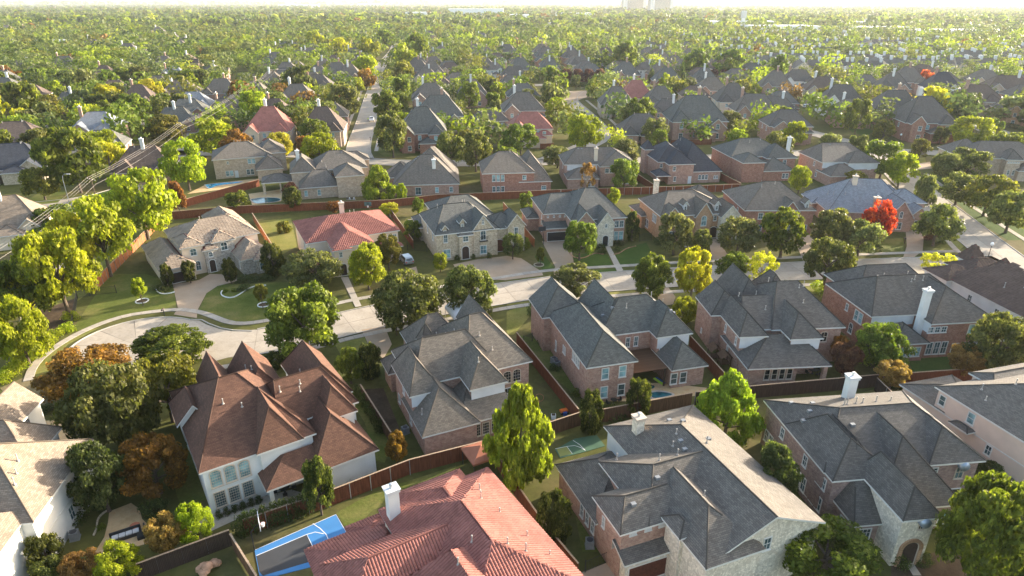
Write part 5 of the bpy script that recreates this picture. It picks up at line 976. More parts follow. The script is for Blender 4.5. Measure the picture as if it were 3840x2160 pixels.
hoop('b', 200, 1215, R(115), 'basketball hoop at the left end of the blue court'); hoop('j', 1062, 690, 0, 'basketball hoop with framed backboard behind the red tile villa', board='glass'); hoop('k', 290, 905, R(200), 'basketball hoop beside the two-car garage driveway', board='acd')
# pools
def pool(c, pts, mat, label, rim='walk'):
    t = thing('swimming_pool', label, 'pool', (0, 0, 0)); P = [Vector((*W(c, *p), 0)) for p in pts]; ctr = sum(P, Vector()) / len(P); t.location = ctr; P = [q - ctr for q in P]
    P = [Vector((a, b, 0)) for a, b in smooth([(q.x, q.y) for q in P + [P[0]]], 2)][:-1]
    if sum(P[i].x * P[(i + 1) % len(P)].y - P[(i + 1) % len(P)].x * P[i].y for i in range(len(P))) < 0: P = P[::-1]
    m = MB(); m.poly([(q.x, q.y, .07) for q in P]); m.obj('water', M[mat], t)
    k = MB(); n = len(P)
    for i in range(n):
        a, b = P[i], P[(i + 1) % n]; da, db = a * (1 + .35 / max(a.length, .5)), b * (1 + .35 / max(b.length, .5)); u = Vector((0, 0, .12))
        k.poly([a + u, da + u, db + u, b + u]); k.poly([da, db, db + u, da + u]); k.poly([b, a, a + u, b + u])
    k.obj('coping', M[rim], t); return t
pool('i', [(1690, 425), (1760, 415), (2020, 395), (1960, 412), (1790, 430), (1720, 465)], 'waterb', 'bright blue swimming pool beside the tan brick house'); pool('j', [(90, 545), (180, 530), (330, 535), (330, 560), (200, 575), (120, 580)], 'water', 'kidney-shaped dark pool beside the tan brick house with several hips')
pool('g', [(1190, 1040), (1260, 1030), (1390, 1055), (1280, 1080), (1190, 1090)], 'water', 'dark pool behind the fence of the pergola house'); pool('g', [(1150, 985), (1190, 970), (1225, 990), (1210, 1010), (1160, 1015)], 'water', 'round raised spa beside the pergola', 'patio'); pool('j', [(1390, 715), (1450, 712), (1440, 725), (1400, 728)], 'water', 'small round green-blue spa left of the balcony house')
# white arched carport roof behind the rose brick house
t = thing('carport_canopy', 'white arched carport canopy behind the rose brick house roof', 'carport', at('f', 1830, 470), R(24))
m = MB(); ks = 10
for i in range(ks):
    a, b = math.pi * i / ks, math.pi * (i + 1) / ks; m.poly([(2.2 * math.cos(a), -2.6, 2.2 + 1.1 * math.sin(a)), (2.2 * math.cos(a), 2.6, 2.2 + 1.1 * math.sin(a)), (2.2 * math.cos(b), 2.6, 2.2 + 1.1 * math.sin(b)), (2.2 * math.cos(b), -2.6, 2.2 + 1.1 * math.sin(b))][::-1])
m.obj('canopy', M['canopyw'], t)
for sx in (-2.15, 2.15):
    for sy in (-2.4, 2.4): MB().tube([(sx, sy, 0), (sx, sy, 2.3)], .05, 6).obj('post', M['trim'], t)
# mailboxes and street lamps
def mailbox(c, x, y, label):
    t = thing('mailbox', label, 'mailbox', at(c, x, y), 0, 'kerbside mailboxes'); MB().box(-.06, -.06, 0, .06, .06, 1.1).obj('post', M['iron'], t); b = MB().tube([(-.12, -.3, 1.2), (-.12, .3, 1.2)], .16, 8).obj('box', M['iron'], t); MB().box(.05, -.1, 1.25, .07, -.05, 1.45).obj('flag', M['lampr'], b)
for c, x, y, lb in (('e', 1355, 405, 'black mailbox on the grass strip by the cul-de-sac driveway'), ('l', 1378, 405, 'black mailbox in the grass strip of the right-hand street'), ('n', 1075, 1155, 'black mailbox at the foot of the straight street, right side'), ('o', 870, 1095, 'black mailbox on the diagonal street'), ('n', 1010, 845, 'black mailbox by the left kerb of the straight street'), ('l', 1210, 905, 'black mailbox beside the slate-roofed house driveway')): mailbox(c, x, y, lb)
def streetlamp(c, x, y, H, label, rz=0):
    t = thing('street_lamp', label, 'street lamp', at(c, x, y), rz, 'street lamps'); MB().tube([(0, 0, 0), (0, 0, H * .8), (.15, 0, H * .93), (.7, 0, H), (1.6, 0, H + .05)], [.1, .08, .07, .06, .05], 8).obj('pole', M['galv'], t); MB().box(1.4, -.16, H - .08, 2.3, .16, H + .08).obj('lamp_head', M['trim'], t)
streetlamp('i', 572, 575, 8.0, 'curved street lamp on the left-hand street'); streetlamp('p', 1295, 860, 9.0, 'tall street lamp beside the bright yellow tree', R(20)); streetlamp('p', 825, 640, 9, 'street lamp over the avenue, upper right', R(180)); streetlamp('p', 305, 580, 10, 'pale street lamp pole in front of the chimneyed townhouses')
def globe(c, x, y, label):
    t = thing('lamp_post', label, 'street lamp', at(c, x, y), 0, 'globe lamp posts'); MB().tube([(0, 0, 0), (0, 0, 3.4)], [.09, .05], 6).obj('pole', M['iron'], t); MB().lathe([(.1, 3.4), (.3, 3.6), (.34, 3.85), (.2, 4.1), (.05, 4.15)], 10).obj('globe', M['canopyw'], t)
globe('l', 1890, 1050, 'white globe lamp post at the corner of the main street'); globe('p', 1165, 1190, 'white globe lamp post in front of the red brick gables'); globe('j', 1885, 285, 'white globe lamp post on the cross street')
# patio furniture
t = thing('outdoor_sofa', 'dark L-shaped outdoor sofa with pale cushions on the stone patio', 'sofa', at('a', 1040, 1130), R(30)); MB().box(-1.4, -.4, .05, 1.4, .4, .4).box(-1.4, .3, .4, 1.4, .45, .8).box(1.0, -1.2, .05, 1.8, -.4, .4).box(1.65, -1.2, .4, 1.8, .4, .8).obj('frame', M['black'], t)
for k in range(4): MB().box(-1.2 + k * .62, -.3, .4, -.65 + k * .62, .28, .52).obj('cushion', M['cushion'], t)
t = thing('fire_bowl', 'rust-red round fire bowl beside the dark outdoor sofa', 'fire pit', at('a', 1118, 1065)); MB().lathe([(.25, 0), (.3, .25), (.5, .55), (.45, .6), (.1, .35)], 12).obj('bowl', M['canvas'], t)
def chairset(c, x, y, label, mat='iron', r=.6, n=4):
    t = thing('patio_table', label, 'table', at(c, x, y)); MB().lathe([(r, .70), (r, .74)], 14).obj('table_top', M[mat], t); MB().lathe([(.25, 0), (.05, .08), (.05, .7)], 8).obj('leg', M[mat], t)
    for k in range(n):
        a = 2 * math.pi * k / n + .4; q = thing('patio_chair', ['right', 'far', 'left', 'near'][k if n == 4 else k * 2] + ' side chair at the ' + label, 'chair', at(c, x, y)[:2] + (0,), 0, 'patio chairs'); q.location.x += math.cos(a) * (r + .4); q.location.y += math.sin(a) * (r + .4); q.rotation_euler.z = a - math.pi / 2
        MB().box(-.24, -.24, .4, .24, .24, .46).obj('seat', M[mat], q); MB().box(-.24, .2, .46, .24, .25, .9).obj('backrest', M[mat], q)
        for sx in (-.2, .2):
            for sy in (-.2, .2): MB().tube([(sx, sy, 0), (sx, sy, .4)], .02, 4).obj('leg', M[mat], q)
chairset('h', 450, 880, 'round patio table under the covered patio roof'); chairset('g', 880, 1130, 'small patio table behind the pergola house wall', r=.45, n=2); chairset('j', 1510, 490, 'dark patio table behind the low brick house'); chairset('b', 370, 760, 'dark patio table under the brown roof porch')
t = thing('lounge_chair', 'green and blue pool float lying on the patio by the spa', 'pool float', at('g', 1255, 945), R(30)); MB().box(-.35, -.9, .04, 0, .9, .2).obj('float_half', M['hiviz'], t); MB().box(.01, -.9, .04, .36, .9, .2).obj('float_half', M['blues'], t)
t = thing('planter', 'white planter box by the fence of the rose brick house', 'planter', at('c', 385, 150)); MB().box(-.3, -.3, 0, .3, .3, .55).obj('box', M['canopyw'], t); MB().box(-.24, -.24, .55, .24, .24, .58).obj('soil', M['soil'], t)
t = thing('garden_cart', 'orange and blue garden cart with tools in the fenced corner', 'cart', at('c', 470, 110), .4); MB().box(-.5, -.3, .3, .5, .3, .6).obj('tray', M['orange'], t); MB().box(-.3, -.6, 0, .2, -.35, .5).obj('bucket', M['blues'], t)
for sx in (-.4, .4): MB().tube([(sx, -.36, .2), (sx, -.30, .2)], .2, 10).obj('wheel', M['tyre'], t)
t = thing('garden_ring', 'rusty round metal garden ring in the rose brick yard', 'ornament', at('B' if 'B' in CR else 'g', 268, 1110)); m = MB(); m.tube([(.6 * math.cos(q), 0, .62 + .6 * math.sin(q)) for q in [2 * math.pi * k / 18 for k in range(19)]], .03, 5, False); m.obj('ring', M['canvas'], t); MB().box(-.05, -.3, 0, .05, .3, .05).obj('foot', M['canvas'], t)
t = thing('rock_waterfall', 'orange-brown rock pile waterfall at the bottom edge', 'rocks', at('a', 1720, 1420))
for k in range(14):
    a = random.uniform(0, 6.28); r_ = random.uniform(0, 1.1); s_ = random.uniform(.3, .6); o = MB().lathe([(s_ * .6, 0), (s_, .2), (s_ * .8, .45), (s_ * .2, .55)], 7).obj('rock', M['rock'], t, loc=(r_ * math.cos(a), r_ * math.sin(a), max(0, .6 - r_ * .5)), rotz=a)
t = thing('air_pump', 'white pool equipment beside the tan brick house wall', 'equipment', at('j', 915, 545)); MB().box(-1.2, -.3, 0, 1.2, .3, .1).obj('base', M['walk'], t)
for k in range(4): MB().lathe([(.18, .1), (.2, .5), (.12, .62)], 8, -1 + k * .6, 0).obj('tank', M['line' if k % 2 else 'acd'], t)
t = thing('playground', 'small playground with blue shade sail beyond the red-roofed tan house', 'playground', at('o', 1225, 705))
m = MB(); m.poly([(-4, -2, 4.2), (4, -3, 4.4), (3, 3, 4.3), (-4, 2, 5.0)]); m.poly([(-4, 2, 4.97), (3, 3, 4.27), (4, -3, 4.37), (-4, -2, 4.17)]); m.obj('shade_sail', M['shade'], t)
for sx, sy in ((-3.9, -2), (3.9, -3), (3, 3), (-4, 2)): MB().tube([(sx, sy, 0), (sx, sy, 4.5)], .08, 6).obj('post', M['galv'], t)
MB().box(-2, -1, 0, -1, 1, 2.4).box(-1, -.4, 1.2, 1.5, .4, 1.4).obj('climbing_tower', M['shade'], t); MB().tube([(-1, 0, 1.5), (.5, 0, .8), (1.6, 0, .2)], .35, 8).obj('slide', M['orange'], t)

# ---------------------------------------------------------------- vehicles
CARP = {'sedan': [(-2.25, .45), (-2.28, .8), (-1.6, .95), (-1.1, 1.4), (.45, 1.43), (1.1, 1.0), (2.1, .85), (2.28, .6), (2.25, .35), (-2.2, .3)],
        'suv': [(-2.3, .45), (-2.35, 1.0), (-2.1, 1.6), (-1.7, 1.75), (.4, 1.74), (1.05, 1.15), (2.15, 1.0), (2.35, .7), (2.3, .4), (-2.25, .35)],
        'pickup': [(-2.9, .6), (-2.92, 1.15), (-.75, 1.15), (-.6, 1.85), (.75, 1.87), (1.35, 1.25), (2.6, 1.15), (2.85, .8), (2.8, .5), (-2.8, .5)]}
VM = {}
def car(c, x, y, kind, paint, heading, label, z=0):
    key = (kind, paint)
    if key not in VM:
        prof = CARP[kind]; hw = .92 if kind != 'pickup' else 1.0; n = len(prof); m = MB(); V = []
        for (yy, k_) in ((-hw, .88), (-hw * .97, 1), (hw * .97, 1), (hw, .88)):
            V.append([(px, yy * (.84 if pz > 1.3 else 1.0), pz if k_ == 1 else pz * .97 + .02) for px, pz in prof])
        for a in range(3):
            for i in range(n):
                j = (i + 1) % n; m.poly([V[a][i], V[a][j], V[a + 1][j], V[a + 1][i]])
        m.poly(V[0][::-1]); m.poly(V[3])
        g = MB(); top = max(pz for _, pz in prof)
        if kind == 'pickup': fr, rr, z0, x0, x1 = (1.3, 1.28), (-.68, 1.25), 1.3, -.6, 1.2
        elif kind == 'suv': fr, rr, z0, x0, x1 = (1.0, 1.2), (-2.25, 1.1), 1.15, -2.05, .9
        else: fr, rr, z0, x0, x1 = (1.05, 1.03), (-1.55, .98), 1.0, -1.4, .95
        for s_ in (-1, 1):
            q = [(x0, s_ * (hw + .012), z0), (x1, s_ * (hw + .012), z0), (x1 - .45, s_ * (hw * .84 + .02), top - .1), (x0 + .3, s_ * (hw * .84 + .02), top - .1)]; g.poly(q if s_ < 0 else q[::-1])
        i_ = [i for i, p_ in enumerate(prof) if p_[1] > 1.3]; a, b = prof[i_[-1]], prof[i_[-1] + 1]; off = .015
        g.poly([(b[0] + off, -hw * .8, b[1] + .06), (b[0] + off, hw * .8, b[1] + .06), (a[0] + off + .05, hw * .72, a[1] - .03), (a[0] + off + .05, -hw * .72, a[1] - .03)])
        a, b = prof[i_[0]], prof[i_[0] - 1]; g.poly([(b[0] - off, hw * .8, b[1] + .06), (b[0] - off, -hw * .8, b[1] + .06), (a[0] - off - .03, -hw * .72, a[1] - .03), (a[0] - off - .03, hw * .72, a[1] - .03)])
        VM[key] = (m.me('body', M[paint]), g.me('windows', M['glassd']), MB().tube([(0, -.11, 0), (0, .11, 0)], .34, 12).me('tyre', M['tyre']), MB().tube([(0, -.125, 0), (0, .125, 0)], .2, 10).me('rim', M['galv']), hw, prof)
    b, g, ty, ri, hw, prof = VM[key]; t = thing('parked_car' if kind != 'pickup' else 'pickup_truck', label, 'car' if kind != 'pickup' else 'pickup', at(c, x, y), heading, 'cars')
    link('body', b, t); link('windows', g, t); xb = 1.4 if kind != 'pickup' else 1.8
    for sx in (-xb, xb):
        for sy in (-hw + .1, hw - .1): w_ = link('wheel', ty, t, (sx, sy, .34)); link('rim', ri, w_)
    f, r_ = prof[-3], prof[1]
    for s_ in (-1, 1): MB().box(f[0] - .06, s_ * hw * .75 - .16, f[1] - .05, f[0] + .03, s_ * hw * .75 + .16, f[1] + .1).obj('headlight', M['lamp'], t); MB().box(r_[0] - .03, s_ * hw * .8 - .1, r_[1] - .3, r_[0] + .05, s_ * hw * .8 + .1, r_[1]).obj('tail_light', M['lampr'], t)
A_ = R(99)
car('j', 1368, 1060, 'suv', 'paints', R(118), 'silver estate car parked between the villa and the balcony house'); car('n', 1085, 995, 'pickup', 'paintw', A_ + math.pi, 'white pickup truck standing in the straight street'); car('n', 1183, 635, 'suv', 'paintw', A_, 'white car on the left kerb of the straight street'); car('n', 1156, 692, 'sedan', 'paintd', A_, 'dark car at the junction of the straight street'); car('n', 1255, 655, 'sedan', 'paintw', A_, 'white car on the right kerb of the straight street')
car('n', 1224, 505, 'suv', 'paints', A_, 'silver car farther up the straight street'); car('n', 1216, 530, 'pickup', 'paintd', A_, 'dark pickup farther up the straight street'); car('n', 1250, 445, 'sedan', 'paintw', A_, 'small white car far up the straight street'); car('n', 1262, 385, 'suv', 'paintd', A_, 'dark car at the far end of the straight street'); car('n', 675, 1175, 'sedan', 'paintw', R(10), 'white sedan in a driveway left of the straight street')
car('p', 410, 885, 'suv', 'paintw', R(20), 'white SUV nearest on the driveway of the turreted villa'); car('p', 425, 845, 'sedan', 'paintd', R(10), 'dark sedan behind the white SUV at the turreted villa'); car('p', 492, 872, 'suv', 'paintw', R(95), 'second white SUV in front of the turreted villa'); car('m', 1120, 682, 'sedan', 'paints', R(8), 'silver car in the trees on the left'); car('m', 1040, 362, 'sedan', 'paintd', R(0), 'dark car beside the sunlit field, upper left'); car('m', 1410, 336, 'suv', 'paintw', R(0), 'white van at the far side of the sunlit field')

# ---------------------------------------------------------------- people
def person(loc, rz, shirt, label, sit=False):
    z0 = 0; J = {}
    if sit: pts = dict(pel=(0, 0, .52), ch=(0, .04, .95), nk=(0, .03, 1.1), hd=(0, 0, 1.26), kL=(.14, -.42, .52), kR=(-.14, -.42, .52), fL=(.14, -.45, .06), fR=(-.14, -.45, .06), tL=(.14, -.6, .04), tR=(-.14, -.6, .04), sL=(.2, .03, 1.02), sR=(-.2, .03, 1.02), eL=(.26, -.1, .78), eR=(-.26, -.1, .78), hL=(.2, -.34, .7), hR=(-.2, -.34, .7))
    else: pts = dict(pel=(0, 0, .95), ch=(0, 0, 1.35), nk=(0, 0, 1.5), hd=(0, -.02, 1.68), kL=(.12, -.05, .5), kR=(-.12, .05, .5), fL=(.13, -.02, .07), fR=(-.13, .1, .07), tL=(.14, -.16, .04), tR=(-.14, -.04, .04), sL=(.2, 0, 1.42), sR=(-.2, 0, 1.42), eL=(.28, .02, 1.14), eR=(-.28, .02, 1.14), hL=(.28, -.12, .9), hR=(-.28, -.12, .9))
    rad = dict(pel=.15, ch=.16, nk=.07, hd=.11, kL=.07, kR=.07, fL=.05, fR=.05, tL=.04, tR=.04, sL=.08, sR=.08, eL=.05, eR=.05, hL=.045, hR=.045)
    ks = list(pts); E = [('pel', 'ch'), ('ch', 'nk'), ('nk', 'hd'), ('pel', 'kL'), ('pel', 'kR'), ('kL', 'fL'), ('kR', 'fR'), ('fL', 'tL'), ('fR', 'tR'), ('ch', 'sL'), ('ch', 'sR'), ('sL', 'eL'), ('sR', 'eR'), ('eL', 'hL'), ('eR', 'hR')]
    m = bpy.data.meshes.new('body'); m.from_pydata([pts[k] for k in ks], [(ks.index(a), ks.index(b)) for a, b in E], []); o = bpy.data.objects.new('body', m); C.objects.link(o)
    o.modifiers.new('s', 'SKIN'); sv = m.skin_vertices[0].data
    for i, k in enumerate(ks): sv[i].radius = (rad[k],) * 2
    sv[0].use_root = True; o.modifiers.new('ss', 'SUBSURF').render_levels = 1; o.modifiers['ss'].levels = 1
    dg = bpy.context.evaluated_depsgraph_get(); me = bpy.data.meshes.new_from_object(o.evaluated_get(dg)); bpy.data.objects.remove(o)
    me.materials.clear()
    for q in ('jeans', shirt, 'skin'): me.materials.append(M[q])
    zn, zp = pts['nk'][2], pts['pel'][2]
    for p in me.polygons:
        c_ = p.center; p.material_index = 2 if (c_.z > zn - .02 or (abs(c_.x) > .22 and c_.z < pts['eL'][2] - .02 and c_.z > zp - .2 and not (sit and c_.z < .6))) else (1 if c_.z > zp and not (sit and c_.y < -.2 and c_.z < .62) else 0); p.use_smooth = True
    t = thing('person', label, 'person', loc, rz); link('body', me, t); hd = pts['hd']
    MB().lathe([(.115, hd[2] + .0), (.122, hd[2] + .07), (.07, hd[2] + .125), (.01, hd[2] + .13)], 10, hd[0], hd[1] + .015).obj('hair', M['woodd'], t, smooth=True)
person(at('n', 1056, 1000), R(20), 'hiviz', 'person in a lime vest standing beside the white pickup'); q = at('j', 1512, 488); person((q[0] + .3, q[1] + 1.0, 0), R(0), 'lampr', 'person in red seated on the patio of the low brick house', True); person((q[0] + 1.6, q[1] + .6, 0), R(-60), 'cushion', 'person in grey seated on the patio of the low brick house', True)

# ---------------------------------------------------------------- power line
def pole(x, y, H, label, arms=1):
    t = thing('utility_pole', label, 'utility pole', (x, y, 0), R(-35), 'utility poles'); MB().tube([(0, 0, 0), (0, 0, H)], [.17, .11], 8).obj('pole', M['bark'], t)
    for k in range(arms):
        cr_ = MB().box(-2.0, -.06, H - .5 - k * .9, 2.0, .06, H - .38 - k * .9).obj('crossarm', M['bark'], t)
        for sx in (-1.9, -.6, .7, 1.9): MB().lathe([(.05, H - .38 - k * .9), (.07, H - .3 - k * .9), (.03, H - .18 - k * .9)], 6, sx, 0).obj('insulator', M['trim'], cr_)
    return t
PL = [(-78.0, 96.0, 12.0), (-99.0, 151.0, 12.0), (*W('m', 1480, 1020, 14.5), 14.5), (*W('m', 2030, 700, 15.5), 15.5), (*W('n', 265, 570, 16.0), 16.0), (*W('n', 525, 560, 16.0), 16.0)]
for i, (x, y, H) in enumerate(PL[1:]): pole(x, y, H, ['wooden utility pole rising among the lime trees on the left', 'second utility pole behind the lime trees', 'utility pole above the orange-topped tree', 'far utility pole before the dark evergreen', 'farthest utility pole left of the straight street'][i])
pole(*W('m', 1215, 1190), 9.5, 'separate utility pole with transformer on the left', 2); pole(*W('m', 440, 1120), 9, 'short utility pole in the brown-roofed gardens, left'); pole(*W('n', 1325, 640), 11, 'utility pole right of the straight street'); pole(*W('o', 1745, 640), 11, 'utility pole behind the hedge street, right')
w0 = thing('power_line', 'four sunlit power lines sagging across the left of the picture', 'power line', (0, 0, 0))
PL[0] = (*W('i', -60, 960, 11.5), 11.5)
for j, off in enumerate((-1.9, -.6, .7, 1.9)):
    m = MB()
    for (a, b) in zip(PL, PL[1:]):
        ca, sa = math.cos(R(-35)) * off, math.sin(R(-35)) * off; p_, q_ = Vector((a[0] + ca, a[1] + sa, a[2] - .2 - (1.0 if j == 3 else 0))), Vector((b[0] + ca, b[1] + sa, b[2] - .2 - (1.0 if j == 3 else 0))); sag = .014 * (q_ - p_).length
        m.tube([p_.lerp(q_, k / 14) - Vector((0, 0, sag * 4 * (k / 14) * (1 - k / 14))) for k in range(15)], .022, 4, False)
    m.obj('wire', M['pipe'], w0)
# ---------------------------------------------------------------- houses farther back: a few designs, copied with their parts
def copy_tree(o, parent=None):
    c = o.copy(); C.objects.link(c)
    if parent is not None: c.parent = parent
    for ch in o.children: copy_tree(ch, c)
    return c
HOUSES = [(o.location.x, o.location.y) for o in C.objects if o.get('category') == 'house']
FOOT = []                                       # centres and radii of all houses, to keep trees out of walls
for o in C.objects:
    if o.get('category') == 'house':
        for ch in o.children:
            if ch.name.startswith('roof') and ch.type == 'MESH' and not ch.name.startswith('roof_'):
                xs = [v.co.x for v in ch.data.vertices]; ys = [v.co.y for v in ch.data.vertices]; cx_, cy_ = (min(xs) + max(xs)) / 2, (min(ys) + max(ys)) / 2
                a = o.rotation_euler.z; wx, wy = o.location.x + cx_ * math.cos(a) - cy_ * math.sin(a), o.location.y + cx_ * math.sin(a) + cy_ * math.cos(a); FOOT.append((wx, wy, (max(xs) - min(xs)) * .52, (max(ys) - min(ys)) * .52, a))
DES = {}
def design(v, roof, wall, far):
    rs = random.Random(v * 31 + 5); w, d = rs.uniform(15, 19), rs.uniform(13, 17); p = rs.uniform(.7, .95); ze = 5.8 if v % 4 else 3.4; hx, hy = w / 2, d / 2
    bl = [B(-hx, -hy, hx, hy, ze, ridge=(-hx + d * .36, rs.uniform(-.5, 1), hx - d * .36, 0), zr=ze + hy * p * .92)]
    bl[0]['p1'] = (bl[0]['p1'][0], bl[0]['p0'][1])
    x0 = -hx + rs.uniform(0, 1); bl.append(B(x0, -hy - rs.uniform(1.2, 3), x0 + rs.uniform(5, 6.5), 1, ze, p=p + .1, ax='y', ends='gh' if v % 2 else 'hh'))
    x1 = hx - rs.uniform(0, 1.5); bl.append(B(x1 - rs.uniform(5, 7), -hy - rs.uniform(.6, 2), x1, 2, ze - (1.8 if v % 3 == 0 and ze > 4 else .1), p=p, ax='y', ends='hh' if v % 2 else 'gh'))
    bl.append(B(-hx + 2, 1, hx - rs.uniform(3, 6), hy + rs.uniform(1.5, 4), ze - .05, p=p, ax='y' if v % 2 else 'x', ends='hh'))
    if not far: bl.append(B(-1.5, -hy - 3.6, 5, -hy + 3, 3.2, p=.5))
    h = House('brick_house' if wall in ('rbrick', 'dbrick', 'tbrick', 'obrick') else 'stucco_house', '', (0, 0), 0, bl, wall, roof, group='houses of the surrounding streets', caps=None)
    wn = []
    if not far:
        for bi, xs in ((1, (x0 + 3,)), (0, (-1, 2.5)), (2, (x1 - 3,))):
            for u in xs:
                if ze > 4: wn.append((bi, 'f', u, 3.7, 1.1, 1.5, dict(glassm=rs.choice(['glass', 'glasst']))))
                wn.append((bi, 'f', u, .8, 1.2, 1.6))
        for u in (-3, 2): wn += [(0, 'l', u, 3.7 if ze > 4 else 1, 1.0, 1.4), (0, 'r', u, 3.7 if ze > 4 else 1, 1.0, 1.4)]
        h.win(wn); h.vents([(rs.uniform(-4, 4), rs.uniform(0, 3)) for _ in range(4)]); h.vents([(rs.uniform(-5, 5), rs.uniform(.5, 3)) for _ in range(3)], 'box')
    else:
        h.win([(1, 'f', x0 + 3, 3.5 if ze > 4 else 1, 1.4, 1.5), (2, 'f', x1 - 3, 1, 1.4, 1.5), (0, 'f', 0, 3.6 if ze > 4 else 1, 1.5, 1.5)])
    if v % 5 != 4: h.chimney(rs.uniform(-5, 5), rs.uniform(-2, 2.5), ze + hy * p + 1.6, .95, .85, rs.choice(['white', 'white', 'siding', 'rbrick']), flue=not far)
    return h.root
def place(v, roof, wall, x, y, rot, label, far=False, sc=1.0):
    key = (v, roof, wall, far)
    if key not in DES: o = DES[key] = design(*key)
    else: o = copy_tree(DES[key])
    o.location = (x, y, 0); o.rotation_euler = (0, 0, R(rot)); o.scale = (sc,) * 3; o['label'] = label; FOOT.append((x, y, 9.5 * sc, 10 * sc, R(rot))); return o
def ph(c, x, y, rot, v, roof, wall, label, sc=1.0, z=6.5, far=False): p = W(c, x, y, z); place(v, roof, wall, p[0], p[1], rot, label, far, sc)
ph('n', 250, 1040, 10, 1, 'redtile', 'cream', 'cream house with bright red tile roof left of the straight street', 1.05)
ph('n', 300, 935, 10, 2, 'brownish', 'cream', 'dark brown roofed house right behind the bright red tile roof'); ph('n', 480, 810, 9, 3, 'grey', 'cream', 'grey roofed house third up the left side of the straight street', 1.15); ph('n', 640, 700, 9, 5, 'dark', 'tbrick', 'grey roofed house with pale gable at the junction of the straight street', 1.15)
ph('n', 800, 590, 9, 6, 'grey', 'white', 'half-timbered house above the orange-brown tree, left of the straight street'); ph('n', 480, 455, 9, 7, 'grey', 'tbrick', 'grey roofed house left of the two yellow-green trees'); ph('n', 600, 395, 9, 9, 'warm', 'tbrick', 'grey-brown roof just behind the left row of yellow-green trees'); ph('n', 660, 320, 9, 10, 'blue', 'rbrick', 'small grey roof among trees far up the left side'); ph('n', 940, 450, 9, 11, 'grey', 'white', 'grey roof with white chimneys beside the bright green street tree'); ph('n', 1040, 395, 9, 2, 'warm', 'cream', 'row-end roof half hidden left of the far straight street'); ph('n', 960, 400, 9, 13, 'dark', 'white', 'white gabled house farther up behind the street trees'); ph('n', 250, 520, 8, 14, 'blue', 'rbrick', 'blue-grey roof behind the power line poles')
ph('n', 1500, 1060, 8, 1, 'blue', 'dbrick', 'red brick house at the corner of the straight and cross streets', 1.1); ph('n', 1640, 930, 8, 6, 'blue', 'tbrick', 'second house up the right side of the straight street', 1.1); ph('n', 1570, 800, 8, 3, 'grey', 'rbrick', 'third house up the right side, with brick chimney', 1.15); ph('n', 1610, 680, 8, 9, 'brownish', 'rbrick', 'brown tiled house fourth up the right side of the straight street', 1.1); ph('n', 1580, 590, 8, 2, 'grey', 'tbrick', 'grey roof fifth up the right side of the straight street', 1.05); ph('n', 1590, 510, 8, 5, 'grey', 'white', 'grey roof sixth up the right side of the straight street'); ph('n', 1560, 455, 8, 7, 'dark', 'tbrick', 'grey roof seventh up the right side of the straight street'); ph('n', 1540, 405, 8, 10, 'blue', 'white', 'farthest roof visible up the right side of the straight street')
ph('o', 190, 1030, 3, 9, 'redtile', 'cream', 'cream house with weathered red tile roof by the dark board fence', 1.1); ph('o', 130, 890, 4, 3, 'grey', 'rbrick', 'grey roofed brick house behind the weathered red tile roof', 1.15); ph('o', 130, 775, 4, 5, 'blue', 'dbrick', 'blue-grey roof two behind the weathered red tile roof', 1.1); ph('o', 60, 680, 4, 7, 'grey', 'dbrick', 'grey roof three behind the weathered red tile roof'); ph('o', 60, 620, 4, 13, 'dark', 'rbrick', 'dark roof beside the round dark green tree, centre'); ph('n', 2080, 560, 6, 10, 'grey', 'white', 'grey roof with white chimneys in the centre column'); ph('n', 2020, 450, 6, 6, 'warm', 'white', 'grey-brown roof cluster behind the yellow tree, centre'); ph('n', 1930, 420, 6, 2, 'grey', 'rbrick', 'small roof with chimneys at the back of the centre column'); ph('n', 2110, 480, 6, 14, 'brownish', 'white', 'brown roof next to the grey roof with white chimneys')
ph('o', 1000, 700, -4, 5, 'grey', 'tbrick', 'grey roofed house left of the blue shade sail', 1.1); ph('o', 1060, 800, -6, 1, 'redtile', 'cream', 'tan villa with terracotta roof and balcony on the diagonal street', 1.05, 5.5); ph('o', 1330, 890, -4, 10, 'dark', 'rbrick', 'grey roof between the terracotta villa and the long brick wall'); ph('o', 1540, 1000, -2, 6, 'blue', 'rbrick', 'long brick house with blank side wall and grey hip roof', 1.25, 5.5); ph('o', 1680, 725, -6, 3, 'warm', 'rbrick', 'brick house with hip roof right of the playground', 1.05); ph('o', 1850, 815, -6, 2, 'dark', 'cream', 'pale two-storey house with dark roof and white window bay', 1.1); ph('o', 2030, 890, -4, 13, 'grey', 'rbrick', 'brick house with white gable right of the pale two-storey house', 1.05); ph('p', 130, 870, -8, 7, 'grey', 'dbrick', 'grey roof left of the parked cars on the villa driveway'); ph('p', 230, 1010, -4, 9, 'dark', 'rbrick', 'pink brick house with white skylight band above the turret garden', 1.1)
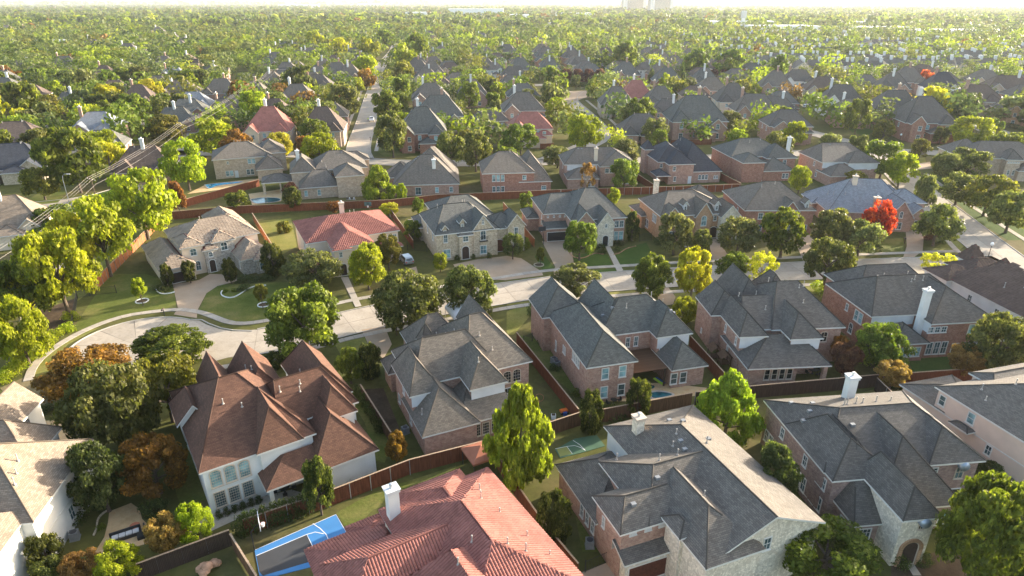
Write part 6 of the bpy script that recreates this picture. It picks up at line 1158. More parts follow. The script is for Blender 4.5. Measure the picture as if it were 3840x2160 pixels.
ph('p', 680, 820, -14, 11, 'dark', 'white', 'whitewashed villa with pointed turret and tall windows', 1.1); ph('p', 520, 730, -14, 3, 'brownish', 'tbrick', 'tan brick house with steep brown-grey roof behind the parked cars', 1.1); ph('p', 330, 650, -12, 13, 'dark', 'white', 'house with white gables at the left of the chimneyed townhouses'); ph('p', 1120, 880, -12, 6, 'dark', 'dbrick', 'rear wing of the red brick house with long dark roof', 1.1); ph('p', 1340, 1010, -8, 1, 'dark', 'dbrick', 'red brick house with three front gables beside the avenue', 1.2, 5.5); ph('p', 1500, 720, -16, 2, 'navy', 'white', 'dark navy roofed house behind the bright yellow tree', 1.15); ph('p', 1790, 830, -16, 5, 'brownish', 'tbrick', 'brown-grey roofed house with white chimney across the avenue', 1.3); ph('p', 2040, 730, -16, 7, 'brownish', 'tbrick', 'large house with stone dormers at the upper right edge', 1.25); ph('p', 2140, 890, -16, 9, 'warm', 'obrick', 'brick house at the right edge behind the avenue hedge', 1.1)
ph('o', 690, 580, 0, 14, 'blue', 'dbrick', 'red brick house with blue chimney above the hedge-lined street'); ph('o', 810, 450, 0, 6, 'brownish', 'rbrick', 'brown roof with white chimneys above the blue-chimney house'); ph('o', 1090, 500, 0, 5, 'grey', 'dbrick', 'small grey roof among the dark cypresses'); ph('o', 1150, 560, 0, 10, 'dark', 'white', 'grey roof behind the row of pointed cypresses'); ph('o', 1500, 460, 0, 2, 'grey', 'white', 'small roof between two big round trees, upper centre'); ph('o', 2020, 570, -6, 7, 'blue', 'white', 'blue-grey roof with white chimney right of the big round trees')
ph('m', 250, 770, 20, 14, 'brownish', 'dbrick', 'brown roof with white chimney at the left edge, mid height'); ph('m', 830, 1090, 18, 5, 'slate', 'rbrick', 'house with sunlit blue-grey metal-look roof and white chimney, left', 1.1, 4); ph('m', 950, 735, 16, 4, 'brownish', 'rbrick', 'low brown roof with chimney in the left trees', 1, 4); ph('m', 600, 850, 16, 8, 'blue', 'rbrick', 'low blue-grey roof beside the brown roof, left', 1, 4); ph('m', 1550, 890, 16, 10, 'blue', 'dbrick', 'red brick house with dark green-grey roof right of the leafy mass, left', 1.0); ph('m', 1590, 800, 14, 4, 'slate', 'rbrick', 'slate blue roof behind the red brick house, left'); ph('m', 1450, 990, 16, 8, 'blue', 'rbrick', 'low blue-grey roof in front of the red brick house, left', 1, 4); ph('m', 1830, 745, 12, 6, 'grey', 'rbrick', 'house under the orange-topped tree beside the power line')
ph('m', 200, 545, 16, 7, 'warm', 'tbrick', 'tan house with hip roof at the upper left'); ph('m', 300, 600, 16, 9, 'warm', 'white', 'tan house in front of the upper left hip-roofed house'); ph('m', 540, 525, 14, 13, 'warm', 'white', 'cream house third from the left edge, upper left'); ph('m', 870, 620, 14, 2, 'brownish', 'tbrick', 'low brown roof behind the silver car, left'); ph('m', 660, 590, 14, 4, 'warm', 'white', 'low tan roof with white chimney left of the big round tree', 1, 4); ph('m', 1430, 600, 12, 5, 'slate', 'dbrick', 'slate blue house with white gable, upper left'); ph('m', 1350, 530, 12, 6, 'grey', 'dbrick', 'brick gable behind the slate blue house, upper left'); ph('m', 1230, 520, 12, 10, 'blue', 'white', 'blue-grey roof left of the brick gable, upper left'); ph('m', 1310, 275, 8, 3, 'dark', 'dbrick', 'large house with steep gables beyond the sunlit field', 1.3); ph('m', 60, 245, 12, 9, 'tanroof', 'obrick', 'sunlit tan roofed house at the top left edge', 1.3); ph('m', 210, 245, 12, 2, 'brownish', 'rbrick', 'brown roof right of the sunlit tan house'); ph('m', 400, 195, 10, 7, 'warm', 'rbrick', 'grey-brown roof above the school, top left', 1.2)
ph('m', 150, 1150, 20, 4, 'brownish', 'rbrick', 'low dark brown roof with white chimney at the left edge', 1.15, 4); ph('i', 130, 230, 22, 4, 'navy', 'cstone', 'navy roofed stone house with arched entry at the left edge', 1.1, 4.5); ph('i', 30, 680, 26, 8, 'tanroof', 'cream', 'tan roof at the left edge below the street lamp', 1.0, 5); ph('i', 1200, 250, 18, 8, 'brownish', 'rbrick', 'dark roof behind the yellow tree and power lines', 1.0, 4); ph('i', 860, 90, 18, 14, 'blue', 'rbrick', 'dim roof behind the broad elm, left', .9, 5)
# school
sx, sy = W('m', 330, 360, 4); t = thing('school_building', 'long low school with flat white-edged roof, upper left', 'building', (sx, sy, 0), R(8))
MB().box(-34, -8, 0, 26, 14, 4.6).obj('wall', M['pink'], t); MB().box(-35, -9, 4.6, 27, 15, 5.2).obj('roof', M['brownish'], t); MB().box(-20, 6, 5.2, 30, 20, 7.6).obj('upper_hall', M['canopyw'], t); MB().box(-4, -20, 0, 10, -9.2, 3.6).obj('wing', M['pink'], t); MB().box(-5, -21, 3.6, 11, -9.1, 4.0).obj('wing_roof', M['brownish'], t)
for k in range(10): opening(t, 'window', 'f', -8, -30 + k * 5.4, 1.2, 2.2, 1.8)
# townhouses with many white chimneys, upper right
rows = []
TW = {}
def townhouse(x, y, rot, label, v):
    if v not in TW:
        rs = random.Random(v); n = 3 + v % 2; L = n * 9.5; bl = [B(-L / 2, -6.5, L / 2, 6.5, 5.6, p=.72, ends='gg')]
        for k in range(n): bl.append(B(-L / 2 + k * 9.5 + 1, -9, -L / 2 + k * 9.5 + 6.5, 0, 5.3, ax='y', ends='gh', p=.8))
        h = House('townhouse', '', (0, 0), 0, bl, rs.choice(['cream', 'tbrick', 'siding']), rs.choice(['grey', 'blue', 'dark']), group='chimneyed townhouses')
        for k in range(n):
            cx_ = -L / 2 + k * 9.5 + 8; MB().box(cx_ - .9, -1.2, 4, cx_ + .9, .4, 12.4).box(cx_ - 1.05, -1.35, 11.9, cx_ + 1.05, .55, 12.41).obj('chimney', M['siding'], h.root)
            h.win([(1 + k, 'f', -L / 2 + k * 9.5 + 3.7, 3.4, 1.3, 1.4), (1 + k, 'f', -L / 2 + k * 9.5 + 3.7, .8, 1.3, 1.5)])
        TW[v] = o = h.root
    else: o = copy_tree(TW[v])
    o.location = (x, y, 0); o.rotation_euler = (0, 0, R(rot)); o['label'] = label; FOOT.append((x, y, 20, 10, R(rot))); return o
k_ = 0
ordn = ['first', 'second', 'third', 'fourth', 'fifth', 'sixth', 'seventh', 'eighth', 'ninth', 'tenth', 'eleventh', 'twelfth', 'thirteenth', 'fourteenth', 'fifteenth', 'sixteenth', 'seventeenth', 'eighteenth', 'nineteenth', 'twentieth']
for ri, (py_, x0, x1, n) in enumerate(((560, 120, 2300, 11), (500, 60, 2300, 11), (430, -300, 2200, 13), (370, -500, 1500, 11), (300, -700, 700, 9))):
    for k in range(n):
        px_ = x0 + (x1 - x0) * k / (n - 1) + random.uniform(-30, 30); p = W('p', px_, py_ + random.uniform(-14, 14) - px_ * .012, 5)
        townhouse(p[0], p[1], random.choice([-14, -14, -18, 72]), f'{ordn[k]} townhouse from the left with white chimneys in the {["nearest", "second", "middle", "fourth", "farthest"][ri]} townhouse row', k_ % 7); k_ += 1
# far roofs scattered among the trees
def inview(x, y, m=1.06): return y > 30 and abs(x) < y * .80 * m
def free(x, y, r, pad=.7):
    for fx, fy, hw, hd, a in FOOT:
        dx, dy = x - fx, y - fy
        if abs(dx) > 40 or abs(dy) > 40: continue
        lx, ly = dx * math.cos(a) + dy * math.sin(a), -dx * math.sin(a) + dy * math.cos(a)
        if abs(lx) < hw + r * pad and abs(ly) < hd + r * pad: return False
    return True
def offroad(x, y, r):
    for P, hw in ROADS:
        for q in P:
            if abs(q.x - x) < hw + r + 6 and abs(q.y - y) < hw + r + 6 and math.hypot(q.x - x, q.y - y) < hw + r * .55: return False
    return True
# rows of houses filling the blocks between the named ones
gf = {}; n_ = 0
for (x0, x1, y0, y1, rot, sx_, sy_) in ((-48, 2, 250, 520, 8, 21, 26), (-140, -70, 255, 560, 9, 22, 30), (50, 118, 262, 420, -4, 22, 30), (128, 190, 262, 420, -12, 22, 32), (212, 330, 250, 430, -15, 24, 32), (-20, 160, 455, 640, 4, 24, 36), (-330, -160, 250, 480, 14, 30, 38)):
    yy = y0
    while yy < y1:
        xx = x0
        while xx < x1:
            dy_ = yy - y0; x = xx + random.uniform(-2, 2) - (dy_ * .16 if rot > 6 and rot < 10 else 0); y = yy + random.uniform(-2, 2)
            if free(x, y, 9.5, 1.0) and offroad(x, y, 12) and inview(x, y) and (x > -160 or random.random() < .4):
                rf, wl_ = random.choice([('grey', 'tbrick'), ('warm', 'rbrick'), ('grey', 'rbrick'), ('blue', 'dbrick'), ('dark', 'rbrick'), ('brownish', 'tbrick')]); nm = {'grey': 'grey', 'warm': 'tan-grey', 'brownish': 'brown', 'blue': 'blue-grey', 'dark': 'charcoal'}[rf]
                reg = 'left of the straight street' if x < -.24 * y else ('right of the straight street' if x < .06 * y else ('around the diagonal street' if x < .36 * y else 'toward the avenue')); ds = 'front' if y < 310 else ('middle' if y < 400 else 'back')
                gf.setdefault((nm, reg, ds), []).append((x / y, place(n_ % 4 + 1 if n_ % 5 else 9, rf, wl_, x, y, rot + random.uniform(-3, 3), '', y > 330, random.uniform(.95, 1.12)))); n_ += 1
            xx += sx_
        yy += sy_
for (nm, reg, ds), L in gf.items():
    for i, (_, o) in enumerate(sorted(L, key=lambda q: q[0])): o['label'] = f'{ordn[i]} {nm} roofed house from the left in the {ds} rows {reg}'
cnt = {}; tries = 0; nf = 0
while nf < 45 and tries < 4000:
    tries += 1; y = 330 * (1050 / 330) ** random.random(); x = random.uniform(-.8, .62) * y
    if not free(x, y, 14) or not offroad(x, y, 13): continue
    if 480 < y and x > 140 + (y - 480) * .1: continue
    reg = 'left' if x < -.3 * y else ('centre left' if x < -.05 * y else ('centre' if x < .2 * y else 'right')); dist = 'nearer' if y < 480 else ('middle' if y < 680 else 'far')
    rf, wl_ = random.choice([('grey', 'tbrick'), ('warm', 'rbrick'), ('brownish', 'tbrick'), ('blue', 'white'), ('dark', 'rbrick')])
    nm = {'grey': 'grey', 'warm': 'tan-grey', 'brownish': 'brown', 'blue': 'blue-grey', 'dark': 'charcoal'}[rf]
    key = (reg, dist, nm); cnt.setdefault(key, []).append((x / y, place(20 + nf % 3, rf, wl_, x, y, random.choice([8, 9, 98, -5]), '', True, random.uniform(.95, 1.15)))); nf += 1
for (reg, dist, nm), L in cnt.items():
    for i, (_, o) in enumerate(sorted(L, key=lambda q: q[0])): o['label'] = f'{ordn[i]} {nm} house roof from the left in the {dist} {reg} trees'
# ---------------------------------------------------------------- trees and shrubs of the photograph (crown centre, width, height in the 2576-wide photo)
T_ = [(215, 925, 200, 120, 'org', 'orange-red maple by the cul-de-sac kerb', dict(shape='round')), (275, 1008, 205, 195, 'oak', 'dark green oak between the orange maple and the brown-roofed house', {}), (412, 965, 160, 155, 'olive', 'yellow-olive tree touching the brown roof', {}), (430, 870, 190, 100, 'elm', 'green street tree shading the cul-de-sac', {}),
 (382, 1160, 160, 140, 'org', 'orange and green tree beside the brown-roofed house side yard', dict(shape='round')), (245, 1190, 135, 150, 'dim', 'dark green tree beside the white house wall', {}), (487, 1310, 85, 95, 'lime', 'lime tree with orange tips left of the blue court', {}), (412, 1345, 95, 90, 'tan', 'pale orange crape myrtle above the dark fence', {}), (292, 1410, 100, 90, 'lime', 'bright lime tree at the bottom left', {}), (200, 1425, 85, 70, 'tan', 'peach crape myrtle at the bottom left edge', {}), (110, 1385, 85, 85, 'mag', 'glossy tree before the white house windows', {}), (115, 1440, 90, 70, 'mag', 'lower glossy tree at the bottom left corner', {}),
 (797, 1210, 92, 135, 'mag', 'magnolia in front of the brown-roofed house', {}), (997, 1120, 64, 78, 'org', 'small round orange tree in the rose brick side yard', dict(shape='oval')), (1310, 1078, 195, 300, 'cyp', 'tall lime-green bald cypress left of the grey-roofed house', dict(low=.08)), (1835, 1010, 180, 205, 'cyp', 'second bald cypress behind the grey-roofed house', dict(low=.1)), (1487, 1035, 72, 120, 'mag', 'left of two magnolias by the brown board fence', dict(low=.06)), (1606, 997, 75, 112, 'mag', 'right of two magnolias by the brown board fence', dict(low=.06)), (1392, 1300, 115, 135, 'mag', 'magnolia in the narrow yard left of the grey-roofed house', dict(low=.08)),
 (762, 800, 215, 175, 'elm', 'large green street tree before the brown-roofed house', {}), (1030, 745, 195, 150, 'oak', 'left of two broad oaks on the south kerb', {}), (1178, 722, 145, 125, 'oak', 'right of two broad oaks on the south kerb', {}), (785, 668, 155, 95, 'pale', 'grey-green oak before the red tile villa', {}), (922, 660, 100, 112, 'lime', 'bright lime-green tree before the red tile villa', {}), (975, 628, 72, 88, 'olive', 'olive-brown tree right of the lime-green tree', {}), (1107, 655, 42, 48, 'lime', 'small lime tree by the balcony house entrance', {}), (1290, 612, 60, 66, 'oak', 'dark small oak before the carriage gate', {}), (1036, 576, 60, 48, 'elm', 'round green bush-like tree left of the balcony house', {}), (950, 458, 95, 105, 'cyp', 'golden-green conical tree in the back row', dict(low=.05)),
 (1447, 700, 135, 92, 'pale', 'feathery pale green tree on the south side of the street', {}), (1460, 597, 95, 95, 'elm', 'dense green tree before the pink brick house', {}), (1592, 568, 44, 82, 'mag', 'dark upright tree right of the pink brick house', dict(low=.06)), (1700, 578, 100, 100, 'pale', 'silver-green round oak before the three-gabled house', {}), (1766, 602, 52, 56, 'oak', 'small dark round tree right of the silver-green oak', {}), (1640, 690, 112, 108, 'elm', 'green multi-stem tree on the south kerb', {}), (1746, 678, 98, 125, 'ylw', 'golden yellow tree on the south kerb', {}), (1845, 668, 92, 72, 'elm', 'green tree right of the golden yellow tree', {}), (1918, 668, 80, 82, 'ylw', 'tawny yellow tree behind the charcoal gables', dict(shape='sparse')), (1862, 588, 112, 92, 'pale', 'grey-green oak right of the three-gabled house', {}), (1975, 575, 122, 112, 'elm', 'bright green branching tree before the arched dormer house', {}), (2095, 572, 112, 92, 'oak', 'dark oak left of the red maple', {}), (2088, 648, 122, 112, 'oak', 'dark green kerb tree with visible trunk right of the charcoal roof', dict(low=.3)), (2224, 632, 112, 82, 'pale', 'grey-green kerb tree below the red maple', {}), (2210, 550, 80, 98, 'red', 'flaming red maple before the slate-roofed house', dict(low=.1)), (2362, 560, 100, 82, 'oak', 'round oak at the corner driveway', {}), (2362, 658, 80, 52, 'ylw', 'thin yellow-green tree at the street corner', dict(shape='sparse')),
 (2215, 872, 138, 118, 'elm', 'dense round green tree behind the white chimney of the tower house', dict(low=.06)), (2520, 860, 140, 130, 'oak', 'big dark tree at the right edge', {}), (2430, 905, 85, 70, 'tan', 'pale crape myrtle by the brown fence on the right', {}), (2245, 940, 90, 66, 'tan', 'pale crape myrtle beside the white chimney', {}), (2130, 900, 80, 80, 'plum', 'dark bronze tree by the covered patio', {}), (2110, 872, 50, 60, 'org', 'dim orange tree at the wall of the covered patio house', {}), (1722, 778, 72, 72, 'lime', 'yellow-lime shrub tree beside the blue-grey roof', dict(low=.05)), (930, 905, 70, 105, 'mag', 'dark glossy tree between brown-roofed and rose brick houses', dict(low=.08)), (878, 915, 82, 85, 'elm', 'fresh green tree right of the brown roof', {}), (995, 800, 50, 70, 'mag', 'dark tree at the rose brick house driveway', {}), (690, 905, 70, 50, 'mag', 'dark shrub tree between the brown gables', {}),
 (2085, 1385, 250, 170, 'elm', 'wide leafy tree at the bottom right, left of the entry tower', dict(low=.3)), (1985, 1352, 85, 95, 'elm', 'smaller tree against the grey gable', {}), (1850, 1418, 100, 85, 'mag', 'glossy tree before the cream stone gable', {}), (2492, 1330, 200, 220, 'elm', 'large tree at the bottom right corner', {}), (1955, 1195, 130, 150, 'dim', 'dark tree squeezed between the two grey roofs', {}), (2488, 1190, 60, 60, 'dim', 'dark shrub tree before the beige house', {}),
 (1572, 432, 82, 76, 'elm', 'green tree behind the house with cream chimney', {}), (1477, 440, 52, 72, 'tan', 'bare pale tree behind the house with cream chimney', dict(shape='sparse')), (1133, 370, 82, 82, 'oak', 'left of two oaks behind the back row', {}), (1196, 372, 86, 92, 'oak', 'right of two oaks behind the back row', {}), (1310, 346, 105, 72, 'elm', 'olive round tree left of the weathered red tile roof', {}), (1473, 326, 98, 86, 'lime', 'bright round tree on the diagonal street', {}), (1400, 378, 80, 50, 'pale', 'pale tree below the bright round tree', {}), (1570, 365, 70, 60, 'pale', 'feathery tree behind the charcoal-roofed brick house', {}), (1605, 300, 85, 70, 'oak', 'dark tree before the long brick wall', {}), (1610, 285, 90, 80, 'elm', 'green dense tree on the diagonal street corner', {}), (1645, 320, 70, 60, 'pale', 'grey-green tree left of the long brick wall', {}),
 (135, 660, 160, 170, 'lime', 'largest yellow tree left of the cul-de-sac', dict(low=.3)), (245, 570, 150, 150, 'lime', 'tall yellow-green tree with forked trunk along the orange fence', dict(low=.3)), (175, 600, 120, 130, 'ylw', 'yellow tree behind the largest yellow tree', dict(low=.3)), (60, 720, 130, 130, 'elm', 'grey-green tree at the left edge below the power lines', {}), (45, 830, 120, 150, 'lime', 'yellow-lime tree at the left edge by the cul-de-sac', dict(low=.12)), (30, 740, 80, 90, 'ylw', 'yellow tree cut by the left edge', {}), (350, 500, 165, 145, 'lime', 'wide lime tree under the second pole', {}), (445, 492, 46, 72, 'org', 'small golden-orange tree beside the pool fence', dict(shape='oval')), (462, 402, 112, 108, 'lime', 'lime tree left of the tan brick pool house', {}), (530, 338, 115, 80, 'lime', 'bright lime tree behind the power lines', {}), (178, 388, 152, 128, 'elm', 'broad green elm at the left', {}), (100, 455, 78, 62, 'olive', 'low olive-brown tree before the arched stone entry', {}), (300, 392, 80, 70, 'ylw', 'yellow tree between the wires and the broad elm', {}), (415, 322, 90, 62, 'olive', 'olive tree under the wires', {}), (65, 560, 110, 60, 'elm', 'spreading green tree by the left street', {}), (20, 520, 50, 50, 'elm', 'green tree at the left edge by the arched house', {}), (640, 265, 80, 75, 'lime', 'lime tree left of the red tile turret roof', {}), (610, 235, 70, 60, 'org', 'orange-topped tree under the power line', {}), (765, 372, 55, 65, 'org', 'orange tree right of the tan brick pool house', dict(shape='oval')), (730, 470, 40, 45, 'plum', 'dark plum tree by the patio roof', {}), (735, 495, 55, 55, 'mag', 'dark glossy tree at the kidney-shaped pool', {}), (600, 500, 65, 45, 'elm', 'round green tree between pool and fence', {}), (1010, 480, 30, 45, 'lime', 'small young tree by the low brick house', {}),
 (685, 650, 66, 95, 'mag', 'large magnolia right of the stone house', dict(low=.06)), (349, 722, 36, 46, 'lime', 'staked young tree in a white-edged ring left of the driveway', dict(low=.4)), (655, 735, 34, 44, 'olive', 'staked young tree in a white-edged ring on the lawn', dict(low=.4)), (1327, 503, 46, 50, 'elm', 'small bright tree behind the pink brick house', {}), (1545, 490, 40, 40, 'lime', 'lime tree behind the pink brick house roof', {}), (980, 525, 55, 35, 'ylw', 'yellow shrubs by the fence behind the villa', {}), (1050, 515, 36, 42, 'elm', 'tufted green shrub by the fence behind the balcony house', {}), (1360, 640, 25, 40, 'olive', 'slim young tree beside the pink house driveway', {}), (715, 570, 40, 32, 'olive', 'clipped round shrub in the villa side garden', dict(low=.02)), (840, 520, 45, 30, 'org', 'red-orange shrubs along the fence behind the villa', {}),
 (2015, 445, 55, 60, 'lime', 'yellow-green tree left of the slate-roofed house', {}), (2225, 395, 110, 75, 'elm', 'rounded green tree at the side street corner', {}), (2270, 420, 75, 70, 'lime', 'pale lime tree right of the rounded green tree', {}), (2150, 450, 60, 40, 'olive', 'bronze hedge tree behind the slate roof', {}), (2385, 415, 70, 60, 'pale', 'thin pale tree across the side street', {}), (2440, 408, 95, 62, 'oak', 'dark spreading oak before the turreted tan house', {}), (2415, 470, 90, 62, 'oak', 'dark oak on the right-hand lawn', {}), (2490, 485, 120, 78, 'olive', 'broad oak with golden top on the right-hand lawn', {}), (2548, 525, 95, 80, 'oak', 'dark oak cut by the right edge', {}), (2330, 480, 50, 80, 'pale', 'pale tree at the slate roof end', {}), (2090, 360, 60, 50, 'pale', 'grey-green tree behind the square brick wing', {}), (2570, 655, 60, 60, 'elm', 'tree at the right edge behind the brown tile house', {}),
 (820, 280, 75, 65, 'oak', 'dark oak on the left kerb, near end of the straight street', {}), (865, 250, 85, 75, 'oak', 'dark oak second on the left kerb of the straight street', {}), (845, 315, 55, 45, 'elm', 'low green tree at the left kerb before the driveway sedan', {}), (920, 165, 72, 55, 'lime', 'brilliant yellow-green tree at the junction, left kerb', {}), (920, 195, 50, 42, 'org', 'rust-brown tree just below the brilliant yellow-green tree', dict(shape='round')), (975, 260, 85, 75, 'elm', 'yellow-green tree on the right kerb of the straight street', {}), (985, 330, 85, 100, 'oak', 'tall oak at the right kerb by the corner brick house', {}), (1010, 225, 55, 60, 'elm', 'small green tree behind the right kerb', {}), (1020, 140, 70, 60, 'lime', 'yellow-green tree up the right kerb', {}), (1045, 120, 75, 70, 'elm', 'tall round green tree up the right kerb', {}), (1015, 178, 60, 50, 'olive', 'bronze tree beside the right-hand utility pole', {}), (1180, 240, 65, 70, 'elm', 'dense tree between the two house columns', {}), (930, 120, 60, 50, 'lime', 'lime tree farther up the left kerb', {}), (850, 120, 60, 45, 'ylw', 'yellow tree left of the straight street', {}), (790, 100, 50, 45, 'lime', 'lime tree left of the yellow tree', {}), (970, 95, 60, 40, 'elm', 'green tree near the far bend of the straight street', {}), (760, 200, 80, 70, 'dim', 'dark evergreen beside the far power poles', {}), (2160, 290, 65, 75, 'elm', 'green tree before the red brick gables', {}), (2340, 260, 85, 70, 'ylw', 'bright yellow tree beside the avenue', {}), (2280, 255, 50, 35, 'org', 'golden-orange tree left of the bright yellow tree', dict(shape='round')), (2410, 262, 40, 65, 'dim', 'left pointed dark tree on the avenue', {}), (2445, 270, 40, 60, 'dim', 'right pointed dark tree on the avenue', {}), (2500, 272, 110, 55, 'pale', 'wide grey tree behind the avenue hedge', {}), (2450, 325, 95, 60, 'lime', 'lime tree beside the row of thin cypresses', {}), (2355, 200, 40, 40, 'red', 'distant red tree, upper right', {}), (2110, 230, 70, 45, 'pale', 'round grey-green tree at the parked cars', {}), (1560, 140, 100, 70, 'elm', 'big round tree, upper centre right', {}), (1750, 155, 80, 65, 'elm', 'big round tree right of the pointed cypresses', {}), (1835, 155, 85, 60, 'elm', 'second big round tree right of the pointed cypresses', {}), (1950, 165, 70, 55, 'elm', 'third big round tree toward the townhouses', {}), (1690, 190, 24, 45, 'dim', 'pointed dark cypress, third in its row', dict(shape='cone')), (1640, 190, 22, 42, 'dim', 'pointed dark cypress, first in its row', dict(shape='cone')), (1665, 188, 22, 44, 'dim', 'pointed dark cypress, second in its row', dict(shape='cone')), (1715, 188, 24, 46, 'dim', 'pointed dark cypress, fourth in its row', dict(shape='cone')), (1680, 205, 42, 42, 'lime', 'bright tree right of the blue shade sail', {}), (1390, 235, 80, 60, 'pale', 'grey-green tree at the diagonal cul-de-sac', {}), (1400, 195, 70, 60, 'elm', 'tall green tree behind the grey-green tree, centre', {})]
for px, py, w, hgt, kd, lb, kw in T_: ptree('P', px, py, w, hgt, kd, lb, **kw)
for c, x, y, r_, H_, lb in (('i', 1392, 1268, 1.35, 4.6, 'leftmost clipped magnolia at the stone house'), ('i', 1572, 1232, 1.5, 4.6, 'second clipped magnolia at the stone house'), ('i', 1905, 1238, 1.5, 5.0, 'third clipped magnolia at the stone house')):
    p = W(c, x, y); tree(p[0], p[1], r_, H_, H_ * .85, 'mag', lb)
# shrubs
SHB = {k: leafmesh('shrub_' + k, cards(*(lambda P, Nn, t: (P, Nn, np.full(len(P), .075)))(*crown_pts('round', 900, 30, .36))), np.clip(rng.normal(.45, .2, 900), 0, 1), LEAF[k]) for k in ('dim', 'mag', 'elm', 'lime', 'plum')}
def shrub(x, y, r, h, kind, label, group='clipped shrubs', rz=None, sy=1.0):
    o = link('shrub', SHB[kind], None, (x, y, -.05), random.uniform(0, 6) if rz is None else rz, (r, r * sy, h)); tag(o, label, 'shrub', group); return o
wl_ = lambda h, lx, ly: (h.o[0] + lx * math.cos(h.rot) - ly * math.sin(h.rot), h.o[1] + lx * math.sin(h.rot) + ly * math.cos(h.rot))
for k in range(6): x, y = wl_(brown, -4.6 + k * .82, 2.75); shrub(x, y, .48, .95, 'dim', f'{ordn[k]} round clipped shrub from the left under the tall stucco house windows', 'round shrubs under the stucco house windows')
for c, x, y, r_, h_, kd, lb in (('e', 1340, 190, 2.2, .9, 'dim', 'low shrub bed left of the tan driveway'), ('e', 1860, 210, .6, .7, 'elm', 'left light green ball shrub in the curved bed'), ('e', 1930, 205, .6, .7, 'elm', 'right light green ball shrub in the curved bed'), ('e', 2010, 190, 1.6, 1.0, 'dim', 'dark shrubs in the curved bed of the stone house'), ('f', 60, 120, 2.6, 1.0, 'dim', 'long dark hedge before the arched stone house window'), ('f', 230, 110, 1.8, 1.0, 'dim', 'right end of the dark hedge at the stone house'), ('j', 1790, 1045, .8, 1.1, 'dim', 'dark shrub left of the balcony house door'), ('j', 1915, 1030, .7, 1.0, 'dim', 'dark shrub right of the balcony house door'), ('j', 2050, 1030, .6, 1.3, 'dim', 'upright shrub by the carriage gate'), ('k', 165, 960, .9, 2.6, 'elm', 'clipped cone shrub right of the carriage gate house'), ('k', 760, 940, 1.8, .9, 'dim', 'dark hedge left of the stepped front walk'), ('k', 920, 910, 2.2, .9, 'dim', 'dark hedge right of the stepped front walk'), ('k', 910, 965, 1.4, .7, 'dim', 'low mound right of the stepped front walk'), ('k', 790, 985, 1.2, .7, 'dim', 'low mound left of the stepped front walk'), ('k', 1260, 910, 1.6, 1.4, 'dim', 'dark shrubs at the foot of the silver-green oak'), ('k', 1800, 900, 2.2, 1.0, 'dim', 'clipped hedge left of the arched entry drive'), ('l', 820, 830, 2.2, .9, 'dim', 'dark bed shrubs under the red maple'), ('l', 1180, 790, 1.8, 1.6, 'plum', 'purple-red shrubs right of the red maple'), ('l', 1420, 880, 1.5, 2.0, 'plum', 'bronze shrub at the corner driveway'), ('l', 1510, 900, 1.4, 1.2, 'dim', 'green mound beside the bronze shrub'), ('d', 1165, 1370, 1.0, 1.5, 'dim', 'round clipped shrub left of the entry arch'), ('d', 1355, 1345, .95, 1.4, 'dim', 'round clipped shrub right of the entry arch'), ('d', 1880, 680, 1.3, 1.5, 'dim', 'dark shrub at the beige house corner'), ('d', 2070, 740, 1.2, 1.2, 'dim', 'low round shrub before the beige house'), ('g', 200, 400, .8, 2.4, 'dim', 'clipped column shrub at the left gable of the pergola house'), ('g', 300, 640, 1.0, 1.0, 'dim', 'shrubs by the small iron gate'), ('g', 395, 850, 1.0, .9, 'dim', 'shrubs behind the two air conditioners'), ('g', 570, 1060, .9, .9, 'elm', 'light shrub at the corner of the pergola house'), ('g', 880, 1230, 2.0, 1.2, 'dim', 'dark hedge between the two magnolias'), ('b', 1085, 560, .8, .8, 'dim', 'dark shrub at the white wall corner'), ('b', 840, 650, 1.2, .7, 'dim', 'low shrubs along the white garage wall'), ('c', 1370, 1410, .7, .8, 'elm', 'round shrub beside the garage door'), ('a', 640, 1000, 1.4, 1.2, 'dim', 'dark hedge along the white house wall'), ('a', 850, 880, 1.0, .8, 'dim', 'dark shrubs at the patio path'), ('a', 1280, 930, 1.5, 1.8, 'dim', 'large dark shrub by the patio curve'), ('a', 820, 1060, .6, .5, 'elm', 'light green edging plants at the patio'), ('e', 1240, 1480, 1.4, 1.0, 'dim', 'dark shrubs beneath the oak'), ('e', 380, 1190, 1.5, .9, 'dim', 'low green bed by the entry of the white house'), ('f', 2040, 420, 1.0, 2.6, 'mag', 'dark column shrub behind the rose brick roof'), ('k', 1230, 1330, 1.2, 1.1, 'lime', 'yellow-green shrub by the multi-stem tree'), ('h', 240, 190, 1.4, 1.8, 'dim', 'round dark shrub behind the charcoal roof ridge'), ('h', 500, 200, 1.6, 1.8, 'lime', 'yellow-lime shrubs left of the red brick wall'), ('h', 1120, 980, 1.4, .9, 'dim', 'dark shrubs under the pale crape myrtle'), ('h', 560, 250, 1.5, 1.5, 'elm', 'green shrubs against the red brick wall')):
    p = W(c, x, y); shrub(p[0], p[1], r_, h_, kd, lb)
for k, (c, x, y) in enumerate((('e', 590, 440), ('e', 560, 540), ('e', 470, 590), ('e', 400, 630), ('e', 330, 690), ('e', 260, 760), ('e', 180, 830), ('e', 110, 890), ('e', 40, 950))):
    p = W(c, x, y); shrub(p[0], p[1], 1.5, 1.7, 'lime', f'{ordn[k]} yellow-green creeper clump from the top along the left fence', 'creeper clumps along the left fence')
for k in range(9): p = W('b', 10 + k * 68, 990 - k * 22.6, 2.1); shrub(p[0] - .2, p[1] + .2, .95, 2.5, 'dim', f'{ordn[k]} vine clump from the left on the hedge above the blue court', 'vine clumps above the blue court')
for k in range(5): p = W('f', 985 + k * 45, 968 + k * 70, 2.1); shrub(p[0] - .4, p[1], .75, 1.9, 'dim', f'{ordn[k]} ivy clump from the top on the brown side fence', 'ivy clumps on the side fence')
